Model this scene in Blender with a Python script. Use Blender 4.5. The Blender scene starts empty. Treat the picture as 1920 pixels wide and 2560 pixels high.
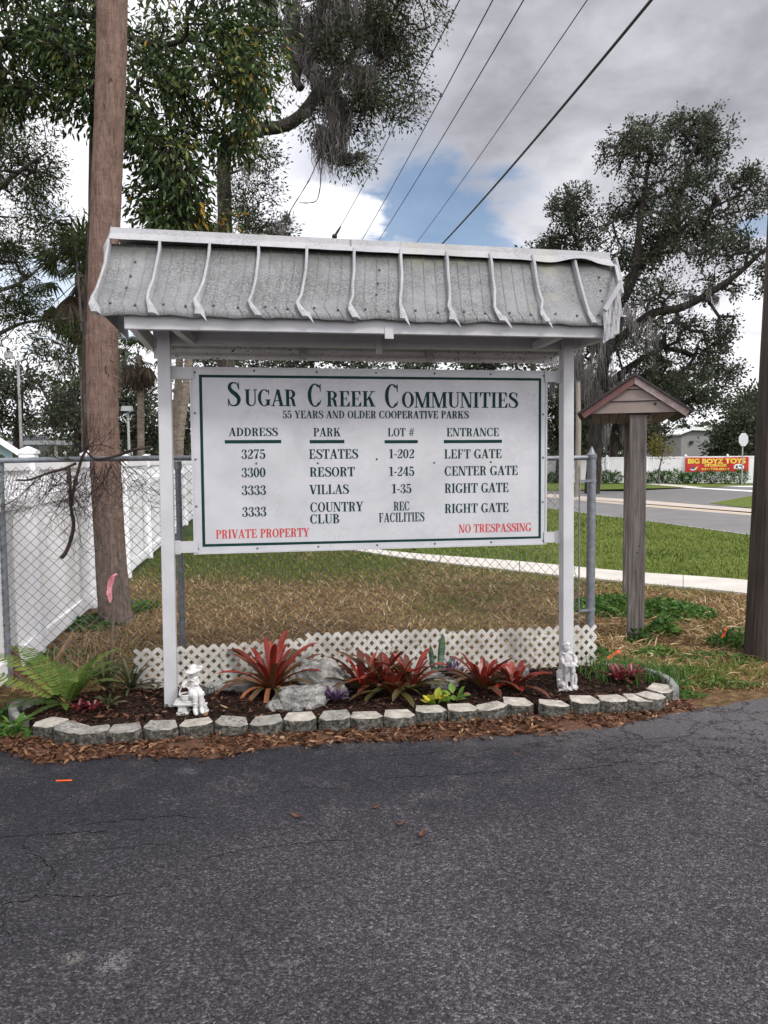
import bpy, math, random
import numpy as np
from mathutils import Vector, Matrix, noise

SC = bpy.context.scene
COL = SC.collection
rad = math.radians

# ------------------------------------------------------------------ camera
EYE, FOC, PITCH, ROLL = 1.66, 1923.0, rad(3.87), -0.009
cam_data = bpy.data.cameras.new("camera")
cam_data.sensor_fit = 'VERTICAL'
cam_data.sensor_height = 36.0
cam_data.lens = 36.0 * FOC / 2560.0
cam_data.clip_start = 0.05
cam_data.clip_end = 3000
cam = bpy.data.objects.new("camera", cam_data)
COL.objects.link(cam)
CAMR = Matrix.Rotation(math.pi / 2 - PITCH, 3, 'X') @ Matrix.Rotation(ROLL, 3, 'Z')
cam.matrix_world = Matrix.Translation((0, 0, EYE)) @ CAMR.to_4x4()
SC.camera = cam

def ray(x, y):
    return CAMR @ Vector(((x - 960) / FOC, -(y - 1280) / FOC, -1.0))
def P(x, y, Y):                      # photo pixel -> point at distance Y
    d = ray(x, y)
    return Vector((0, 0, EYE)) + d * (Y / d.y)
def G(x, y, z=0.0):                  # photo pixel -> point on the ground
    d = ray(x, y)
    return Vector((0, 0, EYE)) + d * ((z - EYE) / d.z)

# ------------------------------------------------------------------ node helpers
def nd(nt, t, ins=None, **props):
    n = nt.nodes.new('ShaderNode' + t)
    for k, v in props.items():
        setattr(n, k, v)
    for k, v in (ins or {}).items():
        s = n.inputs[k]
        if isinstance(v, bpy.types.NodeSocket):
            nt.links.new(v, s)
        elif isinstance(v, (tuple, list)) and len(v) == 3 and s.type == 'RGBA':
            s.default_value = (*v, 1)
        else:
            s.default_value = v
    return n
def ramp(nt, fac, stops):
    n = nd(nt, 'ValToRGB', {0: fac})
    el = n.color_ramp.elements
    while len(el) < len(stops):
        el.new(0.5)
    for e, (p, c) in zip(el, stops):
        e.position = p
        e.color = (*c, 1) if isinstance(c, (tuple, list)) else (c, c, c, 1)
    return n.outputs[0]
def math_(nt, op, a, b=0.0, c=None, clamp=False):
    n = nd(nt, 'Math', {0: a, 1: b} if c is None else {0: a, 1: b, 2: c}, operation=op)
    n.use_clamp = clamp
    return n.outputs[0]
def mix(nt, f, a, b, blend='MIX'):
    return nd(nt, 'MixRGB', {0: f, 1: a, 2: b}, blend_type=blend).outputs[0]
def noi(nt, vec, scale, detail=4, rough=0.5, dist=0.0):
    return nd(nt, 'TexNoise', {'Vector': vec, 'Scale': scale, 'Detail': detail, 'Roughness': rough, 'Distortion': dist}).outputs[0]
def smooth(nt, v, lo, hi, a=0.0, b=1.0):
    n = nd(nt, 'MapRange', {0: v, 1: lo, 2: hi, 3: a, 4: b}, interpolation_type='SMOOTHSTEP')
    return n.outputs[0]

# ------------------------------------------------------------------ sky
SUN_AZ, SUN_EL = rad(140), rad(46)   # azimuth from +Y clockwise: behind and to the right
to_sun = Vector((math.sin(SUN_AZ) * math.cos(SUN_EL), math.cos(SUN_AZ) * math.cos(SUN_EL), math.sin(SUN_EL)))
W = bpy.data.worlds.new("World")
SC.world = W
W.use_nodes = True
nt = W.node_tree
nt.nodes.clear()
sky = nd(nt, 'TexSky', sky_type='NISHITA')
sky.sun_disc = False
sky.sun_elevation = SUN_EL
sky.sun_rotation = SUN_AZ
sky.ozone_density = 1.6
sky.dust_density = 0.6
tc = nd(nt, 'TexCoord').outputs['Generated']
sep = nd(nt, 'SeparateXYZ', {0: tc})
den = math_(nt, 'ADD', math_(nt, 'MAXIMUM', sep.outputs[2], 0.0), 0.22)
pv = nd(nt, 'CombineXYZ', {0: math_(nt, 'DIVIDE', sep.outputs[0], den), 1: math_(nt, 'DIVIDE', sep.outputs[1], den), 2: 0.0}).outputs[0]
n1 = noi(nt, pv, 1.9, 7, 0.55, 0.25)
n2 = noi(nt, nd(nt, 'VectorMath', {0: pv, 1: (3.7, 1.9, 0.4)}).outputs[0], 0.9, 6, 0.52, 0.3)
n3 = noi(nt, nd(nt, 'VectorMath', {0: pv, 1: (13.7, 6.1, 2.4)}).outputs[0], 5.0, 6, 0.6, 0.2)
def toward(px, py, a, b):            # soft window of sky around one direction
    d = ray(px, py).normalized()
    dot = nd(nt, 'VectorMath', {0: tc, 1: tuple(d)}, operation='DOT_PRODUCT').outputs['Value']
    ang = math_(nt, 'ARCCOSINE', math_(nt, 'MINIMUM', dot, 1.0))
    return ang
nz = math_(nt, 'MULTIPLY', math_(nt, 'SUBTRACT', n1, 0.5), 0.34)
nz3 = math_(nt, 'MULTIPLY', math_(nt, 'SUBTRACT', n3, 0.5), 0.15)
rag = math_(nt, 'ADD', nz, nz3)
def hole(px, py, r):
    return smooth(nt, math_(nt, 'ADD', toward(px, py, 0, 0), rag), r * 1.25, r * 0.55)
h1 = hole(1080, 540, 0.088)
h2 = hole(960, 560, 0.05)
h3 = math_(nt, 'MULTIPLY', hole(130, 680, 0.08), 0.6)
h4 = math_(nt, 'MULTIPLY', hole(1905, 545, 0.03), 0.8)
hb = math_(nt, 'MULTIPLY', hole(960, 500, 0.13), 0.30)
blue = math_(nt, 'MAXIMUM', math_(nt, 'MAXIMUM', h1, h2), math_(nt, 'MAXIMUM', math_(nt, 'MAXIMUM', h3, h4), hb))
# a lit cumulus low beside the blue gap
cu = smooth(nt, math_(nt, 'ADD', toward(835, 590, 0, 0), math_(nt, 'MULTIPLY', rag, 0.8)), 0.066, 0.036)
blue = math_(nt, 'MULTIPLY', blue, math_(nt, 'SUBTRACT', 1.0, cu))
# how thick / bright the cloud deck is
thick = math_(nt, 'ADD', math_(nt, 'ADD', math_(nt, 'MULTIPLY', n2, 0.95), math_(nt, 'MULTIPLY', n1, 0.70)), math_(nt, 'ADD', math_(nt, 'MULTIPLY', n3, 0.42), -0.66))
thick = math_(nt, 'ADD', thick, math_(nt, 'MULTIPLY', smooth(nt, sep.outputs[2], 0.12, 0.60), 0.10))
dark_r = smooth(nt, toward(1750, -150, 0, 0), 0.62, 0.10)
thick = math_(nt, 'ADD', thick, math_(nt, 'MULTIPLY', dark_r, 0.52))
cloud = ramp(nt, thick, [(0.40, (1.02, 1.01, 1.05)), (0.52, (0.90, 0.89, 0.94)), (0.64, (0.72, 0.715, 0.765)), (0.78, (0.52, 0.52, 0.565)), (0.92, (0.36, 0.36, 0.40)), (1.0, (0.28, 0.285, 0.32))])
cloud = mix(nt, cu, cloud, (1.0, 1.0, 1.02))
sdot = nd(nt, 'VectorMath', {0: tc, 1: tuple(to_sun)}, operation='DOT_PRODUCT').outputs['Value']
glow = math_(nt, 'ADD', 1.0, math_(nt, 'MULTIPLY', smooth(nt, sdot, -0.1, 1.0), 0.75))
CLOUD_K = 9.4
cloud = nd(nt, 'VectorMath', {0: cloud, 'Scale': math_(nt, 'MULTIPLY', glow, CLOUD_K)}, operation='SCALE').outputs[0]
skyc = nd(nt, 'VectorMath', {0: sky.outputs[0], 1: (0.86, 1.0, 1.06)}, operation='MULTIPLY').outputs[0]
skyc = nd(nt, 'VectorMath', {0: skyc, 'Scale': 0.9}, operation='SCALE').outputs[0]
final = mix(nt, math_(nt, 'SUBTRACT', 1.0, math_(nt, 'MULTIPLY', blue, 0.80)), skyc, cloud)
bg = nd(nt, 'Background', {0: final, 1: 0.10})
nt.links.new(bg.outputs[0], nd(nt, 'OutputWorld').inputs[0])
W.cycles.sampling_method = 'MANUAL'
W.cycles.sample_map_resolution = 512

sun_d = bpy.data.lights.new("sun", 'SUN')
sun_d.energy = 1.8
sun_d.angle = rad(11)
sun_d.color = (1.0, 0.965, 0.92)
sun = bpy.data.objects.new("sun", sun_d)
COL.objects.link(sun)
sun.rotation_euler = (-to_sun).to_track_quat('-Z', 'Y').to_euler()

vs = SC.view_settings
SC.display_settings.display_device = 'sRGB'
vs.view_transform = 'Standard'
vs.look = 'None'
vs.gamma = 1.0
vs.use_curve_mapping = False
vs.exposure = 0.40
SC.cycles.max_bounces = 6
SC.cycles.transparent_max_bounces = 8
SC.cycles.use_denoising = True
SC.cycles.caustics_reflective = False
SC.cycles.caustics_refractive = False

# ------------------------------------------------------------------ object helpers
WM = {}
def thing(name, label, cat, loc=(0, 0, 0), rotz=0.0, group=None):
    o = bpy.data.objects.new(name, None)
    o.empty_display_size = 0.1
    o.location = loc
    o.rotation_euler = (0, 0, rotz)
    COL.objects.link(o)
    WM[o.name] = Matrix.Translation(Vector(loc)) @ Matrix.Rotation(rotz, 4, 'Z')
    return tag(o, label, cat, group)
def tag(o, label=None, cat=None, group=None, kind=None):
    if label: o['label'] = label
    if cat: o['category'] = cat
    if group: o['group'] = group
    if kind: o['kind'] = kind
    return o
def link(name, me, mats, parent=None, world=False, smooth_=False):
    o = bpy.data.objects.new(name, me)
    COL.objects.link(o)
    for m in (mats if isinstance(mats, (list, tuple)) else [mats]):
        me.materials.append(m)
    if smooth_:
        me.polygons.foreach_set('use_smooth', [True] * len(me.polygons))
    if parent is not None:
        o.parent = parent
        pm = WM[parent.name]
        if world:
            o.matrix_parent_inverse = pm.inverted()
            WM[o.name] = Matrix.Identity(4)
        else:
            WM[o.name] = pm
    else:
        WM[o.name] = Matrix.Identity(4)
    return o
def copy_tree(o, parent=None, **kw):
    c = o.copy()
    COL.objects.link(c)
    if parent is not None:
        c.parent = parent
    for ch in list(o.children):
        copy_tree(ch, c)
    return c

class MB:
    def __init__(s):
        s.v, s.f, s.mi, s.cur = [], [], [], 0
    def poly(s, pts):
        i = len(s.v)
        s.v += [tuple(p) for p in pts]
        s.f.append(list(range(i, i + len(pts))))
        s.mi.append(s.cur)
        return s
    def grid(s, rows, close=False):
        i = len(s.v); n = len(rows[0])
        for r in rows: s.v += [tuple(p) for p in r]
        for a in range(len(rows) - 1):
            for b in range(n if close else n - 1):
                c = (b + 1) % n
                s.f.append([i + a * n + b, i + a * n + c, i + (a + 1) * n + c, i + (a + 1) * n + b])
                s.mi.append(s.cur)
        return s
    def box(s, x0, x1, y0, y1, z0, z1):
        return s.hexa([(x0, y0, z0), (x1, y0, z0), (x1, y1, z0), (x0, y1, z0), (x0, y0, z1), (x1, y0, z1), (x1, y1, z1), (x0, y1, z1)])
    def hexa(s, c):
        i = len(s.v)
        s.v += [tuple(p) for p in c]
        for q in ((3, 2, 1, 0), (4, 5, 6, 7), (0, 1, 5, 4), (1, 2, 6, 5), (2, 3, 7, 6), (3, 0, 4, 7)):
            s.f.append([i + k for k in q]); s.mi.append(s.cur)
        return s
    def bar(s, a, b, w, h, up=(0, 0, 1)):     # square bar from a to b
        a, b = Vector(a), Vector(b)
        d = (b - a).normalized()
        sx = d.cross(Vector(up)).normalized() * (w / 2)
        sz = sx.cross(d).normalized() * (h / 2)
        return s.hexa([a - sx - sz, a + sx - sz, b + sx - sz, b - sx - sz, a - sx + sz, a + sx + sz, b + sx + sz, b - sx + sz])
    def tube(s, pts, r, k=8, cap=True, jit=None):
        pts = [Vector(p) for p in pts]
        n = len(pts)
        rr = r if isinstance(r, (list, tuple)) else [r] * n
        d0 = (pts[1] - pts[0]).normalized()
        u = d0.cross(Vector((0.13, 0.97, 0.2)))
        if u.length < 0.1: u = d0.cross(Vector((1, 0, 0)))
        u.normalize()
        rows = []
        for i, p in enumerate(pts):
            d = (pts[min(i + 1, n - 1)] - pts[max(i - 1, 0)]).normalized()
            u = (u - d * u.dot(d)).normalized()
            w = d.cross(u)
            row = []
            for j in range(k):
                a = 2 * math.pi * j / k
                q = u * math.cos(a) + w * math.sin(a)
                row.append(p + q * (rr[i] * (1 + (jit(p, q) if jit else 0))))
            rows.append(row)
        s.grid(rows, True)
        if cap:
            s.poly(rows[0][::-1]); s.poly(rows[-1])
        return s
    def lathe(s, prof, k=16, c=(0, 0, 0)):
        rows = [[(c[0] + r * math.cos(2 * math.pi * j / k), c[1] + r * math.sin(2 * math.pi * j / k), c[2] + z) for j in range(k)] for r, z in prof]
        return s.grid(rows, True)
    def prism(s, pts2, f, d0, d1):            # extrude a 2-D outline; f(a,b,d) -> point
        s.poly([f(a, b, d0) for a, b in pts2]); s.poly([f(a, b, d1) for a, b in pts2][::-1])
        n = len(pts2)
        for i in range(n):
            a, b = pts2[i], pts2[(i + 1) % n]
            s.poly([f(*b, d0), f(*a, d0), f(*a, d1), f(*b, d1)])
        return s
    def sphere(s, c, r, k=10, rows=6):
        c = Vector(c)
        if not isinstance(r, (tuple, list)): r = (r, r, r)
        R = []
        for i in range(rows + 1):
            t = math.pi * i / rows
            st = max(math.sin(t), 1e-3)
            R.append([c + Vector((r[0] * st * math.cos(2 * math.pi * j / k), r[1] * st * math.sin(2 * math.pi * j / k), -r[2] * math.cos(t))) for j in range(k)])
        s.grid(R, True)
        s.poly(R[0][::-1]); s.poly(R[-1])
        return s
    def build(s, name, mats, parent=None, world=False, smooth_=False, bevel=0.0):
        me = bpy.data.meshes.new(name)
        me.from_pydata(s.v, [], s.f)
        me.polygons.foreach_set('material_index', s.mi)
        o = link(name, me, mats, parent, world, smooth_)
        if bevel:
            b = o.modifiers.new('bevel', 'BEVEL'); b.width = bevel; b.segments = 2; b.limit_method = 'ANGLE'
        return o

def npmesh(name, V, F, val=None, mats=None, parent=None, world=True, smooth_=False):
    V = np.asarray(V, dtype=np.float32).reshape(-1, 3); F = np.asarray(F, dtype=np.int32)
    n, k = F.shape
    me = bpy.data.meshes.new(name)
    me.vertices.add(len(V)); me.vertices.foreach_set('co', V.ravel())
    me.loops.add(n * k); me.loops.foreach_set('vertex_index', F.ravel())
    me.polygons.add(n)
    me.polygons.foreach_set('loop_start', np.arange(n, dtype=np.int32) * k)
    me.polygons.foreach_set('loop_total', np.full(n, k, dtype=np.int32))
    me.update(calc_edges=True)
    if val is not None:
        at = me.attributes.new('val', 'FLOAT', 'FACE')
        at.data.foreach_set('value', np.asarray(val, dtype=np.float32))
    return link(name, me, mats, parent, world, smooth_)

def unit(a):
    return a / np.maximum(np.linalg.norm(a, axis=-1, keepdims=True), 1e-9)
def leafmesh(name, pos, d, L, W, val, mats, parent=None, six=False, rng=None, curl=0.15):
    pos = np.asarray(pos, float); d = unit(np.asarray(d, float)); N = len(pos)
    L = np.broadcast_to(L, (N,)).reshape(-1, 1); W = np.broadcast_to(W, (N,)).reshape(-1, 1)
    r = unit(rng.normal(size=(N, 3)) + np.array([0, 0, 0.8]))
    s = unit(np.cross(d, r)); u = np.cross(s, d)
    if six:
        p = [pos, pos + d * L * .33 + s * W * .5 + u * L * .05, pos + d * L * .68 + s * W * .42 + u * L * .02, pos + d * L - u * L * curl,
             pos + d * L * .68 - s * W * .42 + u * L * .02, pos + d * L * .33 - s * W * .5 + u * L * .05]
        V = np.stack(p, 1).reshape(-1, 3)
        b = np.arange(N)[:, None] * 6
        F = np.concatenate([b + [0, 1, 2, 3], b + [0, 3, 4, 5]], 1).reshape(-1, 4)
        val = np.repeat(val, 2)
    else:
        p = [pos, pos + d * L * .45 + s * W * .5 + u * L * .06, pos + d * L - u * L * curl * .5, pos + d * L * .45 - s * W * .5 + u * L * .06]
        V = np.stack(p, 1).reshape(-1, 3)
        F = np.arange(N * 4).reshape(-1, 4)
    return npmesh(name, V, F, val, mats, parent)
def blademesh(name, pos, h, lean, w, val, mats, parent=None, rng=None, curve=0.35):
    pos = np.asarray(pos, float); N = len(pos)
    az = rng.uniform(0, 2 * np.pi, N)
    dr = np.stack([np.cos(az), np.sin(az), np.zeros(N)], 1)
    sd = np.stack([-np.sin(az + rng.normal(0, .5, N)), np.cos(az), np.zeros(N)], 1)
    h = np.broadcast_to(h, (N,))[:, None]; w = np.broadcast_to(w, (N,))[:, None]; lean = np.broadcast_to(lean, (N,))[:, None]
    up = np.array([0, 0, 1.0])
    mid = pos + up * h * .55 * np.cos(lean) + dr * h * .5 * np.sin(lean)
    tip = pos + up * h * np.cos(lean + curve) + dr * h * np.sin(lean + curve)
    V = np.stack([pos - sd * w / 2, pos + sd * w / 2, mid + sd * w * .4, tip, mid - sd * w * .4], 1).reshape(-1, 3)
    b = np.arange(N)[:, None] * 5
    F = np.concatenate([b + [0, 1, 2, 4], b + [4, 2, 3, 3]], 1).reshape(-1, 4)
    # the tip is a triangle: write it as its own pass
    Fq = (b + [0, 1, 2, 4]); Ft = (b + [4, 2, 3])
    me = bpy.data.meshes.new(name)
    me.vertices.add(len(V)); me.vertices.foreach_set('co', V.astype(np.float32).ravel())
    li = np.concatenate([Fq.ravel(), Ft.ravel()]).astype(np.int32)
    me.loops.add(len(li)); me.loops.foreach_set('vertex_index', li)
    me.polygons.add(2 * N)
    me.polygons.foreach_set('loop_start', np.concatenate([np.arange(N) * 4, 4 * N + np.arange(N) * 3]).astype(np.int32))
    me.polygons.foreach_set('loop_total', np.concatenate([np.full(N, 4), np.full(N, 3)]).astype(np.int32))
    me.update(calc_edges=True)
    at = me.attributes.new('val', 'FLOAT', 'FACE')
    at.data.foreach_set('value', np.concatenate([val, val]).astype(np.float32))
    return link(name, me, mats, parent, True)
def frusta(name, P0, P1, R0, R1, k, mats, parent):
    P0, P1 = np.asarray(P0, float), np.asarray(P1, float); N = len(P0)
    d = unit(P1 - P0)
    a = np.where(np.abs(d[:, 2:3]) < .9, np.array([[0, 0, 1.0]]), np.array([[1.0, 0, 0]]))
    u = unit(np.cross(d, a)); w = np.cross(d, u)
    ang = 2 * np.pi * np.arange(k) / k
    ring = u[:, None, :] * np.cos(ang)[None, :, None] + w[:, None, :] * np.sin(ang)[None, :, None]
    V = np.concatenate([P0[:, None] + ring * np.asarray(R0)[:, None, None], P1[:, None] + ring * np.asarray(R1)[:, None, None]], 1)
    j = np.arange(k); j2 = (j + 1) % k
    f = np.stack([j, j2, j2 + k, j + k], 1)
    F = (np.arange(N)[:, None, None] * (2 * k) + f[None]).reshape(-1, 4)
    return npmesh(name, V.reshape(-1, 3), F, None, mats, parent, True, True)
def spline(pts, n):                  # Catmull-Rom through pts, n samples per span
    pts = [Vector(p) for p in pts]
    q = [pts[0] * 2 - pts[1]] + pts + [pts[-1] * 2 - pts[-2]]
    out = []
    for i in range(1, len(q) - 2):
        for j in range(n):
            t = j / n
            a, b, c, d = q[i - 1], q[i], q[i + 1], q[i + 2]
            out.append(0.5 * ((2 * b) + (c - a) * t + (2 * a - 5 * b + 4 * c - d) * t * t + (3 * b - a - 3 * c + d) * t ** 3))
    out.append(pts[-1])
    return out
def lerp(a, b, t): return a + (b - a) * t

# ------------------------------------------------------------------ materials
def newmat(name):
    m = bpy.data.materials.new(name); m.use_nodes = True
    nt = m.node_tree; nt.nodes.clear()
    b = nd(nt, 'BsdfPrincipled'); o = nd(nt, 'OutputMaterial')
    nt.links.new(b.outputs[0], o.inputs[0])
    return m, nt, b, o
def pos_(nt, scale=(1, 1, 1), rot=None, obj=False):
    v = nd(nt, 'TexCoord').outputs['Object'] if obj else nd(nt, 'NewGeometry').outputs['Position']
    if rot or tuple(scale) != (1, 1, 1):
        v = nd(nt, 'Mapping', {'Vector': v, 'Rotation': rot or (0, 0, 0), 'Scale': scale}).outputs[0]
    return v
def bump(nt, b, h, strength=0.3, dist=0.01):
    n = nd(nt, 'Bump', {'Height': h, 'Strength': strength, 'Distance': dist})
    nt.links.new(n.outputs[0], b.inputs['Normal'])
def setv(nt, b, **kw):
    names = dict(col='Base Color', rough='Roughness', metal='Metallic', spec='Specular IOR Level', coat='Coat Weight')
    for k, v in kw.items():
        s = b.inputs[names[k]]
        if isinstance(v, bpy.types.NodeSocket): nt.links.new(v, s)
        else: s.default_value = (*v, 1) if isinstance(v, (tuple, list)) else v
def surf(name, stops, scale=6, rough=0.7, bs=0.0, bscale=None, stretch=(1, 1, 1), spec=0.4, metal=0.0, detail=6, nrough=0.6, obj=False, speck=None, bdist=0.01):
    m, nt, b, o = newmat(name)
    v = pos_(nt, stretch, obj=obj)
    c = ramp(nt, noi(nt, v, scale, detail, nrough), stops)
    if speck:                        # (colour, scale, threshold, patch scale, patch threshold)
        sc, ss, th, ps, pt = speck
        f = smooth(nt, noi(nt, v, ss, 3, 0.6), th, th + 0.06)
        f = math_(nt, 'MULTIPLY', f, smooth(nt, noi(nt, v, ps, 4, 0.6), pt, pt + 0.15))
        c = mix(nt, f, c, sc)
    setv(nt, b, col=c, rough=rough, spec=spec, metal=metal)
    if bs: bump(nt, b, noi(nt, v, bscale or scale * 3, 6, 0.6), bs, bdist)
    return m
def leafmat(name, stops, rough=0.45, trans=0.3, spec=0.4, emitfree=True):
    m, nt, b, o = newmat(name)
    a = nd(nt, 'Attribute', attribute_name='val').outputs['Fac']
    c = ramp(nt, a, stops)
    v = pos_(nt)
    c = mix(nt, 0.35, c, ramp(nt, noi(nt, v, 60, 2), [(0.3, 0.55), (0.7, 1.1)]), 'MULTIPLY')
    setv(nt, b, col=c, rough=rough, spec=spec * .6)
    t = nd(nt, 'BsdfTranslucent', {0: c})
    mx = nd(nt, 'MixShader', {0: trans, 1: b.outputs[0], 2: t.outputs[0]})
    nt.links.new(mx.outputs[0], o.inputs[0])
    return m

# ------------------------------------------------------------------ specific materials
M = {}
M['white_paint'] = surf('white_paint', [(0.3, (.375, .377, .388)), (0.6, (.445, .447, .46))], 5, 0.45, speck=((.33, .33, .32), 60, 0.62, 3, 0.55))
M['vinyl'] = surf('white_vinyl', [(0.3, (.76, .76, .78)), (0.65, (.85, .85, .87))], 3, 0.4, speck=((.48, .49, .45), 45, .62, 2.2, .52))
M['lattice_vinyl'] = surf('weathered_lattice_plastic', [(0.3, (.30, .28, .25)), (0.5, (.44, .42, .385)), (0.7, (.56, .54, .51))], 6, 0.6, speck=((.22, .2, .17), 40, 0.55, 5, 0.5))
M['galv'] = surf('galvanised_steel', [(0.35, (.13, .14, .155)), (0.65, (.21, .225, .245))], 25, 0.5, metal=0.35, spec=0.5)
M['wire'] = surf('galvanised_wire', [(0.35, (.10, .105, .11)), (0.65, (.17, .175, .18))], 25, 0.5, metal=0.3)
M['green'] = surf('dark_green_lettering', [(0.3, (.002, .022, .020)), (0.7, (.003, .034, .031))], 8, 0.6, spec=.15)
M['red'] = surf('red_lettering', [(0.3, (.42, .035, .035)), (0.7, (.52, .05, .05))], 8, 0.4)
M['bolt'] = surf('rusty_bolt', [(0.3, (.06, .055, .06)), (0.7, (.16, .15, .15))], 60, 0.5, metal=0.5)
M['black'] = surf('black_rubber', [(0.3, (.012, .012, .014)), (0.7, (.03, .03, .033))], 10, 0.5)

# sign face: white sheet with dull mottled stains and mildew
m, nt, b, o = newmat('sign_face')
v = pos_(nt)
c = ramp(nt, noi(nt, v, 2.2, 6, 0.62, 0.3), [(0.30, (.36, .365, .385)), (0.5, (.43, .435, .455)), (0.7, (.47, .475, .495))])
blot = smooth(nt, noi(nt, v, 26, 4, 0.62), 0.5, 0.62)
blot = math_(nt, 'MULTIPLY', blot, smooth(nt, noi(nt, v, 2.4, 3), 0.46, 0.62))
c = mix(nt, math_(nt, 'MULTIPLY', blot, 0.25), c, (.54, .54, .565))
mil = math_(nt, 'MULTIPLY', smooth(nt, noi(nt, v, 70, 3, .6), 0.58, 0.66), smooth(nt, noi(nt, v, 3.1, 3), 0.56, 0.68))
c = mix(nt, math_(nt, 'MULTIPLY', mil, 0.6), c, (.22, .22, .18))
setv(nt, b, col=c, rough=smooth(nt, noi(nt, v, 9, 4), .3, .7, .3, .5), spec=.45)
M['sign_face'] = m

# roof sheet: chalky white metal crusted with grey lichen and mildew
def roofmat(name, base, lichen_th, dark, grime=.0):
    m, nt, b, o = newmat(name)
    v = pos_(nt)
    c = ramp(nt, noi(nt, v, 5, 6, 0.65, 0.2), [(0.3, tuple(x * .72 for x in base)), (0.7, base)])
    patch = smooth(nt, noi(nt, v, 3.2, 5, 0.6), 0.38, 0.62)
    l1 = smooth(nt, noi(nt, v, 75, 7, 0.74), lichen_th, lichen_th + 0.12)
    c = mix(nt, math_(nt, 'MULTIPLY', l1, math_(nt, 'ADD', math_(nt, 'MULTIPLY', patch, .55), .3)), c, dark)
    l2 = smooth(nt, noi(nt, v, 95, 4, 0.7), 0.53, 0.60)
    c = mix(nt, math_(nt, 'MULTIPLY', l2, math_(nt, 'ADD', math_(nt, 'MULTIPLY', patch, 0.55), .25 * (1 if grime else 0))), c, (.06, .062, .056))
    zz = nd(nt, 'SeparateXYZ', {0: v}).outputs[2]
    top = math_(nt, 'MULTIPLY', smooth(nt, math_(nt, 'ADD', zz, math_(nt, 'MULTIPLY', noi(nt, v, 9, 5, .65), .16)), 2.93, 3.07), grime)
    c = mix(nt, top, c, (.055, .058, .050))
    big = smooth(nt, noi(nt, nd(nt, 'Mapping', {'Vector': v, 'Scale': (1, 1, .45)}).outputs[0], 7, 5, .65), .50, .68)
    c = mix(nt, math_(nt, 'MULTIPLY', big, grime * .5), c, (.10, .105, .10))
    yel = math_(nt, 'MULTIPLY', smooth(nt, noi(nt, v, 2.0, 3), .60, .75), .45)
    c = mix(nt, yel, c, (.30, .30, .19))
    setv(nt, b, col=c, rough=.62, spec=.35)
    bump(nt, b, noi(nt, v, 90, 4, .6), .2, .002)
    return m
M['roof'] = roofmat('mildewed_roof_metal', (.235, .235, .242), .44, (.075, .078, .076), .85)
M['flash'] = roofmat('ridge_flashing_metal', (.38, .38, .395), .55, (.12, .12, .115))
m, nt, b, o = newmat('spotted_white_metal')
v = pos_(nt)
sp = math_(nt, 'MULTIPLY', smooth(nt, noi(nt, v, 60, 2, .5), .60, .66), smooth(nt, noi(nt, v, 7, 3), .40, .55))
setv(nt, b, col=mix(nt, sp, ramp(nt, noi(nt, v, 6, 4), [(.3, (.58, .58, .58)), (.7, (.74, .74, .75))]), (.05, .05, .045)), rough=.5)
M['spotted'] = m

# asphalt
m, nt, b, o = newmat('asphalt')
v = pos_(nt)
sx = nd(nt, 'SeparateXYZ', {0: v})
X_, Y_ = sx.outputs[0], sx.outputs[1]
vd = nd(nt, 'VectorMath', {0: v, 1: nd(nt, 'VectorMath', {0: nd(nt, 'TexNoise', {'Vector': v, 'Scale': 40.0, 'Detail': 2.0}).outputs[1], 'Scale': .012}, operation='SCALE').outputs[0]}).outputs[0]
vor = nd(nt, 'TexVoronoi', {'Vector': vd, 'Scale': 112.0})
cell = nd(nt, 'SeparateColor', {0: vor.outputs['Color']}).outputs[0]
vor2 = nd(nt, 'TexVoronoi', {'Vector': vd, 'Scale': 190.0})
cell2 = nd(nt, 'SeparateColor', {0: vor2.outputs['Color']}).outputs[0]
agg = ramp(nt, cell, [(0.0, .012), (.3, .026), (.55, .052), (.75, .10), (.9, .16), (.985, .30)])
agg2 = ramp(nt, cell2, [(0.0, .022), (.5, .05), (.85, .11), (1.0, .25)])
c = mix(nt, .5, agg, agg2)
big = noi(nt, v, .55, 4, .55, .2)
med = noi(nt, v, 2.6, 5, .6, .3)
tone = math_(nt, 'ADD', math_(nt, 'MULTIPLY', math_(nt, 'SUBTRACT', math_(nt, 'MULTIPLY', big, 1.6), .35), .9), math_(nt, 'MULTIPLY', med, .8))
tone = math_(nt, 'ADD', tone, math_(nt, 'MULTIPLY', X_, .16))
c = mix(nt, 1.0, c, ramp(nt, math_(nt, 'MULTIPLY', tone, .6), [(.25, (.60, .60, .66)), (.5, (1.0, .955, 1.0)), (.8, (1.5, 1.42, 1.45))]), 'MULTIPLY')
# band of fresh dark sealer along the bed; smoother and bluer
edge = math_(nt, 'ADD', Y_, math_(nt, 'MULTIPLY', X_, -.13))
edge = math_(nt, 'ADD', edge, math_(nt, 'MULTIPLY', math_(nt, 'SUBTRACT', med, .5), .9))
seal = math_(nt, 'MULTIPLY', smooth(nt, edge, 3.05, 3.75), smooth(nt, X_, 2.6, .2))
seal = math_(nt, 'MULTIPLY', seal, smooth(nt, noi(nt, v, 3.3, 4, .6), .34, .52))
c = mix(nt, math_(nt, 'MULTIPLY', seal, .85), c, mix(nt, .6, c, (.014, .017, .026)))
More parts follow.
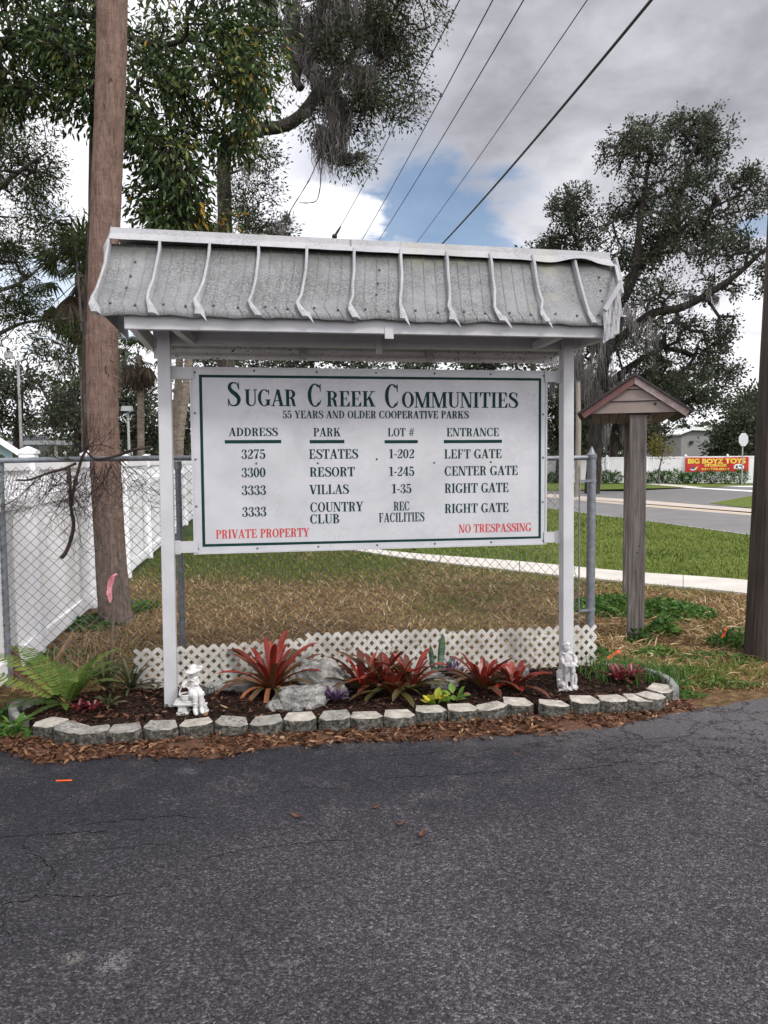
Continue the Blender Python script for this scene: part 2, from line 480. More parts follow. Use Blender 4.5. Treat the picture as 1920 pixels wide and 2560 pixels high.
# dusty pale worn patches
dust = smooth(nt, noi(nt, v, 1.7, 6, .7, .5), .60, .76)
c = mix(nt, math_(nt, 'MULTIPLY', dust, .30), c, (.19, .18, .175))
far_pale = smooth(nt, math_(nt, 'ADD', math_(nt, 'ADD', Y_, math_(nt, 'MULTIPLY', X_, .05)), math_(nt, 'MULTIPLY', noi(nt, v, 6, 5, .65), .5)), 4.55, 4.95)
c = mix(nt, math_(nt, 'MULTIPLY', far_pale, .5), c, (.17, .165, .16))  # asphalt turns paler toward its far edge
def spot(px, py, r, s, colr):
    global c
    g = G(px, py)
    dn = nd(nt, 'VectorMath', {0: v, 1: tuple(g)}, operation='DISTANCE').outputs['Value']
    f = smooth(nt, math_(nt, 'ADD', dn, math_(nt, 'MULTIPLY', math_(nt, 'SUBTRACT', noi(nt, v, 9, 5, .65), .5), r * 1.6)), r, r * .2)
    c = mix(nt, math_(nt, 'MULTIPLY', math_(nt, 'MULTIPLY', f, s), smooth(nt, cell2, .15, .75)), c, colr)
spot(285, 2405, .085, .5, (.36, .35, .34))
spot(185, 2390, .06, .5, (.33, .31, .26))
spot(470, 1928, .08, .35, (.30, .30, .30))
# fine crazing toward the upper right
wob = nd(nt, 'VectorMath', {0: nd(nt, 'TexNoise', {'Vector': v, 'Scale': 2.2, 'Detail': 7.0, 'Roughness': .65}).outputs[1], 'Scale': .75}, operation='SCALE').outputs[0]
vc = nd(nt, 'VectorMath', {0: nd(nt, 'Mapping', {'Vector': v, 'Scale': (.55, 1.0, 1.0), 'Location': (.35, .2, 0)}).outputs[0], 1: wob}).outputs[0]
ce2 = nd(nt, 'TexVoronoi', {'Vector': vc, 'Scale': 3.4}, feature='DISTANCE_TO_EDGE').outputs['Distance']
crack = math_(nt, 'MULTIPLY', smooth(nt, ce2, .020, .006), smooth(nt, math_(nt, 'ADD', math_(nt, 'ADD', Y_, X_), math_(nt, 'MULTIPLY', med, 1.2)), 5.0, 6.3))
c = mix(nt, math_(nt, 'MULTIPLY', crack, .75), c, (.010, .010, .011))
c = mix(nt, 1.0, c, (.66, .64, .675), 'MULTIPLY')
setv(nt, b, col=c, rough=smooth(nt, cell, 0, 1, .75, .95), spec=.22)
hgt = math_(nt, 'ADD', math_(nt, 'MULTIPLY', vor.outputs['Distance'], -1.0), math_(nt, 'MULTIPLY', crack, -1.5))
bump(nt, b, hgt, .95, .009)
M['asphalt'] = m

# ground: thatch, sand and turf
m, nt, b, o = newmat('ground')
v = pos_(nt)
sx = nd(nt, 'SeparateXYZ', {0: v})
g1 = noi(nt, v, .9, 5, .6, .3); g2 = noi(nt, v, 14, 6, .7); g3 = noi(nt, v, 60, 4, .65)
dry = ramp(nt, g2, [(.3, (.035, .020, .010)), (.5, (.13, .08, .038)), (.72, (.26, .18, .09))])
grn = ramp(nt, g2, [(.3, (.020, .030, .009)), (.55, (.05, .075, .02)), (.75, (.10, .12, .04))])
far = smooth(nt, math_(nt, 'ADD', sx.outputs[1], math_(nt, 'MULTIPLY', math_(nt, 'SUBTRACT', g1, .5), 9)), 8.0, 13.5)
c = mix(nt, far, dry, grn)
c = mix(nt, .5, c, ramp(nt, g3, [(.3, .5), (.7, 1.35)]), 'MULTIPLY')
setv(nt, b, col=c, rough=.95, spec=.1)
bump(nt, b, math_(nt, 'ADD', g2, g3), .8, .03)
M['ground'] = m
M['turf'] = surf('turf', [(.3, (.05, .072, .014)), (.5, (.10, .135, .028)), (.7, (.155, .185, .05))], 9, .95, .8, 40, spec=.1, bdist=.03)
M['road'] = surf('road_asphalt', [(.3, (.13, .125, .125)), (.7, (.17, .165, .165))], 1.2, .85, .2, 60, spec=.3)
M['sidewalk'] = surf('pale_concrete', [(.3, (.42, .39, .35)), (.7, (.56, .53, .48))], 1.5, .85, .15, 40, spec=.25)
M['gutter'] = surf('sandy_concrete', [(.3, (.36, .31, .27)), (.7, (.45, .40, .35))], 1.5, .85, .15, 40)
M['roadpaint'] = surf('road_paint', [(.3, (.62, .62, .62)), (.7, (.78, .78, .78))], 7, .7)
M['yellowpaint'] = surf('faded_yellow_paint', [(.3, (.42, .34, .24)), (.7, (.48, .39, .28))], 7, .7)
M['mulch'] = surf('dark_mulch', [(.3, (.010, .006, .005)), (.55, (.028, .016, .012)), (.75, (.07, .04, .028))], 22, .95, 1.0, 60, spec=.15, bdist=.03)
M['chips'] = leafmat('bark_chips', [(0, (.012, .007, .006)), (.5, (.045, .023, .016)), (.85, (.10, .055, .035)), (1, (.28, .20, .13))], .85, .0, .15)
M['litter'] = leafmat('dead_leaves', [(0, (.035, .015, .010)), (.35, (.085, .038, .022)), (.7, (.165, .080, .043)), (.9, (.29, .165, .09)), (1, (.42, .31, .2))], .6, .08, .3)
M['straw'] = leafmat('dry_straw', [(0, (.065, .036, .016)), (.4, (.27, .165, .072)), (.75, (.48, .335, .17)), (1, (.66, .53, .36))], .8, .15, .2)
M['grass'] = leafmat('grass_blades', [(0, (.05, .072, .012)), (.35, (.125, .170, .028)), (.65, (.21, .24, .055)), (.85, (.33, .28, .10)), (1, (.44, .35, .18))], .6, .3, .25)
M['weeds'] = leafmat('weed_leaves', [(0, (.022, .06, .012)), (.5, (.06, .15, .028)), (1, (.17, .25, .06))], .45, .3, .35)

# ------------------------------------------------------------------ the setting
def struct(o): o['kind'] = 'structure'; return o
def sheet(name, pts, z, mt, thick=0.0):
    mb = MB()
    if thick:
        mb.prism([(p[0], p[1]) for p in pts], lambda a, b_, d: (a, b_, d), z, z - thick)
        return struct(mb.build(name, mt))
    mb.poly([(p[0], p[1], z) for p in pts])
    return struct(mb.build(name, mt))
sheet('ground', [(-400, -60), (400, -60), (400, 700), (-400, 700)], -0.012, M['ground'])

# driveway: one sheet with an irregular crumbled edge
edge_px = [(-700, 1985), (-300, 1905), (0, 1880), (104, 1905), (174, 1899), (347, 1888), (520, 1897), (640, 1871), (780, 1862), (960, 1848), (1100, 1843), (1284, 1837), (1440, 1825), (1539, 1812), (1683, 1783), (1790, 1766), (1920, 1745), (2200, 1722), (2700, 1690)]
rng = random.Random(3)
edge = []
gp = [G(*e) for e in edge_px]
for i in range(len(gp) - 1):
    for j in range(12):
        p = gp[i].lerp(gp[i + 1], j / 12)
        edge.append((p.x + rng.uniform(-.01, .01), p.y + noise.noise((p.x * 5, p.y * 5, 1)) * .05 + rng.uniform(-.012, .012)))
mb = MB()
for i in range(len(edge) - 1):
    a, b_ = edge[i], edge[i + 1]
    mb.poly([(a[0], -8, 0), (b_[0], -8, 0), (b_[0], b_[1], 0), (a[0], a[1], 0)])
mb.poly([(-30, -8, 0), (edge[0][0], -8, 0), (edge[0][0], edge[0][1], 0), (-30, edge[0][1] - 1, 0)])
mb.poly([(edge[-1][0], -8, 0), (30, -8, 0), (30, 9, 0), (edge[-1][0], edge[-1][1], 0)])
struct(mb.build('driveway', M['asphalt']))
def edge_y(x):
    for i in range(len(edge) - 1):
        if edge[i][0] <= x <= edge[i + 1][0]:
            t = (x - edge[i][0]) / max(edge[i + 1][0] - edge[i][0], 1e-6)
            return lerp(edge[i][1], edge[i + 1][1], t)
    return edge[-1][1]

# concrete footpath curving away behind the sign
up_ = [G(2400, 1510), G(1883, 1453), G(1558, 1429), G(1300, 1404.6), G(914, 1371)]
lo_ = [G(2400, 1560), G(1883, 1487), G(1558, 1455), G(1300, 1429), G(914, 1381)]
up_.append(up_[-1] + Vector((-2.2, 4.2, 0))); lo_.append(lo_[-1] + Vector((-2.3, 4.4, 0)))
up_.append(up_[-1] + Vector((-4, 14, 0))); lo_.append(lo_[-1] + Vector((-4.3, 14, 0)))
us, ls = spline(up_, 6), spline(lo_, 6)
mb = MB()
for i in range(len(us) - 1):
    j0 = .012 if i % 3 == 0 else 0
    a, b_, c_, d_ = ls[i], ls[i + 1], us[i + 1], us[i]
    if j0:
        a = a.lerp(b_, .03); d_ = d_.lerp(c_, .03)
    mb.hexa([(a.x, a.y, -.1), (b_.x, b_.y, -.1), (c_.x, c_.y, -.1), (d_.x, d_.y, -.1), (a.x, a.y, .012), (b_.x, b_.y, .012), (c_.x, c_.y, .012), (d_.x, d_.y, .012)])
struct(mb.build('sidewalk', M['sidewalk']))
walk_lo = [(p.x, p.y) for p in ls][::-1]; walk_up = [(p.x, p.y) for p in us][::-1]
def interp(tab, x):
    if x <= tab[0][0]: return tab[0][1]
    for (a, ya), (b_, yb) in zip(tab, tab[1:]):
        if a <= x <= b_: return lerp(ya, yb, (x - a) / max(b_ - a, 1e-6))
    return tab[-1][1]

# the street, its flush concrete band and the side road opposite
near_e = [G(2600, 1436), G(1889, 1340), G(1648, 1307), G(1480, 1286), G(1380, 1272)]
near_e.append(near_e[-1] + (near_e[-1] - near_e[-2]).normalized() * 60)
b_lo = [G(2600, 1345), G(1889, 1290), G(1613, 1267), G(1366, 1243)]
b_up = [G(2600, 1322), G(1889, 1272.5), G(1613, 1251), G(1366, 1235)]
far_e = [G(1563, 1228), G(1366, 1227)]
for L_ in (b_lo, b_up, far_e): L_.append(L_[-1] + (L_[-1] - L_[-2]).normalized() * 50)
turf_far = [G(2600, 1600), G(1883, 1453)]
sheet('lawn', [(p.x, p.y) for p in us] + [(-9, 60), (6, 66)] + [(p.x, p.y) for p in near_e[::-1]], -.006, M['turf'])
sheet('street', [(p.x, p.y) for p in near_e] + [(p.x, p.y) for p in b_lo[::-1]], .000, M['road'])
sheet('street_band', [(p.x, p.y) for p in b_lo] + [(p.x, p.y) for p in b_up[::-1]], .004, M['gutter'])
yl = [p.lerp(q, .12) for p, q in zip(b_lo, b_up)]
yl2 = [p.lerp(q, .30) for p, q in zip(b_lo, b_up)]
sheet('street_line', [(p.x, p.y) for p in yl] + [(p.x, p.y) for p in yl2[::-1]], .008, M['yellowpaint'])
wl = [p + Vector((.05, .22, 0)) for p in near_e]
wl2 = [p + Vector((.05, .12, 0)) for p in near_e]
sheet('street_edge_line', [(p.x, p.y) for p in wl] + [(p.x, p.y) for p in wl2[::-1]], .006, M['roadpaint'])
sheet('far_street', [(p.x, p.y) for p in b_up] + [(p.x, p.y) for p in far_e[::-1]] + [tuple(G(1690, 1222).xy), tuple(G(1889, 1215).xy), tuple(G(2600, 1210).xy)], .000, M['road'])
sheet('far_verge', [tuple(G(*q).xy) for q in [(1775, 1259), (1890, 1238), (2600, 1240), (2600, 1318), (1889, 1271.5)]], .010, M['turf'])
sheet('far_lawn', [tuple(G(*q).xy) for q in [(1300, 1227), (1563, 1227.5), (1690, 1222), (1889, 1214.5), (2600, 1208), (2600, 1190), (900, 1190), (900, 1227)]], -.004, M['turf'])
sheet('far_sidewalk', [tuple(G(*q).xy) for q in [(1300, 1203), (1480, 1204.2), (1613, 1210), (1700, 1217.5), (1760, 1217.5), (1640, 1208), (1480, 1201.8), (1300, 1200.8)]], .004, M['sidewalk'])
mb = MB()
for q in ([(1700, 1218.5), (1720, 1217.5), (1893, 1227), (1893, 1230.5)], [(1800, 1215.5), (1893, 1214.5), (1893, 1218.5), (1830, 1216.5)]):
    mb.poly([(p.x, p.y, .006) for p in [G(*k) for k in q]])
struct(mb.build('stop_line', M['roadpaint']))

# open cracks in the asphalt: jagged dark slits, each following its own line
M['crack'] = surf('crack_dark', [(.3, (.004, .004, .004)), (.7, (.010, .010, .011))], 60, .95, spec=.05)
crk_rng = random.Random(21)
mb = MB()
for pts, w0 in (([(-40, 2094), (60, 2090), (140, 2085), (270, 2078)], 4.2), ([(200, 2062), (330, 2050), (420, 2040), (520, 2046)], 3.2), ([(60, 2098), (70, 2125), (92, 2140), (118, 2158), (134, 2200)], 2.6),
                ([(-40, 2260), (40, 2256), (120, 2238), (230, 2242), (330, 2238)], 3.8), ([(118, 2238), (116, 2216), (136, 2196)], 3.0), ([(150, 2140), (290, 2120), (420, 2108)], 1.8), ([(500, 2148), (600, 2128), (720, 2112), (880, 2098)], 2.4),
                ([(20, 2236), (10, 2300), (40, 2360)], 1.6), ([(660, 2312), (700, 2306)], 3), ([(960, 1890), (1040, 1886), (1130, 1878), (1170, 1892), (1260, 1900), (1290, 1912)], 3.0), ([(940, 1945), (1100, 1938), (1270, 1928), (1440, 1922)], 2.6), ([(1000, 2120), (1080, 2104), (1150, 2094)], 1.6),
                ([(1440, 1925), (1560, 1905), (1700, 1890), (1800, 1896)], 2.2), ([(1480, 1820), (1520, 1840), (1600, 1848), (1720, 1842), (1830, 1856)], 2.2), ([(1560, 1905), (1590, 1880), (1600, 1850)], 1.8), ([(1720, 1842), (1760, 1815), (1850, 1800)], 1.8), ([(700, 1985), (760, 1968), (850, 1972), (930, 1950)], 1.8), ([(170, 2330), (165, 2380)], 1.6), ([(1010, 2250), (1050, 2290)], 1.4), ([(1830, 2100), (1920, 2118)], 1.6)):
    ps = spline([G(*p) for p in pts], 10)
    prevL = None
    for i, p in enumerate(ps):
        d = (ps[min(i + 1, len(ps) - 1)] - ps[max(i - 1, 0)]).normalized(); n_ = Vector((-d.y, d.x, 0))
        p = p + n_ * crk_rng.gauss(0, .006)
        w = w0 * .001 * crk_rng.uniform(.15, 1.25) * (1 if 0 < i < len(ps) - 1 else .1)
        cur = (p - n_ * w + Vector((0, 0, .0008)), p + n_ * w + Vector((0, 0, .0008)))
        if prevL: mb.poly([prevL[0], cur[0], cur[1], prevL[1]])
        prevL = cur
struct(mb.build('driveway_cracks', M['crack']))

# ------------------------------------------------------------------ entrance sign
YAW = 0.1696
SO = Vector((-0.05, 5.262, 0.0))
sign = thing('entrance_sign', 'large white community entrance sign with green lettering under a mildewed metal roof', 'sign', SO, YAW)
def sl(u, n, z=0.0):                 # sign frame -> world
    return SO + Vector((math.cos(YAW) * u - math.sin(YAW) * n, math.sin(YAW) * u + math.cos(YAW) * n, z))

# posts (square aluminium tubes)
for (u0, u1, ub0, ub1) in ((-1.416, -1.335, -1.436, -1.355), (1.314, 1.392, 1.330, 1.409)):
    mb = MB()
    mb.hexa([(ub0, -.075, -.05), (ub1, -.075, -.05), (ub1, .010, -.05), (ub0, .010, -.05), (u0, -.075, 2.535), (u1, -.075, 2.535), (u1, .010, 2.535), (u0, .010, 2.535)])
    mb.build('post', M['white_paint'], sign, bevel=.004)

# board
mb = MB(); mb.box(-1.22, 1.22, 0, .022, 1.052, 2.272)
board = mb.build('board', M['sign_face'], sign, bevel=.003)
mb = MB()                            # raised edging of the sheet
for x0, x1, z0, z1 in ((-1.224, 1.224, 2.262, 2.276), (-1.224, 1.224, 1.048, 1.062), (-1.226, -1.214, 1.048, 2.276), (1.214, 1.226, 1.048, 2.276)):
    mb.box(x0, x1, -.004 if x1 - x0 > 1 else -.006, .026, z0, z1)
mb.build('edge_trim', M['white_paint'], board)
mb = MB()
o4 = [(-1.166, 2.226), (1.181, 2.224), (1.184, 1.092), (-1.170, 1.097)]
i4 = [(-1.147, 2.208), (1.163, 2.206), (1.166, 1.108), (-1.151, 1.115)]
for k in range(4):
    a, b_, c_, d_ = o4[k], o4[(k + 1) % 4], i4[(k + 1) % 4], i4[k]
    mb.poly([(a[0], -.0012, a[1]), (b_[0], -.0012, b_[1]), (c_[0], -.0012, c_[1]), (d_[0], -.0012, d_[1])][::-1])
mb.build('border', M['green'], board)

# --- a small roman face, drawn as outlines
ST, TH = .165, .055
def _r(x0, y0, x1, y1): return [(x0, y0), (x1, y0), (x1, y1), (x0, y1)]
def _sl(xb, xt, w, y0=0.0, y1=1.0): return [(xb, y0), (xb + w, y0), (xt + w, y1), (xt, y1)]
def _ell(cx, cy, rx, ry, sx, sy, a0, a1, n=18):
    out = []
    for i in range(n):
        q = []
        for a, inn in ((a0 + (a1 - a0) * i / n, 0), (a0 + (a1 - a0) * (i + 1) / n, 0), (a0 + (a1 - a0) * (i + 1) / n, 1), (a0 + (a1 - a0) * i / n, 1)):
            t = rad(a)
            q.append((cx + (rx - sx * inn) * math.cos(t), cy + (ry - sy * inn) * math.sin(t)))
        out.append(q)
    return out
def _pen(pts, n=6):
    c_ = spline([(p[0], p[1], 0) for p in pts], n)
    ws = []
    for i in range(len(pts) - 1):
        for j in range(n): ws.append(lerp(pts[i][2], pts[i + 1][2], j / n))
    ws.append(pts[-1][2])
    L, R = [], []
    for i, p in enumerate(c_):
        d = (c_[min(i + 1, len(c_) - 1)] - c_[max(i - 1, 0)]).normalized()
        nn = Vector((-d.y, d.x, 0)) * ws[i] / 2
        L.append((p + nn).xy); R.append((p - nn).xy)
    return [[tuple(L[i]), tuple(R[i]), tuple(R[i + 1]), tuple(L[i + 1])] for i in range(len(c_) - 1)]
def _disc(cx, cy, r): return [[(cx + r * math.cos(rad(a)), cy + r * math.sin(rad(a))) for a in range(0, 360, 30)]]
def _stem(x, w=ST, top=True, bot=True, e=.07):
    o = [_r(x, 0, x + w, 1)]
    if bot: o.append(_r(x - e, 0, x + w + e, TH))
    if top: o.append(_r(x - e, 1 - TH, x + w + e, 1))
    return o
def glyph(ch):
    S, T = ST, TH
    if ch == 'I': return _stem(.09), .36
    if ch == 'H': return _stem(.09) + _stem(.50) + [_r(.2, .49, .55, .49 + T)], .77
    if ch in 'EFL':
        o = [_r(.09, 0, .09 + S, 1), _r(.02, 1 - T, .3, 1), _r(.02, 0, .3, T)]
        if ch in 'EF':
            o += [_r(.2, 1 - T, .54, 1), [(.42, 1 - T), (.54, 1 - T), (.54, .70), (.51, .70)], _r(.2, .5 - T / 2, .42, .5 + T / 2), [(.40, .36), (.43, .36), (.43, .66), (.40, .66)]]
        if ch in 'EL':
            o += [_r(.2, 0, .57, T), [(.42, T), (.57, T), (.59, .32), (.56, .32)]]
        return o, .62
    if ch == 'T': return [_r(.24, 0, .24 + S, 1), _r(.15, 0, .50, T), _r(.02, 1 - T, .63, 1), [(.02, 1 - T), (.14, 1 - T), (.05, .68), (.02, .68)], [(.51, 1 - T), (.63, 1 - T), (.63, .68), (.60, .68)]], .65
    if ch in 'PR':
        o = [_r(.09, 0, .09 + S, 1), _r(.02, 1 - T, .3, 1), _r(.02, 0, .33, T)] + _ell(.28, .735, .30, .265, S, T, -90, 90) + [_r(.2, 1 - T, .28, 1), _r(.2, .47, .28, .47 + T)]
        if ch == 'R': return o + _pen([(.30, .49, T), (.42, .42, S * .9), (.47, .25, S * .95), (.50, .06, S * .8), (.60, .02, T)]), .68
        return o, .60
    if ch == 'B': return [_r(.09, 0, .09 + S, 1), _r(.02, 1 - T, .3, 1), _r(.02, 0, .3, T), _r(.2, .5, .3, .5 + T)] + _ell(.28, .765, .27, .235, S * .95, T, -90, 90) + _ell(.28, .265, .33, .265, S, T, -90, 90), .66
    if ch == 'D': return [_r(.09, 0, .09 + S, 1), _r(.02, 1 - T, .28, 1), _r(.02, 0, .28, T)] + _ell(.26, .5, .40, .5, S, T, -90, 90), .71
    if ch == 'K': return _stem(.09) + [_sl(.22, .54, T * 1.4, .40, 1), _sl(.50, .30, S * 1.05, 0, .62), _r(.44, 1 - T, .70, 1), _r(.42, 0, .74, T)], .76
    if ch == 'A': return [_sl(.05, .31, T * 1.3), _sl(.46, .26, S * 1.05), _r(.15, .30, .50, .30 + T), _r(-.02, 0, .20, T), _r(.39, 0, .72, T)], .70
    if ch == 'V': return [_sl(.26, .05, S * 1.05), _sl(.31, .56, T * 1.3), _r(-.02, 1 - T, .30, 1), _r(.46, 1 - T, .70, 1)], .68
    if ch == 'Y': return [_sl(.25, .04, S * 1.05, .42, 1), _sl(.34, .55, T * 1.3, .45, 1), _r(.25, 0, .25 + S, .48), _r(.17, 0, .50, T), _r(-.02, 1 - T, .30, 1), _r(.46, 1 - T, .70, 1)], .68
    if ch == 'M': return [_r(.08, 0, .08 + T, 1), _sl(.36, .06, S), _sl(.40, .66, T * 1.2), _r(.66, 0, .66 + S, 1), _r(0, 0, .21, T), _r(.59, 0, .90, T), _r(0, 1 - T, .2, 1), _r(.70, 1 - T, .90, 1)], .92
    if ch == 'N': return [_r(.08, 0, .08 + T, 1), _sl(.46, .06, S), _r(.56, 0, .56 + T, 1), _r(0, 0, .21, T), _r(0, 1 - T, .2, 1), _r(.48, 1 - T, .70, 1)], .72
    if ch == 'U': return _pen([(.17, 1, S), (.17, .6, S), (.17, .28, S), (.22, .10, S * .75), (.37, .03, T), (.51, .10, T * 1.1), (.57, .28, T * 1.1), (.57, .6, T), (.57, 1, T)]) + [_r(.02, 1 - T, .32, 1), _r(.48, 1 - T, .68, 1)], .70
    if ch == 'O': return _ell(.35, .5, .33, .515, S, T, 0, 360, 32), .70
    if ch in 'CG':
        o = _ell(.35, .5, .33, .515, S, T, 48, 318, 28) + [[(.53, .90), (.58, 1.0), (.61, 1.0), (.61, .66), (.585, .66)], [(.52, .16), (.58, .08), (.62, .28), (.60, .30)]]
        if ch == 'G': return o + [_r(.47, .04, .47 + S, .40), _r(.40, .40 - T, .70, .40)], .72
        return o, .68
    if ch == 'S': return _pen([(.50, .74, T), (.44, .92, T), (.29, .98, T), (.15, .91, S * .7), (.12, .76, S * .95), (.21, .62, S), (.36, .50, S * 1.15), (.48, .36, S), (.50, .22, S * .95), (.43, .07, S * .6), (.28, .02, T), (.13, .08, T), (.07, .27, T)]) + [_r(.49, .68, .525, 1.0), _r(.04, 0, .075, .32)], .58
    if ch == '0': return _ell(.27, .5, .25, .51, S * .95, T, 0, 360, 28), .54
    if ch == '1': return [_r(.20, 0, .20 + S, 1), _r(.10, 0, .46, T), [(.06, .84), (.2, .90), (.2, 1), (.06, .90)]], .50
    if ch == '2': return _pen([(.12, .72, S * .8), (.12, .86, T), (.25, .97, T), (.40, .88, S * .9), (.41, .70, S), (.30, .46, S * .8), (.13, .24, T), (.06, .06, T)]) + [_r(.05, 0, .44, .13), [(.44, 0), (.48, .30), (.44, .30), (.36, .12)]], .52
    if ch == '3': return _pen([(.10, .80, T), (.14, .93, T), (.25, .97, T), (.38, .90, S * .8), (.39, .75, S * .9), (.33, .58, T * 1.4), (.22, .53, T)]) + _pen([(.22, .53, T), (.36, .48, T * 1.4), (.43, .28, S), (.38, .08, S * .8), (.23, .02, T), (.10, .07, T), (.07, .2, T)]) + _disc(.12, .79, .075) + _disc(.10, .20, .08), .52
    if ch == '4': return [_r(.28, 0, .28 + S * .95, 1), _sl(.02, .29, T * 1.2, .26, 1), _r(.02, .24, .52, .24 + T * 1.3), _r(.2, 0, .52, T)], .54
    if ch == '5': return [_r(.11, .85, .42, 1), _r(.09, .48, .14, 1)] + _pen([(.11, .50, T), (.23, .60, T * 1.2), (.38, .52, S * .8), (.43, .32, S), (.38, .10, S * .8), (.23, .02, T), (.10, .07, T), (.07, .2, T)]) + _disc(.10, .20, .08), .52
    if ch == '7': return [_r(.06, .86, .47, 1), _r(.05, .70, .085, 1)] + _pen([(.45, .90, T), (.33, .58, T * 1.5), (.26, .3, S), (.25, .01, S * 1.1)]), .52
    if ch == '-': return [_r(.03, .34, .27, .44)], .30
    if ch == '#': return [_sl(.15, .27, T * 1.3), _sl(.36, .48, T * 1.3), _r(.06, .60, .62, .60 + T * 1.2), _r(.03, .32, .59, .32 + T * 1.2)], .66
    return [], .30
def lettering(mb, text, x0, x1, yb, h, n):
    gl = [glyph(ch) for ch in text]
    total = sum(a for _, a in gl)
    sx = (x1 - x0) / total
    x = x0; k = 0
    for polys, adv in gl:
        for q in polys:
            mb.poly([(x + a * sx, n - k * .000004, yb + b_ * h) for a, b_ in q]); k += 1
        x += adv * sx
LINES = [('S', -0.99, -0.901, 2.023, 0.156), ('UGAR', -0.878, -0.53, 2.023, 0.11), ('C', -0.463, -0.362, 2.021, 0.151), ('REEK', -0.337, 0.003, 2.022, 0.104), ('C', 0.061, 0.164, 2.015, 0.158), ('OMMUNITIES', 0.179, 1.012, 2.016, 0.107), ('55 YEARS AND OLDER COOPERATIVE PARKS', -0.63, 0.653, 1.943, 0.051), ('ADDRESS', -0.984, -0.661, 1.826, 0.055), ('PARK', -0.426, -0.239, 1.822, 0.057), ('LOT #', 0.081, 0.268, 1.821, 0.056), ('ENTRANCE', 0.494, 0.874, 1.819, 0.058), ('3275', -0.906, -0.746, 1.676, 0.062), ('ESTATES', -0.458, -0.123, 1.672, 0.064), ('1-202', 0.084, 0.267, 1.671, 0.062), ('LEFT GATE', 0.477, 0.894, 1.666, 0.063), ('3300', -0.907, -0.747, 1.554, 0.063), ('RESORT', -0.456, -0.147, 1.552, 0.063), ('1-245', 0.083, 0.266, 1.55, 0.063), ('CENTER GATE', 0.478, 1.013, 1.547, 0.065), ('3333', -0.909, -0.746, 1.436, 0.063), ('VILLAS', -0.458, -0.189, 1.433, 0.064), ('1-35', 0.102, 0.245, 1.431, 0.063), ('RIGHT GATE', 0.478, 0.945, 1.427, 0.066), ('3333', -0.909, -0.747, 1.292, 0.064), ('COUNTRY', -0.456, -0.092, 1.313, 0.065), ('CLUB', -0.458, -0.254, 1.234, 0.063), ('REC', 0.117, 0.232, 1.312, 0.061), ('FACILITIES', 0.014, 0.335, 1.234, 0.063), ('RIGHT GATE', 0.478, 0.945, 1.287, 0.064)]
mb = MB()
for t in LINES[:6]: lettering(mb, *t, -.0014)
mb.build('heading_lettering', M['green'], board)
for t in LINES[6:]:
    mb = MB(); lettering(mb, *t, -.0014); mb.build('lettering', M['green'], board)
for t in (('PRIVATE PROPERTY', -1.083, -0.462, 1.149, 0.058), ('NO TRESPASSING', 0.579, 1.113, 1.147, 0.058)):
    mb = MB(); lettering(mb, *t, -.0014); tag(mb.build('warning_lettering', M['red'], board), 'red warning lettering')
for a, b_, z in ((-1.01, -0.641, 1.789), (-0.451, -0.217, 1.787), (0.059, 0.291, 1.784), (0.475, 0.894, 1.783)):
    mb = MB(); mb.poly([(a, -.0014, z - .011), (b_, -.0014, z - .011), (b_, -.0014, z + .011), (a, -.0014, z + .011)])
    mb.build('underline', M['green'], board)
mb = MB(); mb.lathe([(0.0, .0055), (.004, .005), (.0068, .002), (.0072, 0)], 10)
b0 = mb.build('bolt', M['bolt'], board, smooth_=True)
b0.rotation_euler = (rad(90), 0, 0)
for k, (u, z) in enumerate([(-1.192, 2.241), (-0.81, 2.255), (-0.398, 2.251), (0.005, 2.248), (0.411, 2.248), (0.811, 2.248), (1.199, 2.240), (-1.197, 1.976), (-1.20, 1.675), (-1.203, 1.366), (-1.200, 1.085), (1.197, 1.971), (1.197, 1.667), (1.197, 1.352), (1.203, 1.074), (-0.812, 1.077), (-0.403, 1.077), (0.001, 1.077), (0.408, 1.076), (0.816, 1.075), (-0.808, 1.645), (-0.399, 1.643), (0.004, 1.666), (0.406, 1.638), (0.813, 1.639)]):
    bb = b0 if k == 0 else b0.copy()
    if k: COL.objects.link(bb)
    bb.location = (u, -.0005, z)
for sgn in (-1, 1):                  # brackets tying the board to the posts
    for z in (2.235, 1.10):
        mb = MB()
        a, b_ = (-1.345, -1.20) if sgn < 0 else (1.205, 1.325)
        mb.box(a, b_, -.012, -.002, z - .038, z + .038)
        pa, pb = (-1.352, -1.310) if sgn < 0 else (1.288, 1.330)
        mb.box(pa, pb, -.019, -.013, z - .045, z + .045)
        for rx in (.012, .03):
            for rz in (-.03, 0, .03):
                mb.box(pa + rx - .003, pa + rx + .003, -.022, -.019, z + rz - .003, z + rz + .003)
        mb.build('bracket', M['white_paint'], sign)

# frame under the roof
mb = MB(); mb.box(-1.552, 1.50, -.47, -.43, 2.435, 2.56); mb.build('front_beam', M['white_paint'], sign, bevel=.003)
mb = MB(); mb.box(-.015, .04, -.475, -.465, 2.405, 2.48); mb.build('beam_splice', M['white_paint'], sign)
for x in (-1.535, 1.455):
    mb = MB(); mb.box(x, x + .045, -.43, .43, 2.44, 2.535); mb.build('side_beam', M['white_paint'], sign, bevel=.003)
mb = MB(); mb.box(-1.335, 1.314, -.03, .03, 2.415, 2.515); mb.build('header_beam', M['white_paint'], sign, bevel=.003)
for x in (-1.20, 1.12):
    mb = MB(); mb.bar((x + (-.12 if x < 0 else .12), -.43, 2.50), (x, -.03, 2.44), .045, .05); mb.build('brace', M['white_paint'], sign)
for x in (.02,):
    mb = MB(); mb.box(x - .02, x + .02, -.052, -.03, 2.37, 2.5); mb.build('hanger', M['white_paint'], sign)
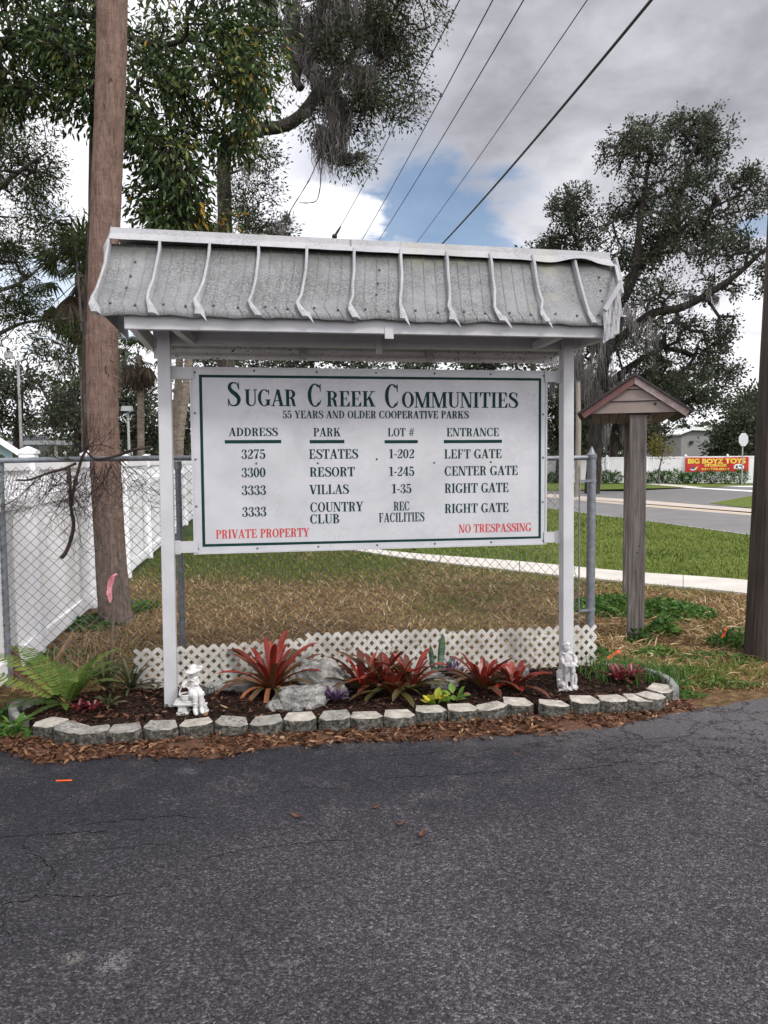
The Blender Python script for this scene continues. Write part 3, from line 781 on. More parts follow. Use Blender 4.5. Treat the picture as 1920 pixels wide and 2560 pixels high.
mb = MB(); mb.box(-1.30, .03, -.42, -.30, 2.522, 2.534); mb.box(.08, 1.2, -.42, -.30, 2.522, 2.534); mb.build('soffit_strip', M['white_paint'], sign)
mb = MB(); mb.box(-1.60, 1.58, -.46, .47, 2.575, 2.585); mb.build('roof_deck', M['white_paint'], sign)
# rear fascia: corrugated strip seen below the header
rows = []
for z, n in ((2.585, .44), (2.52, .455), (2.50, .448), (2.475, .460), (2.455, .450), (2.43, .462), (2.405, .452), (2.385, .462)):
    rows.append([(-1.50 + 3.0 * i / 40, n + .004 * noise.noise((i * .4, z * 9, 0)), z) for i in range(41)])
mb = MB(); mb.grid(rows); o = mb.build('rear_fascia', M['spotted'], sign)
sm = o.modifiers.new('thick', 'SOLIDIFY'); sm.thickness = .004
for x in (-.46, .48):
    mb = MB(); mb.box(x - .025, x + .025, .42, .445, 2.39, 2.50); mb.build('rear_clip', M['white_paint'], sign)

# mansard pans
RT = [-1.669, -1.369, -1.071, -.765, -.463, -.162, .141, .447, .747, 1.042, 1.335, 1.640]
RB = [-1.712, -1.412, -1.129, -.827, -.544, -.229, .087, .403, .693, .997, 1.312, 1.560]
RB2 = [-1.695, -1.372, -1.112, -.775, -.49, -.19, .10, .411, .735, 1.018, 1.338, 1.45]
prof = [(0, -.160, 3.0), (.15, -.205, 2.925), (.35, -.27, 2.82), (.55, -.345, 2.72), (.72, -.415, 2.64), (.83, -.465, 2.590), (.92, -.498, 2.548), (1.0, -.515, 2.508)]
def at_s(i, s):
    if s < .83: return lerp(RT[i], RB[i], (s / .83) ** 1.5)
    return lerp(RB[i], RB2[i], (s - .83) / .17)
rr = random.Random(11)
def pan(i, rear=False):
    rows = []
    for k, (s, n, z) in enumerate(prof):
        row = []
        for j in range(29):
            t = j / 28
            u = lerp(at_s(i, s), at_s(i + 1, s), t)
            bead = 0
            w = .0045 * noise.noise((u * 5, s * 3, i * 3.1)) * (.3 + s)
            dz = .016 * noise.noise((u * 9, 5.5, i)) * max(0, s - .8) / .2
            row.append((u, (n - bead - w), z + dz))
        if rear: row = [(-p[0] * .98, -p[1] * .94, p[2] + .01) for p in row]
        rows.append(row)
    return rows
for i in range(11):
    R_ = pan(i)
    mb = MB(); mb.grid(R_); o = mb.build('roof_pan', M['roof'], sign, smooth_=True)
    sm = o.modifiers.new('thick', 'SOLIDIFY'); sm.thickness = .004; sm.offset = 1
    if i < 9:
        for j in (7, 14, 21):        # pressed ridges of the sheet
            mb = MB(); rows = []
            for r_ in R_:
                p_ = Vector(r_[j]); rows.append([p_ + Vector((-.0025, -.004, 0)), p_ + Vector((0, -.0050, .001)), p_ + Vector((.0025, -.004, 0))])
            mb.grid(rows); mb.build('pressed_ridge', M['roof'], o)
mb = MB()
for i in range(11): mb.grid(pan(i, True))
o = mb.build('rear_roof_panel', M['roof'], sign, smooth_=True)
sm = o.modifiers.new('thick', 'SOLIDIFY'); sm.thickness = .004; sm.offset = -1
for i in range(12):                  # standing seams, crushed at the eave
    mb = MB(); rows = []
    for k, (s, n, z) in enumerate(prof):
        if i == 11 and s > .6: continue
        u = at_s(i, s)
        h = .046 * (1 - .5 * max(0, s - .75) / .25)
        side = -.012 if s > .8 else 0
        w = .011 + (.012 if s > .85 else 0)
        nx, nz_ = -.82, .57
        b0_ = Vector((u - w, n - .002, z)); b1_ = Vector((u + w, n - .002, z))
        up = Vector((side + rr.uniform(-.004, .004) * (3 if s > .7 else 1), nx * h, nz_ * h))
        rows.append([b0_, b0_ + up * .9 + Vector((w * .3, 0, 0)), b0_.lerp(b1_, .5) + up, b1_ + up * .9 - Vector((w * .3, 0, 0)), b1_])
    mb.grid(rows, True); mb.poly(rows[0]); mb.poly(rows[-1][::-1])
    if i not in (0, 10, 11) and i % 2 == 0 or i in (7, 9):           # torn corner hanging below
        u = RB2[i]
        dx = .030 + rr.uniform(0, .02)
        mb.poly([(u - .035, -.53, 2.56), (u + .012, -.522, 2.545), (u + dx, -.535, 2.478 - rr.uniform(0, .015))])
        mb.poly([(u - .035, -.527, 2.56), (u + dx, -.532, 2.478), (u + .012, -.519, 2.545)])
    mb.build('standing_seam', M['flash'], sign, smooth_=False)
mb = MB(); mb.sphere((0, 0, 0), .0075, 8, 5)     # screws with dark washers on the pans
scr = mb.build('roof_screw', M['bolt'], sign, smooth_=True)
first = True
for i in range(11):
    for s, t in ((.86, .28), (.88, .72)) + (((.25, .55), (.45, .52), (.62, .5)) if i in (0, 5, 10) else ()):
        u = lerp(at_s(i, s), at_s(i + 1, s), t)
        for (s0, n0, z0), (s1, n1, z1) in zip(prof, prof[1:]):
            if s0 <= s <= s1:
                q = (s - s0) / (s1 - s0); n_, z_ = lerp(n0, n1, q), lerp(z0, z1, q)
        if not first:
            scr = scr.copy(); COL.objects.link(scr)
        first = False
        scr.location = (u, n_ - .006, z_ + .004)
# ridge flashing: a cap with a front flange; buckled at the right end
mb = MB(); rows = [[], [], [], [], []]
for j in range(81):
    u = lerp(-1.660, 1.605, j / 80)
    top = lerp(3.098, 3.062, j / 80)
    wave = 0
    if u > 0.95: wave = -.024 * math.sin((u - .95) / .65 * math.pi * 2.4) * min(1, (u - .95) * 4)
    lo = lerp(3.020, 2.975, j / 80) + wave * .9 + .002 * noise.noise((u * 8, 0, 0))
    ul = u * 1.006
    nf = -.198 - abs(wave) * 1.2
    rows[0].append((ul, nf - .006, lo)); rows[1].append((u, -.176, lerp(lo, top, .55))); rows[2].append((u, -.168, top))
    rows[3].append((u, .168, top)); rows[4].append((u, .19, lo))
mb.grid(rows)
o = mb.build('ridge_flashing', M['flash'], sign)
sm = o.modifiers.new('thick', 'SOLIDIFY'); sm.thickness = .003
mb = MB(); mb.poly([(-.186, -.1905, 3.008), (-.176, -.1905, 3.008), (-.176, -.172, 3.078), (-.186, -.172, 3.078)]); mb.build('flashing_joint', M['bolt'], sign)
mb = MB()                            # torn end of the flashing at the left
mb.poly([(-1.655, -.17, 3.105), (-1.672, -.17, 3.02), (-1.722, -.05, 2.90), (-1.735, .02, 3.03), (-1.70, .0, 3.09)])
o = mb.build('bent_flashing_end', M['flash'], sign); o['label'] = 'bent flap of flashing at the left end'
sm = o.modifiers.new('thick', 'SOLIDIFY'); sm.thickness = .003
for sx_, uu in ((0, -1.655), (11, 1.60)):            # end panels
    mb = MB(); pr = [(n + .012, z) for s, n, z in prof]
    ring = [(n, z) for n, z in pr] + [(-n * .94, z) for n, z in pr[::-1]]
    k = 1 if uu > 0 else -1
    pts = [((1.56 if z < 2.75 else uu) if uu > 0 else uu - .02 * (3.0 - z), n, z) for n, z in ring]
    mb.poly(pts if uu > 0 else pts[::-1])
    mb.build('end_panel', M['roof'], sign)
# the torn sheet hanging at the right end
mb = MB(); rows = []
A_, B_, C_, D_ = Vector((1.528, -.47, 2.80)), Vector((1.40, -.50, 2.61)), Vector((1.392, -.515, 2.392)), Vector((1.520, -.48, 2.47))
for i in range(13):
    row = []
    for j in range(13):
        s, t = i / 12, j / 12
        l = B_.lerp(C_, s); r_ = A_.lerp(D_, s)
        p = l.lerp(r_, t)
        p = p + Vector((0, -.018 * abs(math.sin((t * 3.2 + s * .8) * math.pi)) - .02 * noise.noise((s * 3, t * 3, 2)), .012 * noise.noise((s * 5, t * 5, 7))))
        row.append(p)
    rows.append(row)
mb.grid(rows)
o = mb.build('torn_roof_sheet', M['flash'], sign); o['label'] = 'crumpled torn sheet hanging off the right end of the roof'
sm = o.modifiers.new('thick', 'SOLIDIFY'); sm.thickness = .004
mb = MB(); mb.bar((1.528, -.50, 2.79), (1.398, -.53, 2.60), .03, .018, (0, -1, 0)); mb.bar((1.520, -.49, 2.78), (1.645, -.17, 2.99), .02, .02); mb.build('torn_edge', M['flash'], sign)

# ------------------------------------------------------------------ chain-link fence behind the sign
A0, A1 = Vector((-2.83, 5.66, 0)), Vector((1.80, 6.47, 0))
AX = (A1 - A0).normalized(); ALEN = (A1 - A0).length
cl = thing('chain_link_fence', 'grey galvanised chain link fence behind the entrance sign, with pointed end post', 'fence', A0, math.atan2(AX.y, AX.x))
RAIL = 1.68
def zr(x): return RAIL + .012 * math.sin(x * 1.3) - .012 * x / ALEN
mb = MB(); mb.tube([(x, 0, zr(x)) for x in np.linspace(-1.2, ALEN - .03, 14)], .0205, 10); mb.build('top_rail', M['galv'], cl, smooth_=True)
def pxline(px, y=1500):              # distance along the fence line seen at photo column px
    d = ray(px, y)
    nrm = Vector((-AX.y, AX.x, 0)); t = (A0 - Vector((0, 0, EYE))).dot(nrm) / d.dot(nrm)
    return ((Vector((0, 0, EYE)) + d * t) - A0).dot(AX)
for px_, r_ in ((6, .024), (450, .024)):
    x = pxline(px_, 1400)
    mb = MB(); mb.tube([(x, .035, -.05), (x, .035, 1.635)], r_, 12); mb.tube([(x, .03, 1.60), (x, .03, 1.665)], r_ + .006, 12); mb.build('line_post', M['galv'], cl, smooth_=True)
    for z in (.45, 1.05):
        mb = MB(); mb.tube([(x, .035, z), (x, .035, z + .012)], r_ + .004, 12); mb.build('wire_tie', M['wire'], cl)
xe = pxline(1477, 1400)
mb = MB(); mb.tube([(xe, 0, -.05), (xe, 0, 1.66)], .037, 14)
pst = mb.build('end_post', M['galv'], cl, smooth_=True)
mb = MB(); mb.lathe([(.0, .10), (.004, .097), (.030, .04), (.043, .03), (.044, 0), (.0, 0)], 14, (xe, 0, 1.66)); mb.build('post_cap', M['galv'], pst)
xb = pxline(1448, 1400)
mb = MB(); mb.tube([(xb, 0, .22), (xb + .004, .01, .9), (xb - .005, 0, 1.60)], .007, 6); mb.build('tension_bar', M['galv'], cl)
for z in (.37, 1.46):
    mb = MB(); mb.tube([(xe, 0, z), (xe, 0, z + .022)], .0415, 14); mb.box(xb - .01, xe, -.045, -.041, z, z + .022); mb.build('tension_band', M['galv'], cl)
# woven wire
P0_, P1_ = [], []
dw, dh = .080, .080
xs = np.arange(-1.0, xb, dw / 2)
ncol = int((xb + 1.0) / (dw / 2)); nrow = int(1.63 / (dh / 2))
for c_ in range(ncol):
    if c_ % 2: continue
    x0 = -1.0 + c_ * dw / 2
    for r_ in range(nrow):
        za, zb = .03 + r_ * dh / 2, .03 + (r_ + 1) * dh / 2
        xa, xb2 = (x0, x0 + dw / 2) if r_ % 2 == 0 else (x0 + dw / 2, x0)
        sag = .010 * noise.noise((x0 * .7, za * 1.1, 0)); sag2 = .010 * noise.noise((x0 * .7, zb * 1.1, 0))
        P0_.append((xa, .003 * (1 if r_ % 2 else -1) + sag, za)); P1_.append((xb2, .003 * (-1 if r_ % 2 else 1) + sag2, zb))
        xa, xb2 = (x0 + dw, x0 + dw / 2) if r_ % 2 == 0 else (x0 + dw / 2, x0 + dw)
        P0_.append((xa, .003 * (-1 if r_ % 2 else 1) + sag, za)); P1_.append((xb2, .003 * (1 if r_ % 2 else -1) + sag2, zb))
o = frusta('wire_mesh', P0_, P1_, [.0020] * len(P0_), [.0020] * len(P0_), 4, M['wire'], cl)
o.matrix_parent_inverse = Matrix.Identity(4); WM[o.name] = WM[cl.name]

# ------------------------------------------------------------------ white vinyl privacy fence on the left
V0, V1 = Vector((-2.84, 5.55, 0)), Vector((-4.45, 15.4, 0))
VX = (V1 - V0).normalized()
vf = thing('vinyl_fence', 'tall white vinyl privacy fence with lattice top running away on the left', 'fence', V0, math.atan2(VX.y, VX.x))
FH = 1.70
nom = Vector((-VX.y, VX.x, 0))
x1p = ((G(122, 1640) - V0).dot(VX))
posts = [x1p + 2.32 * k for k in range(-2, 12)]
for k, x in enumerate(posts):
    mb = MB(); mb.box(x - .064, x + .064, -.064, .064, -.05, FH + .04)
    p_ = mb.build('fence_post', M['vinyl'], vf, bevel=.006)
    mb = MB(); mb.box(x - .075, x + .075, -.075, .075, FH + .04, FH + .065); mb.hexa([(x - .07, -.07, FH + .065), (x + .07, -.07, FH + .065), (x + .07, .07, FH + .065), (x - .07, .07, FH + .065), (x - .012, -.012, FH + .10), (x + .012, -.012, FH + .10), (x + .012, .012, FH + .10), (x - .012, .012, FH + .10)])
    mb.build('post_cap', M['vinyl'], p_)
    if k == len(posts) - 1: break
    a, b_ = x + .064, posts[k + 1] - .064
    for za, zb in ((FH - .10, FH), (FH - .40, FH - .31), (.04, .19)):
        mb = MB(); mb.box(a, b_, -.03, .03, za, zb); mb.build('fence_rail', M['vinyl'], vf, bevel=.004)
    mb = MB(); n_ = 14; w = (b_ - a) / n_
    for j in range(n_): mb.box(a + j * w, a + (j + 1) * w - .006, -.014 + .0004 * j, .012, .18, FH - .39)
    mb.box(a, b_, -.010, .010, .18, FH - .39)
    mb.build('fence_panel', M['vinyl'], vf)
    mb = MB(); s = -.06
    while s < b_ - a:                # lattice of steep crossing strips
        for dirn, yy in ((1, -.010), (-1, .004)):
            xa, xb2 = (a + s, a + s + .17) if dirn > 0 else (a + s + .17, a + s)
            xa, xb2 = min(max(xa, a), b_), min(max(xb2, a), b_)
            if abs(xa - xb2) > .02:
                mb.hexa([(xa - .017, yy, FH - .315), (xa + .017, yy, FH - .315), (xa + .017, yy + .008, FH - .315), (xa - .017, yy + .008, FH - .315), (xb2 - .017, yy, FH - .095), (xb2 + .017, yy, FH - .095), (xb2 + .017, yy + .008, FH - .095), (xb2 - .017, yy + .008, FH - .095)])
        s += .085
    mb.build('fence_lattice', M['vinyl'], vf)

# ------------------------------------------------------------------ low lattice edging behind the bed
LT, LB = [], []
def lattice(u0, u1, zb0, zb1, h0, h1, n0, n1, label, seed):
    w = u1 - u0
    o = thing('lattice_panel', label, 'edging', sl((u0 + u1) / 2, (n0 + n1) / 2, 0), YAW, 'white lattice edging behind the flower bed')
    mb = MB(); S_ = .030; pit = .0760
    H_ = (h0 + h1) / 2
    cx = (u0 + u1) / 2
    def pt(x, z, d): t = (x - u0) / w; return (x - cx, lerp(n0, n1, t) - (n0 + n1) / 2 + d + .01 * noise.noise((x * 3, z * 4, seed)), lerp(zb0, zb1, t) + z * lerp(h0, h1, t) / H_)
    rows = int(round(H_ / (pit / 1.0)))
    pz = H_ / rows
    cols = int(round(w / pit)); pxw = w / cols
    hx, hz = pxw / 2, pz / 2
    # sheet of diamonds with diamond holes: solid cell pieces around each hole
    q = .30                           # hole half-size as a share of the cell
    for i in range(-0, cols * 2 + 1):
        for j in range(0, rows * 2 + 1):
            if (i + j) % 2: continue
            x, z = u0 + i * hx, j * hz
            if i in (0, cols * 2) and j in (0, rows * 2): continue
            # strips of the diagonal grid: little X at each node
            for sx_, sz_ in ((1, 1), (-1, 1)):
                for e in (-1, 1):
                    dx, dz = sx_ * e * hx, sz_ * e * hz
                    xa, za, xb2, zb2 = x, z, x + dx / 1.0, z + dz / 1.0
                    if not (u0 - 1e-6 <= xb2 <= u1 + 1e-6 and -1e-6 <= zb2 <= H_ + 1e-6): continue
                    if e < 0: continue
                    L_ = math.hypot(dx, dz); nx, nz_ = -dz / L_ * .0140, dx / L_ * .0140
                    d0, d1 = (-.004, .0) if sx_ > 0 else (.0005, .0045)
                    c8 = []
                    for d in (d0, d1):
                        c8 += [pt(xa + nx - dx * .06, za + nz_ - dz * .06, d), pt(xa - nx - dx * .06, za - nz_ - dz * .06, d), pt(xb2 - nx + dx * .06, zb2 - nz_ + dz * .06, d), pt(xb2 + nx + dx * .06, zb2 + nz_ + dz * .06, d)]
                    mb.hexa(c8)
    mb.build('lattice_sheet', M['lattice_vinyl'], o)
lattice(-1.69, -1.06, .015, .02, .30, .31, .46, .44, 'dingy lattice piece at the left end, behind the seated girl statue', 1)
lattice(-1.08, -.44, .02, .03, .31, .32, .43, .42, 'lattice piece behind the first red bromeliad from the left', 2)
lattice(-.46, .58, .045, .03, .335, .34, .44, .42, 'raised lattice piece behind the rocks and the middle bromeliad clump', 3)
lattice(.56, 1.79, .02, .01, .335, .34, .40, .39, 'cleaner white lattice piece at the right end, behind the boy statue', 4)

# ------------------------------------------------------------------ roofed wooden post stand on the right
M['wood'] = None
m, nt, b, o = newmat('weathered_wood')
v = pos_(nt, (26, 26, 1.1))
g = noi(nt, v, 1.6, 8, .62, 1.2)
c = ramp(nt, g, [(.25, (.038, .032, .030)), (.45, (.10, .088, .082)), (.6, (.165, .148, .138)), (.8, (.23, .21, .20))])
cr = smooth(nt, noi(nt, pos_(nt, (45, 45, .8)), 1.0, 4, .6, .6), .66, .72)
c = mix(nt, math_(nt, 'MULTIPLY', cr, .8), c, (.015, .012, .011))
c = mix(nt, .35, c, ramp(nt, noi(nt, pos_(nt), 1.8, 4), [(.3, (.6, .56, .52)), (.7, (1.2, 1.2, 1.2))]), 'MULTIPLY')
setv(nt, b, col=c, rough=.85, spec=.2); bump(nt, b, math_(nt, 'SUBTRACT', g, math_(nt, 'MULTIPLY', cr, .8)), .5, .008)
M['wood'] = m
M['siding'] = surf('tan_vinyl_siding', [(.3, (.22, .175, .155)), (.7, (.28, .23, .205))], 4, .6)
M['redtrim'] = surf('faded_red_trim', [(.3, (.11, .050, .045)), (.7, (.16, .075, .068))], 8, .6)
M['paletrim'] = surf('bare_peeling_trim', [(.3, (.22, .15, .14)), (.55, (.34, .27, .26)), (.75, (.50, .46, .46))], 16, .7)
M['shingle'] = surf('dark_shingle', [(.3, (.022, .020, .022)), (.7, (.055, .05, .052))], 40, .9, .5, 90)
M['soffit'] = surf('dark_red_soffit', [(.3, (.05, .014, .012)), (.7, (.085, .026, .022))], 8, .7)
KY, KB = 7.0, 8.95
kp = P(1588, 1600, KY); kx = kp.x
ks = thing('roofed_post_stand', 'wooden post stand carrying a small gabled roof with tan siding', 'post stand', (kx, KY, 0), -.278)
pk = P(1597, 940, KY - .12); el_ = P(1466, 1031, KY - .12); er_ = P(1726, 1029, KY - .12)
hw = (er_.x - el_.x) / 2; ze = (el_.z + er_.z) / 2; zp = pk.z; cx = (el_.x + er_.x) / 2 - kx
for yy in (0.0, 1.75):
    mb = MB()
    w2 = .074
    mb.hexa([(-w2, -w2 + yy, -.1), (w2, -w2 + yy, -.1), (w2, w2 + yy, -.1), (-w2, w2 + yy, -.1), (-w2, -w2 + yy, ze - .02), (w2, -w2 + yy, ze - .02), (w2, w2 + yy, ze - .02), (-w2, w2 + yy, ze - .02)])
    p_ = mb.build('wood_post', M['wood'], ks, bevel=.008)
    if yy == 0:
        for q in ((.03, 1.72), (.02, .86), (.005, .80), (-.01, .62)):
            mb = MB(); mb.tube([(q[0], -w2 - .001, q[1]), (q[0], -w2 + .004, q[1])], .008, 8); mb.build('knot', M['black'], p_)
y0, y1 = -.10, 1.88
mb = MB(); mb.prism([(cx - hw + .07, ze - .005), (cx + hw - .07, ze - .005), (cx + hw - .07, ze + .012), (cx, zp - .045), (cx - hw + .07, ze + .012)], lambda a, b_, d: (a, d, b_), y0, y0 + .02)
gb = mb.build('gable', M['siding'], ks)
for q in (.33, .66):                  # lapped siding courses
    z = ze + (zp - ze) * q; w_ = (hw - .07) * (1 - q)
    mb = MB(); mb.box(cx - w_ + .03, cx + w_ - .03, y0 - .012, y0 - .001, z - .002, z + .012); mb.build('siding_lap', M['siding'], gb)
    mb = MB(); mb.box(cx - w_ + .02, cx + w_ - .02, y0 - .004, y0 - .001, z - .010, z - .002); mb.build('siding_lap_shade', M['black'], gb)  # black strip standing in for the shade under each lap
mb = MB(); mb.tube([(cx + .175, y0 - .003, ze + .07), (cx + .175, y0 + .01, ze + .07)], .014, 12); mb.build('knothole', M['black'], gb)
for sgn, mt in ((-1, 'redtrim'), (1, 'paletrim')):
    mb = MB()
    e = Vector((cx + sgn * hw, 0, ze)); p = Vector((cx, 0, zp))
    d = (e - p).normalized(); nn_ = Vector((d.z * sgn, 0, -d.x * sgn))
    if nn_.z > 0: nn_ = -nn_
    w_ = .055
    q = [p, e, e + nn_ * w_, p + nn_ * w_ / max(abs(nn_.z), .3) * .9]
    q[3] = Vector((cx, 0, zp - w_ / abs(nn_.z)))
    mb.prism([(k.x, k.z) for k in q], lambda a, b_, dd: (a, dd, b_), y0 - .035, y0 - .014)
    mb.build('rake_trim', M[mt], ks)
    mb = MB()
    up = -nn_
    q = [p + up * .002, e + d * .03 + up * .002, e + d * .03 + up * .020, p + up * .026]
    q[0] = Vector((cx, 0, zp + .003)); q[3] = Vector((cx, 0, zp + .03))
    mb.prism([(k.x, k.z) for k in q], lambda a, b_, dd: (a, dd, b_), y0 - .055, y1 + .05)
    mb.build('shingle_roof', M['shingle'], ks)
mb = MB()
for i in range(9):                    # boarded soffit
    xa = cx - hw + .09 + i * (2 * hw - .18) / 9; xb2 = xa + (2 * hw - .18) / 9 - .006
    mb.box(xa, xb2, y0 + .02, y1, ze - .012 - .001 * (i % 2), ze + .004)
mb.build('soffit', M['soffit'], ks)
mb = MB(); mb.prism([(cx - hw + .1, ze + .005), (cx + hw - .1, ze + .005), (cx, zp - .06)], lambda a, b_, d: (a, d, b_), y1 - .02, y1); mb.build('rear_gable', M['siding'], ks)
mb = MB(); mb.bar((cx + .12, .1, ze - .03), (cx + .16, .5, ze - .03), .05, .05); mb.build('cross_block', M['paletrim'], ks)

# ------------------------------------------------------------------ utility pole at the right edge
M['pole'] = surf('creosoted_pole_wood', [(.3, (.022, .017, .014)), (.5, (.05, .04, .034)), (.7, (.085, .07, .062))], 2.2, .85, .5, 6, stretch=(18, 18, .8), spec=.2)
pb = G(1880, 1652); pt_ = P(1914, 660, pb.y + .16)
r0 = .15
ax0 = pb + Vector((r0 + .01, .13, -.1)); tilt = (pt_.x + .135 - (pb.x + r0 + .01)) / (pt_.z)
mb = MB(); mb.tube([ax0 + Vector((tilt * z, 0, z)) for z in np.linspace(0, 9.5, 30)], [lerp(.155, .115, k / 29) for k in range(30)], 20, jit=lambda p, q: .04 * noise.noise((q.x * 2.5 + p.x, q.y * 2.5, p.z * .35)))
o = tag(mb.build('utility_pole', M['pole'], smooth_=True), 'tall dark wooden utility pole at the right edge beside the driveway', 'utility pole')

# ------------------------------------------------------------------ overhead wires
M['cable'] = surf('dark_cable', [(.3, (.02, .021, .026)), (.7, (.04, .041, .048))], 4, .5)
def wirepath(p0, p1, d0, d1, ext0, ext1, sag):
    a, b_ = P(*p0, d0), P(*p1, d1)
    v_ = (b_ - a); a2 = a - v_ * ext0; b2 = b_ + v_ * ext1
    out = []
    for i in range(41):
        t = i / 40
        # sag vanishes at the two sighted points so the line passes through them
        s = t * (1 + ext0 + ext1) - ext0
        out.append(a2.lerp(b2, t) + Vector((0, 0, sag * s * (s - 1))))
    return out
WR = [((1149, 0), (851, 567), 11.5, 26, .010, 'thin wire nearest the oak, first of the overhead wires from the left'),
      ((1232, 0), (906, 598), 11.5, 26, .010, 'second overhead wire from the left, parallel to the first'),
      ((1309, 0), (947, 600), 11.5, 26, .010, 'middle one of the overhead wires crossing the cloudy sky'),
      ((1468, 0), (1043, 605), 11.5, 26, .0085, 'thinnest overhead wire, just left of the thick cable'),
      ((1628, 0), (1106, 609), 8.5, 19, .0185, 'thick black overhead cable, rightmost of the lines in the sky')]
for k, (p0, p1, d0, d1, r_, lab) in enumerate(WR):
    mb = MB(); pts = wirepath(p0, p1, d0, d1, .9, .35, .25)
    mb.tube(pts, r_, 6)
    o = mb.build('overhead_wire', M['cable'], smooth_=True)
    tag(o, lab, 'power line', 'overhead wires crossing the sky')
    WM[o.name] = Matrix.Identity(4)
    if k == 0:
        e = min(pts, key=lambda q: (q - P(851, 567, 26)).length); d = (pts[-1] - pts[-2]).normalized()
        mb = MB(); mb.tube([e - d * .25, e + d * .5, e + d * 1.6], [.022, .042, .042], 8); mb.sphere(e + d * 1.6, .10, 10, 6)
        mb.build('dead_end_clamp', M['black'], o)

# ------------------------------------------------------------------ edging stones
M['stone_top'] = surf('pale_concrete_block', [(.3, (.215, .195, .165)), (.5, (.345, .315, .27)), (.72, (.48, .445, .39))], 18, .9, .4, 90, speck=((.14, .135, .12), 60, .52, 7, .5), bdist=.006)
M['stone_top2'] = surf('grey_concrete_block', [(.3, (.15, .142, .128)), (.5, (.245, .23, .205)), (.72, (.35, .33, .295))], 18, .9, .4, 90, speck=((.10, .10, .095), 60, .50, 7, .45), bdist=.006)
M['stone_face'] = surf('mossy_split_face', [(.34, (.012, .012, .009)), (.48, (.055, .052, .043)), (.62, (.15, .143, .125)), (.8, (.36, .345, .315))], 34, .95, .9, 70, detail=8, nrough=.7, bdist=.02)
SX = [(99, 1853, 0), (155, 1868, 1), (224, 1874, 1), (310, 1867, 1), (400, 1859, 1), (490, 1851, 0), (577, 1848, 1), (664, 1846, 1), (750, 1840, 0), (838, 1836, 1), (920, 1833, 0), (1003, 1828, 0), (1082, 1818, 0), (1164, 1813, 0), (1240, 1807, 0), (1301, 1799, 0), (1390, 1802, 0), (1471, 1794, 0), (1545, 1791, 0), (1613, 1788, 0), (1655, 1780, 0), (1680, 1757, 0)]
ords = ['first edging stone at the left end of the row, cleanest pale top', 'second edging stone from the left, overlapping its neighbours', 'third edging stone from the left, blackened front', 'fourth edging stone from the left, bluish grey top', 'fifth edging stone from the left, in front of the white sign post', 'edging stone in front of the seated girl statue', 'edging stone just right of the seated girl statue', 'edging stone left of the front limestone rock', 'edging stone in front of the front limestone rock', 'edging stone set apart with a gap, in front of the purple plant', 'edging stone below the left half of the middle bromeliad clump', 'edging stone below the centre of the middle bromeliad clump', 'edging stone in front of the yellow green plant', 'edging stone in front of the small round rock', 'tilted edging stone right of the bright green plant', 'edging stone in front of the right red bromeliads', 'edging stone in front of the boy statue, wide gap on its left', 'edging stone right of the boy statue', 'pale edging stone left of the little dark red plant', 'dark sided edging stone in front of the little dark red plant', 'next to last edging stone at the right end', 'last edging stone at the right end, turned toward the curved kerb']
base = [G(x, y - 4) for x, y, _ in SX]
srng = random.Random(5)
outl = [(-.056, -.082), (.056, -.082), (.102, -.036), (.076, .072), (-.076, .072), (-.102, -.036)]
for k, (x, y, tn) in enumerate(SX):
    pa, pb_ = base[max(k - 1, 0)], base[min(k + 1, len(SX) - 1)]
    tg = (pb_ - pa).normalized()
    if k == len(SX) - 1: tg = Vector((.55, .83, 0))
    ang = math.atan2(tg.y, tg.x) + srng.uniform(-.07, .07)
    nrm = Vector((-math.sin(ang), math.cos(ang), 0))
    c_ = base[k] + nrm * .080
    o = thing('edging_stone', ords[k], 'edging stone', (c_.x, c_.y, 0), ang, 'stones edging the flower bed')
    bm_rows = []
    mb = MB(); K = 40; per = []
    # resample outline
    seg = []
    for i in range(6):
        a, b_ = Vector(outl[i]), Vector(outl[(i + 1) % 6])
        for j in range(7): seg.append(a.lerp(b_, j / 7))
    H_ = .083 + srng.uniform(-.006, .006); tl = srng.uniform(-.010, .010); tl2 = srng.uniform(-.006, .006)
    rows = []
    for zi, z in enumerate((-.02, .012, .03, .045, .058, .070, .079, .083)):
        row = []
        for q in seg:
            ins = 1.0 - (.0 if zi < 5 else (zi - 4) ** 2 * .005)
            f = noise.noise((q.x * 30 + k * 9, q.y * 30, z * 34)) * .007 + noise.noise((q.x * 70 + k * 5, q.y * 70, z * 80)) * .004
            if zi > 5: f *= .5
            d = q.normalized()
            p = q * ins + d * f
            row.append((p.x, p.y, z * H_ / .083 + tl * q.x / .1 + tl2 * q.y / .1 * (1 if zi > 2 else 0)))
        rows.append(row)
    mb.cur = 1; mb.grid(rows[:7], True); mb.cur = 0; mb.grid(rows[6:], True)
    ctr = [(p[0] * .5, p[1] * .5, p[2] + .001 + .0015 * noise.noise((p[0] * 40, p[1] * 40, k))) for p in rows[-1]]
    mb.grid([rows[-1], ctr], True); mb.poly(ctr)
    mb.build('block', [M['stone_top2' if tn else 'stone_top'], M['stone_face']], o)

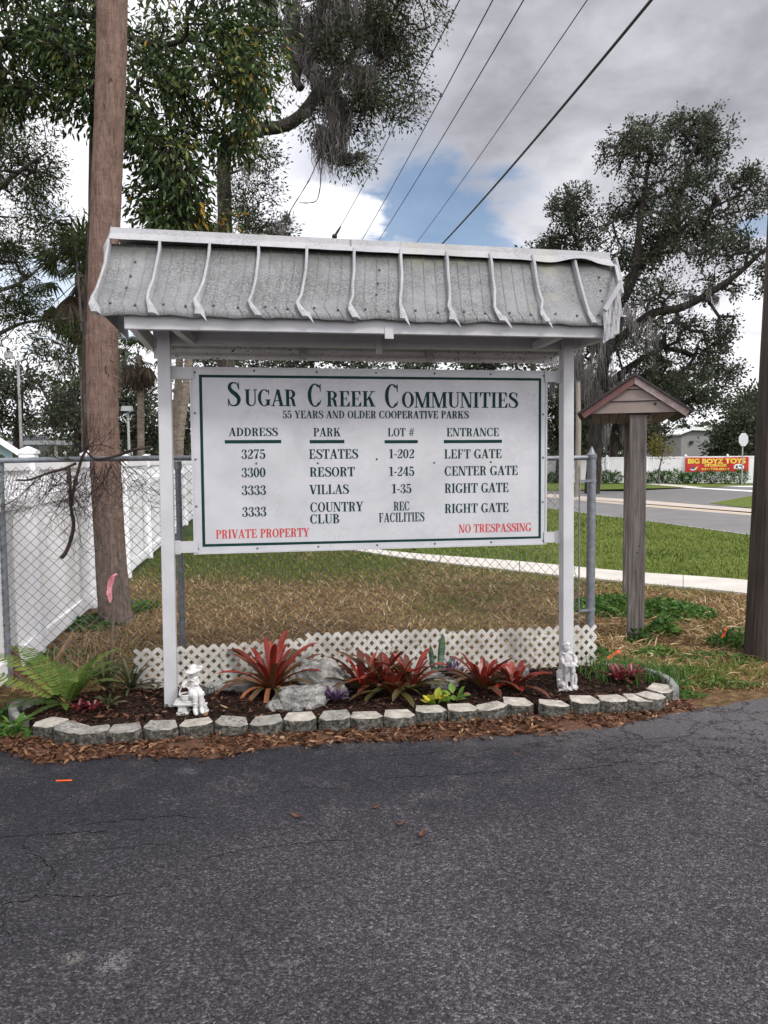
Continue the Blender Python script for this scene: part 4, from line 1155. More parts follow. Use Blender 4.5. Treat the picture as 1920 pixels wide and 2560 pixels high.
# curved thin concrete edgers at both ends and behind the plants
M['edger'] = surf('grey_cast_edging', [(.3, (.15, .15, .145)), (.6, (.25, .25, .24)), (.8, (.35, .345, .33))], 14, .9, .4, 60, speck=((.07, .07, .06), 40, .5, 5, .45))
def edger(pts, label, w=.055, h=.10):
    mb = MB(); ps = spline(pts, 8); rows = []
    for i, p in enumerate(ps):
        d = (ps[min(i + 1, len(ps) - 1)] - ps[max(i - 1, 0)]).normalized(); n_ = Vector((-d.y, d.x, 0)) * w / 2
        hh = h + .004 * noise.noise((i * .5, 1, 2))
        rows.append([p - n_ - Vector((0, 0, .03)), p - n_ + Vector((0, 0, hh - .008)), p - n_ * .75 + Vector((0, 0, hh)), p + n_ * .75 + Vector((0, 0, hh)), p + n_ + Vector((0, 0, hh - .008)), p + n_ - Vector((0, 0, .03))])
    mb.grid(rows); mb.poly(rows[0][::-1]); mb.poly(rows[-1])
    tag(mb.build('curved_edging', M['edger']), label, 'garden edging', 'curved concrete garden edging')
edger([G(66, 1826), G(48, 1822), G(34, 1806), G(36, 1790), G(58, 1778)], 'curved grey concrete edging at the left end beside the fern', .05, .085)
edger([G(66, 1792), G(86, 1782), G(104, 1784)], 'short curved edging piece half hidden under the fern', .05, .09)
edger([G(1504, 1690), G(1580, 1697), G(1640, 1712), G(1672, 1730), G(1688, 1752)], 'long curved concrete edging at the right end of the bed', .05, .10)
edger([G(512, 1752), G(545, 1742), G(585, 1741), G(628, 1748)], 'flat grey edging between the girl statue and the first bromeliad', .10, .105)
edger([G(1020, 1722), G(1075, 1716), G(1112, 1716)], 'grey edging behind the small round rock', .07, .10)
edger([G(1268, 1706), G(1300, 1703), G(1322, 1704)], 'grey edging behind the right red bromeliads', .07, .10)

# ------------------------------------------------------------------ flower bed: mulch, leaves, straw, grass
NR = np.random.default_rng(7)
front = [(p.x, p.y) for p in base]
def bed_front(x): return interp([(-2.6, 4.75)] + front, x)
def bed_back(x):                     # line of the lattice
    return 5.42 + (x + 1.77) * .155
bx0, bx1 = -2.35, 2.04
def mulch_z(x, y):
    t = (y - bed_front(x)) / max(bed_back(x) - bed_front(x), .05)
    t = min(max(t, 0), 1)
    return .030 + .030 * math.sin(t * math.pi) + .012 * noise.noise((x * 5, y * 5, 0))
mb = MB(); rows = []
for i in range(13):
    row = []
    for j in range(121):
        x = lerp(bx0, bx1, j / 120)
        ya, yb = bed_front(x) + .09, bed_back(x) + (.10 if x < -1.6 else .04)
        if x > 1.75: yb = lerp(6.0, 5.5, (x - 1.75) / .3)
        y = lerp(ya, max(yb, ya + .02), i / 12)
        row.append((x, y, mulch_z(x, y) if 0 < i < 12 else -.01))
    rows.append(row)
mb.grid(rows)
tag(mb.build('mulch', M['mulch'], smooth_=True), kind='stuff')
def bedpts(n):
    x = NR.uniform(bx0 + .05, bx1 - .05, n); t = NR.uniform(0.02, .98, n)
    ya = np.array([bed_front(a) + .10 for a in x]); yb = np.array([bed_back(a) + .03 for a in x])
    y = ya + t * np.maximum(yb - ya, .02)
    z = np.array([mulch_z(a, b_) for a, b_ in zip(x, y)])
    return np.stack([x, y, z + .004], 1)
def flatdirs(n, tilt):
    a = NR.uniform(0, 2 * np.pi, n)
    return np.stack([np.cos(a), np.sin(a), NR.normal(0, tilt, n)], 1)
p_ = bedpts(11000)
tag(leafmesh('bark_chips', p_, flatdirs(11000, .22), NR.uniform(.02, .075, 11000), NR.uniform(.006, .015, 11000), np.clip(NR.beta(1.6, 3.0, 11000), 0, 1), M['chips'], rng=NR), kind='stuff')
p_ = bedpts(1100); p_[:, 2] += .008
k_ = (NR.uniform(0, 1, 1100) < .35 + .5 * (np.abs(p_[:, 0] + 1.4) < .8)) 
p_ = p_[k_]; n_ = len(p_)
tag(leafmesh('dead_leaves_in_bed', p_, flatdirs(n_, .35), NR.uniform(.03, .065, n_), NR.uniform(.010, .022, n_), NR.beta(2, 2, n_), M['litter'], six=True, rng=NR), kind='stuff')
# leaf litter in front of the stones
n_ = 4300
x = NR.uniform(-2.75, 2.05, n_)
yf = np.array([interp(front, a) if a > -2.28 else 4.55 - (a + 2.28) * .3 for a in x]); ye = np.array([edge_y(a) for a in x])
t = NR.uniform(0, 1, n_) ** 1.3
y = yf + .02 - t * (yf - ye + .05) + NR.normal(0, .02, n_)
far_ = NR.uniform(0, 1, n_) < .004
y = np.where(far_, ye - NR.exponential(.10, n_), y)
keep = (y < yf + .015) & ((x < 1.2) | (NR.uniform(0, 1, n_) < .55))
keep &= np.array([noise.noise((a * 4, b_ * 4, 3)) > -.42 for a, b_ in zip(x, y)])
p_ = np.stack([x, y, NR.uniform(.003, .022, n_)], 1)[keep]; n_ = len(p_)
tag(leafmesh('leaf_litter', p_, flatdirs(n_, .28), NR.uniform(.025, .070, n_), NR.uniform(.009, .022, n_), NR.beta(1.7, 1.7, n_), M['litter'], six=True, rng=NR), kind='stuff')
mb = MB(); rows = []
for i in range(7):
    row = []
    for j in range(101):
        x = lerp(-2.9, 2.1, j / 100); ya = (interp(front, x) if x > -2.28 else 4.55 - (x + 2.28) * .3) + .04; yb = edge_y(x) - .015
        row.append((x, lerp(ya, yb, i / 6), .007 + .006 * noise.noise((x * 9, i * .8, 0)) if i < 6 else -.004))
    rows.append(row)
mb.grid(rows)
M['duff'] = surf('leaf_duff', [(.3, (.035, .016, .010)), (.55, (.10, .045, .022)), (.75, (.2, .10, .05))], 40, .95, .9, 90)
tag(mb.build('leaf_duff', M['duff'], smooth_=True), kind='stuff')

# dry thatch, green tufts and far lawn
def wy(x): return interp(walk_lo, x)
def region_dry(n):
    y = 5.4 * np.exp(NR.uniform(0, 1, n) * np.log(17 / 5.4))
    x = NR.uniform(-4.9, 6.0, n)
    xf = -2.84 - (y - 5.55) * .1635 + .1
    wl_ = np.array([wy(a) for a in x])
    bedm = (y < np.array([bed_back(a) for a in x]) + .05) & (x < 1.78)
    ed = np.array([edge_y(a) for a in x])
    fr = y > ed + .06
    cone = np.abs(x) < .62 * y + .5
    bedr = (x > 1.7) & (x < 2.08) & (y < 5.95)
    k = (x > xf) & (y < wl_ - .02) & ~bedm & fr & cone & ~bedr
    return np.stack([x[k], y[k], np.full(k.sum(), -.012)], 1)
p_ = region_dry(120000); n_ = len(p_)
g_ = np.array([noise.noise((a * .55, b_ * .55, 4)) + .5 * noise.noise((a * 2.2, b_ * 2.2, 8)) for a, b_, _ in p_])
greenness = np.clip((p_[:, 1] - 8.6) / 4.2, 0, 1) * .95 + g_ * .95 + np.where(p_[:, 0] < -1.9, .22, 0) + np.where((p_[:, 0] > 1.9) & (p_[:, 1] < 6.3), .45, 0)
isg = NR.uniform(0, 1, n_) < np.clip(greenness + .05, .08, .97)
ps = p_[~isg]; m_ = len(ps)
lay = NR.uniform(.9, 1.52, m_)
tag(blademesh('dry_straw', ps, NR.uniform(.05, .18, m_), lay, NR.uniform(.0045, .0095, m_), np.clip(NR.beta(1.2, 1.5, m_) + .18 * np.array([noise.noise((a * 2.6, b_ * 2.6, 2)) for a, b_, _ in ps]), 0, 1), M['straw'], rng=NR, curve=.15), kind='stuff')
pg = p_[isg]; m_ = len(pg)
dist = np.clip((pg[:, 1] - 6) / 8, 0, 1)
tag(blademesh('patchy_grass', pg, NR.uniform(.03, .085, m_), NR.uniform(.1, .9, m_), .004 + .006 * dist, np.clip(NR.normal(.48, .22, m_) - dist * .1, 0, 1), M['grass'], rng=NR), kind='stuff')
# bleached stems, palm debris and chips on the bare ground to the right
n_ = 900
x = NR.uniform(1.75, 4.6, n_); y = NR.uniform(5.6, 8.2, n_); k_ = (y > np.array([edge_y(a) for a in x]) + .35) & ((x > 2.1) | (y > 6.0))
p_ = np.stack([x, y, NR.uniform(.0, .035, n_)], 1)[k_]; n_ = len(p_)
tag(leafmesh('bleached_debris', p_, flatdirs(n_, .16), NR.uniform(.05, .22, n_), NR.uniform(.006, .018, n_), NR.beta(2.2, 1.4, n_), M['straw'], rng=NR), kind='stuff')
# far lawn between footpath and street
n_ = 90000
y = 9.5 * np.exp(NR.uniform(0, 1, n_) * np.log(36 / 9.5)); x = NR.uniform(-3.0, 11.0, n_)
wu = np.array([interp(walk_up, a) for a in x])
nx_ = np.interp(y, [p.y for p in near_e], [p.x for p in near_e])
k_ = (y > wu + .03) & (x < nx_ - .05) & (np.abs(x) < .62 * y)
p_ = np.stack([x, y, np.full(n_, -.006)], 1)[k_]; n_ = len(p_)
tone = np.array([noise.noise((a * .8, b_ * .5, 9)) for a, b_, _ in p_])
tag(blademesh('lawn_grass', p_, NR.uniform(.035, .10, n_), NR.uniform(.1, .8, n_), .006 + .0006 * p_[:, 1], np.clip(NR.normal(.36, .15, n_) + tone * .28, 0, 1), M['grass'], rng=NR), kind='stuff')
# grass tips hanging over the footpath edges
# weed patches
def weedpatch(label_seed, cx, cy, rx, ry, n, hmax, L0, L1, v0):
    a = NR.uniform(0, 2 * np.pi, n); r = np.sqrt(NR.uniform(0, 1, n))
    p = np.stack([cx + rx * r * np.cos(a), cy + ry * r * np.sin(a), NR.uniform(0, 1, n) * hmax * (1.1 - r)], 1)
    d = np.stack([NR.normal(0, 1, n), NR.normal(0, 1, n) - .3, NR.normal(.15, .35, n)], 1)
    return tag(leafmesh('weeds', p, d, NR.uniform(L0, L1, n), NR.uniform(L0, L1, n) * .65, np.clip(NR.normal(v0, .22, n), 0, 1), M['weeds'], six=True, rng=NR), kind='stuff')
for px_, py_, rx, ry, n, h, l0, l1, v0 in ((1535, 1520, .50, .55, 2600, .16, .025, .06, .5), (1660, 1530, .52, .5, 2300, .16, .025, .06, .55), (1600, 1600, .12, .12, 160, .16, .03, .06, .3), (1655, 1580, .16, .14, 260, .20, .04, .085, .6),
                                          (1720, 1690, .34, .22, 900, .08, .012, .035, .55), (1790, 1650, .34, .25, 700, .07, .012, .035, .5), (1850, 1610, .30, .22, 900, .17, .02, .05, .45), (1640, 1632, .22, .12, 350, .07, .02, .05, .75), (1690, 1740, .22, .07, 300, .05, .015, .035, .5), (1800, 1712, .3, .09, 300, .06, .015, .035, .55),
                                          (30, 1840, .18, .10, 120, .07, .03, .07, .45), (10, 1790, .2, .2, 300, .05, .02, .05, .35), (230, 1560, .35, .35, 500, .10, .03, .07, .35), (330, 1520, .3, .4, 400, .10, .03, .07, .5), (140, 1640, .3, .25, 350, .06, .02, .05, .4), (1480, 1640, .2, .15, 300, .12, .02, .05, .35)):
    g = G(px_, py_); weedpatch(0, g.x, g.y, rx, ry, n, h, l0, l1, v0)
# feathery weeds by the right end of the bed
n_ = 900
g = G(1600, 1712); x = NR.normal(g.x - .05, .16, n_); y = NR.normal(g.y + .06, .14, n_)
tag(blademesh('feathery_weeds', np.stack([x, y, np.full(n_, .02)], 1), NR.uniform(.07, .22, n_), NR.uniform(0, .5, n_), NR.uniform(.004, .009, n_), NR.uniform(.2, .7, n_), M['weeds'], rng=NR), kind='stuff')
n_ = 700
g = G(1850, 1700); x = NR.normal(g.x - .2, .5, n_); y = NR.normal(g.y + .1, .12, n_)
k_ = y > np.array([edge_y(a) for a in x]) - .03
tag(blademesh('edge_grass', np.stack([x, y, np.full(n_, 0)], 1)[k_], NR.uniform(.04, .16, n_)[k_], NR.uniform(0, .9, n_)[k_], .005, NR.uniform(.1, .7, n_)[k_], M['grass'], rng=NR), kind='stuff')
n_ = 260                              # twiggy dead stems on the left
g = G(200, 1650); x = NR.normal(g.x, .3, n_); y = NR.normal(g.y + .1, .35, n_)
k_ = x > -2.75
tag(blademesh('dead_stems', np.stack([x, y, np.zeros(n_)], 1)[k_], NR.uniform(.08, .38, n_)[k_], NR.uniform(.1, 1.3, n_)[k_], .005, NR.uniform(.2, .9, n_)[k_], M['straw'], rng=NR, curve=.5), kind='stuff')

# ------------------------------------------------------------------ bed plants
M['brom'] = leafmat('bromeliad_leaf', [(0, (.055, .065, .018)), (.3, (.09, .050, .024)), (.55, (.12, .016, .010)), (.8, (.20, .021, .013)), (1, (.32, .07, .045))], .32, .15, .5)
M['brom_dry'] = leafmat('bromeliad_withered_leaf', [(0, (.16, .07, .03)), (.5, (.30, .12, .05)), (1, (.42, .2, .09))], .5, .2, .3)
def straps(mb, vals, n, L0, L1, w, el0, el1, curl, rgn, v0, v1, az0=0.0, az1=2 * math.pi, z0=.02, c0=(0, 0), tipw=.25, segs=8):
    for i in range(n):
        az = az0 + (az1 - az0) * (i + rgn.uniform(-.3, .3)) / n; L_ = rgn.uniform(L0, L1); el = rgn.uniform(el0, el1); cu = curl * rgn.uniform(.6, 1.4)
        vv = rgn.uniform(v0, v1); p = Vector((c0[0] + .015 * math.cos(az), c0[1] + .015 * math.sin(az), z0))
        sd = Vector((-math.sin(az), math.cos(az), 0)); tw = rgn.uniform(-.25, .25)
        prev = None; az_ = az
        for s in range(segs + 1):
            t = s / segs
            ww = w * rgn.uniform(.96, 1.04) * (.75 + .6 * t - .35 * t * t) * (1 if t < .72 else max(.02, math.sqrt(max(0, 1 - ((t - .72) / .28) ** 2))))
            e_ = el - cu * t ** 1.4
            d = Vector((math.cos(az_) * math.cos(e_), math.sin(az_) * math.cos(e_), math.sin(e_)))
            up = sd.cross(d) * -1
            s2 = (sd * math.cos(tw * t) + up * math.sin(tw * t))
            cur_ = (p - s2 * ww / 2 + up * ww * .22, p.copy(), p + s2 * ww / 2 + up * ww * .22)
            if prev:
                for a, b_ in ((0, 1), (1, 2)):
                    mb.poly([prev[a], prev[b_], cur_[b_], cur_[a]]); vals.append(min(1, max(0, vv + .20 * (t - .5) * rgn.uniform(-.4, 1.3) + rgn.uniform(-.05, .05))))
            prev = cur_; p = p + d * (L_ / segs)
def plant(name, label, cat, g, mats, fn, group=None, seed=1):
    o = thing(name, label, cat, (g.x, g.y, mulch_z(g.x, g.y) if bx0 < g.x < bx1 and g.y < bed_back(g.x) else 0), 0, group)
    mb, vals = MB(), []
    fn(mb, vals, random.Random(seed))
    me = bpy.data.meshes.new('foliage'); me.from_pydata(mb.v, [], mb.f)
    at = me.attributes.new('val', 'FLOAT', 'FACE'); at.data.foreach_set('value', vals)
    link('foliage', me, mats, o, smooth_=True)
    return o
def brom(n, L0, L1, w, inner=True, v=(.35, .85), low=(.0, .35)):
    def f(mb, vals, r):
        straps(mb, vals, n // 2, L0 * .95, L1, w, .35, .8, 1.1, r, *low)
        straps(mb, vals, n // 2, L0, L1, w, .75, 1.15, .95, r, *v)
        straps(mb, vals, n // 2, L0 * .7, L1 * .8, w * .95, 1.1, 1.45, .55, r, v[0] + .12, v[1] + .1)
    return f
def broms(cs, *a, **k):
    f0 = brom(*a, **k)
    def f(mb, vals, r):
        for cx_, cy_ in cs:
            i = len(mb.v); f0(mb, vals, r)
            for q in range(i, len(mb.v)):
                x, y, z = mb.v[q]; mb.v[q] = (x + cx_, y + cy_, z)
    return f
b1 = plant('bromeliad', 'red bromeliad with long drooping lower leaves, just left of the limestone rocks', 'plant', G(680, 1752), M['brom'], brom(20, .36, .52, .047, v=(.35, .9)), 'red bromeliads in the bed', 3)
def droop(mb, vals, r):
    straps(mb, vals, 9, .28, .40, .034, .35, .75, 2.1, r, .1, .9, math.pi * .8, math.pi * 2.05)
mb, vals = MB(), []; droop(mb, vals, random.Random(12))
me = bpy.data.meshes.new('withered_leaves'); me.from_pydata(mb.v, [], mb.f)
at = me.attributes.new('val', 'FLOAT', 'FACE'); at.data.foreach_set('value', vals); link('withered_leaves', me, M['brom_dry'], b1, smooth_=True)
plant('bromeliad', 'broad bromeliad clump of red and olive leaves in the middle of the bed', 'plant', G(958, 1760), M['brom'], broms([(-.13, .02), (.06, -.03), (.19, .05), (-.02, .10)], 14, .24, .42, .046, v=(.20, .8)), 'red bromeliads in the bed', 8)
plant('bromeliad', 'orange red bromeliad right of the snake plant, left one of the close pair', 'plant', G(1205, 1748), M['brom'], brom(18, .25, .37, .045, v=(.45, .9), low=(.15, .5)), 'red bromeliads in the bed', 21)
plant('bromeliad', 'orange red bromeliad leaning right toward the boy statue, right one of the close pair', 'plant', G(1285, 1748), M['brom'], brom(16, .21, .31, .043, v=(.5, .9), low=(.3, .7)), 'red bromeliads in the bed', 33)
M['darkred'] = leafmat('dark_red_leaf', [(0, (.05, .012, .016)), (.6, (.13, .016, .026)), (1, (.26, .05, .05))], .35, .15, .5)
plant('small_red_plant', 'small dark red plant at the right end of the bed, under feathery weeds', 'plant', G(1565, 1728), M['darkred'], broms([(-.06, 0), (.05, .02), (.0, .06)], 12, .09, .17, .022, v=(.3, .9), low=(0, .5)), None, 5)
plant('small_red_plant', 'tiny reddish bromeliad pups by the fern at the left', 'plant', G(205, 1805), M['darkred'], broms([(-.02, 0), (.07, .01)], 8, .05, .11, .020, v=(.4, .9), low=(0, .5)), None, 6)
M['olive'] = leafmat('dull_green_leaf', [(0, (.025, .032, .016)), (.6, (.06, .075, .03)), (1, (.15, .14, .07))], .5, .2, .35)
def lily(n, L, w):
    return lambda mb, vals, r: (straps(mb, vals, n, L * .7, L, w, .3, 1.2, .9, r, .1, .8), straps(mb, vals, n // 2, L * .6, L * .9, w, .9, 1.5, .4, r, .2, .9))
plant('spiky_weed', 'dusky spiky leaved plant at the foot of the flag stake', 'plant', G(265, 1722), M['olive'], lily(26, .30, .016), None, 4)
plant('spiky_weed', 'dark narrow leaved plant at the left end of the lattice', 'plant', G(330, 1738), M['olive'], lily(30, .28, .018), None, 9)
plant('upright_pups', 'small upright green and pink shoots left of the white sign post', 'plant', G(272, 1795), M['olive'], lily(9, .11, .022), None, 2)
plant('broad_leaf_seedling', 'bright green leafy sprouts behind the girl statue against the lattice', 'plant', G(560, 1708), M['weeds'], lily(12, .20, .02), None, 14)
M['purple'] = leafmat('purple_leaf', [(0, (.06, .03, .08)), (1, (.17, .09, .2))], .45, .2, .4)
plant('purple_plant', 'small purple leaved plant between the rocks and the middle bromeliad', 'plant', G(838, 1778), M['purple'], lily(16, .13, .018), None, 6)
plant('purple_plant', 'dark stemmed purple plant behind the small round rock', 'plant', G(1130, 1712), M['purple'], lily(14, .17, .016), None, 7)
M['croton'] = leafmat('yellow_green_leaf', [(0, (.05, .13, .02)), (.5, (.13, .24, .03)), (.8, (.45, .42, .04)), (1, (.62, .52, .06))], .35, .3, .45)
def shrubby(n, h, L0, L1, v0, v1):
    def f(mb, vals, r):
        for i in range(n):
            az = r.uniform(0, 6.28); p = Vector((.03 * math.cos(az), .03 * math.sin(az), r.uniform(.02, h)))
            el = r.uniform(-.1, 1.0); d = Vector((math.cos(az) * math.cos(el), math.sin(az) * math.cos(el), math.sin(el))); sd = Vector((-math.sin(az), math.cos(az), 0)); L_ = r.uniform(L0, L1); w = L_ * .30
            up = d.cross(sd)
            q = [p, p + d * L_ * .35 + sd * w, p + d * L_ * .7 + sd * w * .85, p + d * L_ - up * L_ * .1, p + d * L_ * .7 - sd * w * .85, p + d * L_ * .35 - sd * w]
            mb.poly(q[:4]); mb.poly([q[0], q[3], q[4], q[5]]); v_ = r.uniform(v0, v1); vals += [v_, v_]
    return f
plant('yellow_green_plant', 'small plant with round yellow and green leaves in front of the bromeliad clump', 'plant', G(1085, 1786), M['croton'], shrubby(16, .06, .05, .085, .25, 1.0), 'little leafy plants by the round rock', 3)
plant('yellow_green_plant', 'small plant with upright bright green leaves at the foot of the round rock', 'plant', G(1135, 1782), M['croton'], shrubby(18, .07, .05, .085, .1, .6), 'little leafy plants by the round rock', 11)
plant('leafy_weed', 'lone bright green weed outside the stones at the left end', 'plant', G(38, 1838), M['croton'], shrubby(14, .06, .05, .09, .0, .45), None, 17)
# snake plant: two stiff banded leaves
m, nt, b, o = newmat('snake_plant_leaf')
c = ramp(nt, noi(nt, pos_(nt, (1, 1, 9)), 8, 3, .6, .6), [(.38, (.022, .05, .03)), (.5, (.055, .10, .06)), (.62, (.14, .19, .13))]); setv(nt, b, col=c, rough=.4)
M['snake'] = m
g = G(1098, 1712)
o = thing('snake_plant', 'upright snake plant with banded dark green leaves beside the middle bromeliad', 'plant', (g.x, g.y, .04))
for dx, h, w, ln in ((.0, .34, .056, .03), (-.035, .26, .040, -.03), (.02, .17, .035, .08)):
    mb = MB(); rows = []
    for i in range(11):
        t = i / 10; ww = w * (.6 + .9 * t - .6 * t * t) * (1 if t < .75 else max(.05, 1 - ((t - .75) / .25) ** 1.6)) / 2
        rows.append([(dx - ww + ln * t, 0 + .01 * t, h * t), (dx + ln * t, ww * .55 + .01 * t, h * t), (dx + ww + ln * t, .01 * t, h * t), (dx + ln * t, ww * .4 + .012 + .01 * t, h * t)])
    mb.grid(rows, True); mb.build('leaf_blade', M['snake'], o, smooth_=True)

# fern at the left end
M['fern'] = leafmat('fern_frond', [(0, (.03, .065, .012)), (.5, (.085, .155, .028)), (1, (.21, .27, .06))], .5, .4, .3)
def fern(mb, vals, r):
    def frond(az, el, L_, cu, v0):
        p = Vector((.03 * math.cos(az), .03 * math.sin(az), .02)); n = 34
        sd = Vector((-math.sin(az), math.cos(az), 0)); bend = r.uniform(-.3, .3)
        for s in range(n):
            t = s / n; e_ = el - cu * t ** 1.25; a_ = az + bend * t
            d = Vector((math.cos(a_) * math.cos(e_), math.sin(a_) * math.cos(e_), math.sin(e_))); sd = Vector((-math.sin(a_), math.cos(a_), 0)); up = d.cross(sd)
            q = p + d * (L_ / n)
            mb.poly([p - sd * .002, p + sd * .002, q + sd * .002, q - sd * .002]); vals.append(max(0, v0 - .25))
            pl = .062 * math.sin(math.pi * min(1, (t * .93 + .07))) ** .7 * (L_ / .5)
            if t > .08:
                for k in (-1, 1):
                    dd = (sd * k + d * .25 - Vector((0, 0, .25)) * r.uniform(.3, 1)).normalized()
                    w = L_ / n * .42
                    mb.poly([p - d * w * .6, p + dd * pl * .6 - d * w, p + dd * pl + d * w * .3, p + dd * pl * .6 + d * w, p + d * w * .6]); vals.append(min(1, max(0, v0 + r.uniform(-.12, .16))))
            p = q
    frond(rad(184), .62, .95, 1.0, .85); frond(rad(174), .95, .85, 1.5, .8); frond(rad(160), 1.15, .70, 1.5, .6); frond(rad(196), .35, .42, .7, .2); frond(rad(130), 1.1, .45, 1.4, .5)
    frond(rad(250), .3, .3, .7, .3); frond(rad(285), .55, .28, 1.0, .6); frond(rad(222), .35, .38, .6, .15)
    for az in (350, 10, 30, 335, 310, 60, 80, 100, 20, 300, 345):
        frond(rad(az + r.uniform(-10, 10)), r.uniform(.95, 1.4), r.uniform(.36, .54), r.uniform(.5, 1.5), r.uniform(.25, .75))
plant('fern', 'arching green fern at the left end of the bed', 'fern', G(170, 1785), M['fern'], fern, None, 6)

# ------------------------------------------------------------------ rocks
M['lime'] = surf('pitted_limestone', [(.28, (.03, .03, .028)), (.42, (.15, .147, .138)), (.58, (.34, .332, .315)), (.75, (.54, .53, .505))], 13, .95, 1.0, 45, detail=9, nrough=.72, bdist=.03)
M['lime2'] = surf('mottled_limestone', [(.3, (.07, .067, .06)), (.5, (.22, .212, .195)), (.7, (.40, .39, .365))], 16, .95, .8, 50, detail=8, nrough=.7, speck=((.06, .06, .055), 50, .54, 6, .48), bdist=.02)
def rock(g, sx_, sy_, sz_, rot, label, seed, mt, flat=.0, lean=0.0):
    o = thing('limestone_rock', label, 'rock', (g.x, g.y + sy_ * .8, .02), rot, 'pale rocks in the flower bed')
    bmh = MB(); rows = []; K, R = 64, 40
    for i in range(R + 1):
        th = math.pi * i / R; row = []
        for j in range(K):
            ph = 2 * math.pi * j / K
            d = Vector((math.sin(th) * math.cos(ph), math.sin(th) * math.sin(ph), -math.cos(th)))
            e = 3.2
            f = 1 / (abs(d.x) ** e + abs(d.y) ** e + abs(d.z) ** e) ** (1 / e)
            n1_ = noise.noise(d * 1.5 + Vector((seed, 0, 0))); n2_ = noise.noise(d * 4 + Vector((0, seed, 0))); n3_ = noise.noise(d * 10 + Vector((0, 0, seed))); n4_ = noise.noise(d * 22 + Vector((seed, seed, 0)))
            f *= 1 + .26 * n1_ + .14 * n2_ - .08 * abs(n3_) - .045 * abs(n4_)
            p = Vector((d.x * sx_ * f, d.y * sy_ * f, d.z * sz_ * f))
            p.x += lean * p.z
            row.append((p.x, p.y, p.z + sz_ * .72))
        rows.append(row)
    bmh.grid(rows, True); bmh.build('rock', mt, o, smooth_=True)
rock(G(738, 1797), .172, .11, .098, .12, 'pitted pale limestone rock lying in front, beside the first bromeliad', 2.3, M['lime'], lean=.5)
rock(G(805, 1766), .158, .11, .150, -.25, 'taller mottled rock with a slanted top, behind the front limestone rock', 7.7, M['lime2'], lean=-.35)
rock(G(1113, 1745), .095, .08, .058, .1, 'small rounded rock between the middle clump and the right bromeliads', 4.1, M['lime2'])

# ------------------------------------------------------------------ garden statues
M['plaster'] = surf('white_garden_plaster', [(.3, (.42, .415, .40)), (.6, (.57, .565, .55))], 30, .7, .15, 120)
M['plaster2'] = surf('weathered_grey_plaster', [(.3, (.22, .21, .21)), (.48, (.40, .385, .385)), (.7, (.60, .585, .58))], 34, .8, .3, 120)
def sculpt(name, prims, voxel, mt, parent, it=2):
    mb = MB()
    for p in prims:
        if p[0] == 'e': mb.sphere(p[1], p[2], 20, 12)
        elif p[0] == 'b': mb.hexa(p[1])
        elif p[0] == 'l': mb.lathe(p[1], 24, p[2])
        else:
            ps, rs = p[1], p[2]
            for i in range(len(ps) - 1):
                a, b_ = Vector(ps[i]), Vector(ps[i + 1]); L_ = (b_ - a).length; n = max(2, int(L_ / (min(rs[i], rs[i + 1]) * .35)))
                for k in range(n + 1): mb.sphere(a.lerp(b_, k / n), lerp(rs[i], rs[i + 1], k / n), 14, 8)
    o = mb.build(name, mt, parent)
    rm = o.modifiers.new('skin', 'REMESH'); rm.mode = 'VOXEL'; rm.voxel_size = voxel; rm.use_smooth_shade = True
    sm = o.modifiers.new('soft', 'SMOOTH'); sm.iterations = it; sm.factor = .5
    dg = bpy.context.evaluated_depsgraph_get()
    me = bpy.data.meshes.new_from_object(o.evaluated_get(dg))
    o.modifiers.clear(); o.data = me
    return o
k_ = 1 / 11.06 * 4.86 / FOC
gs = G(455, 1808)
girl = thing('girl_statue', 'white garden statue of a girl in a brimmed hat sitting on a bench', 'statue', (gs.x, gs.y + .03, .045))
def q(x, y, d=0.0): return Vector(((x - 420) * k_ - (455 - 420) * 11.06 * k_ + 420 * k_, d, (1885 - y) * k_))
S_ = k_
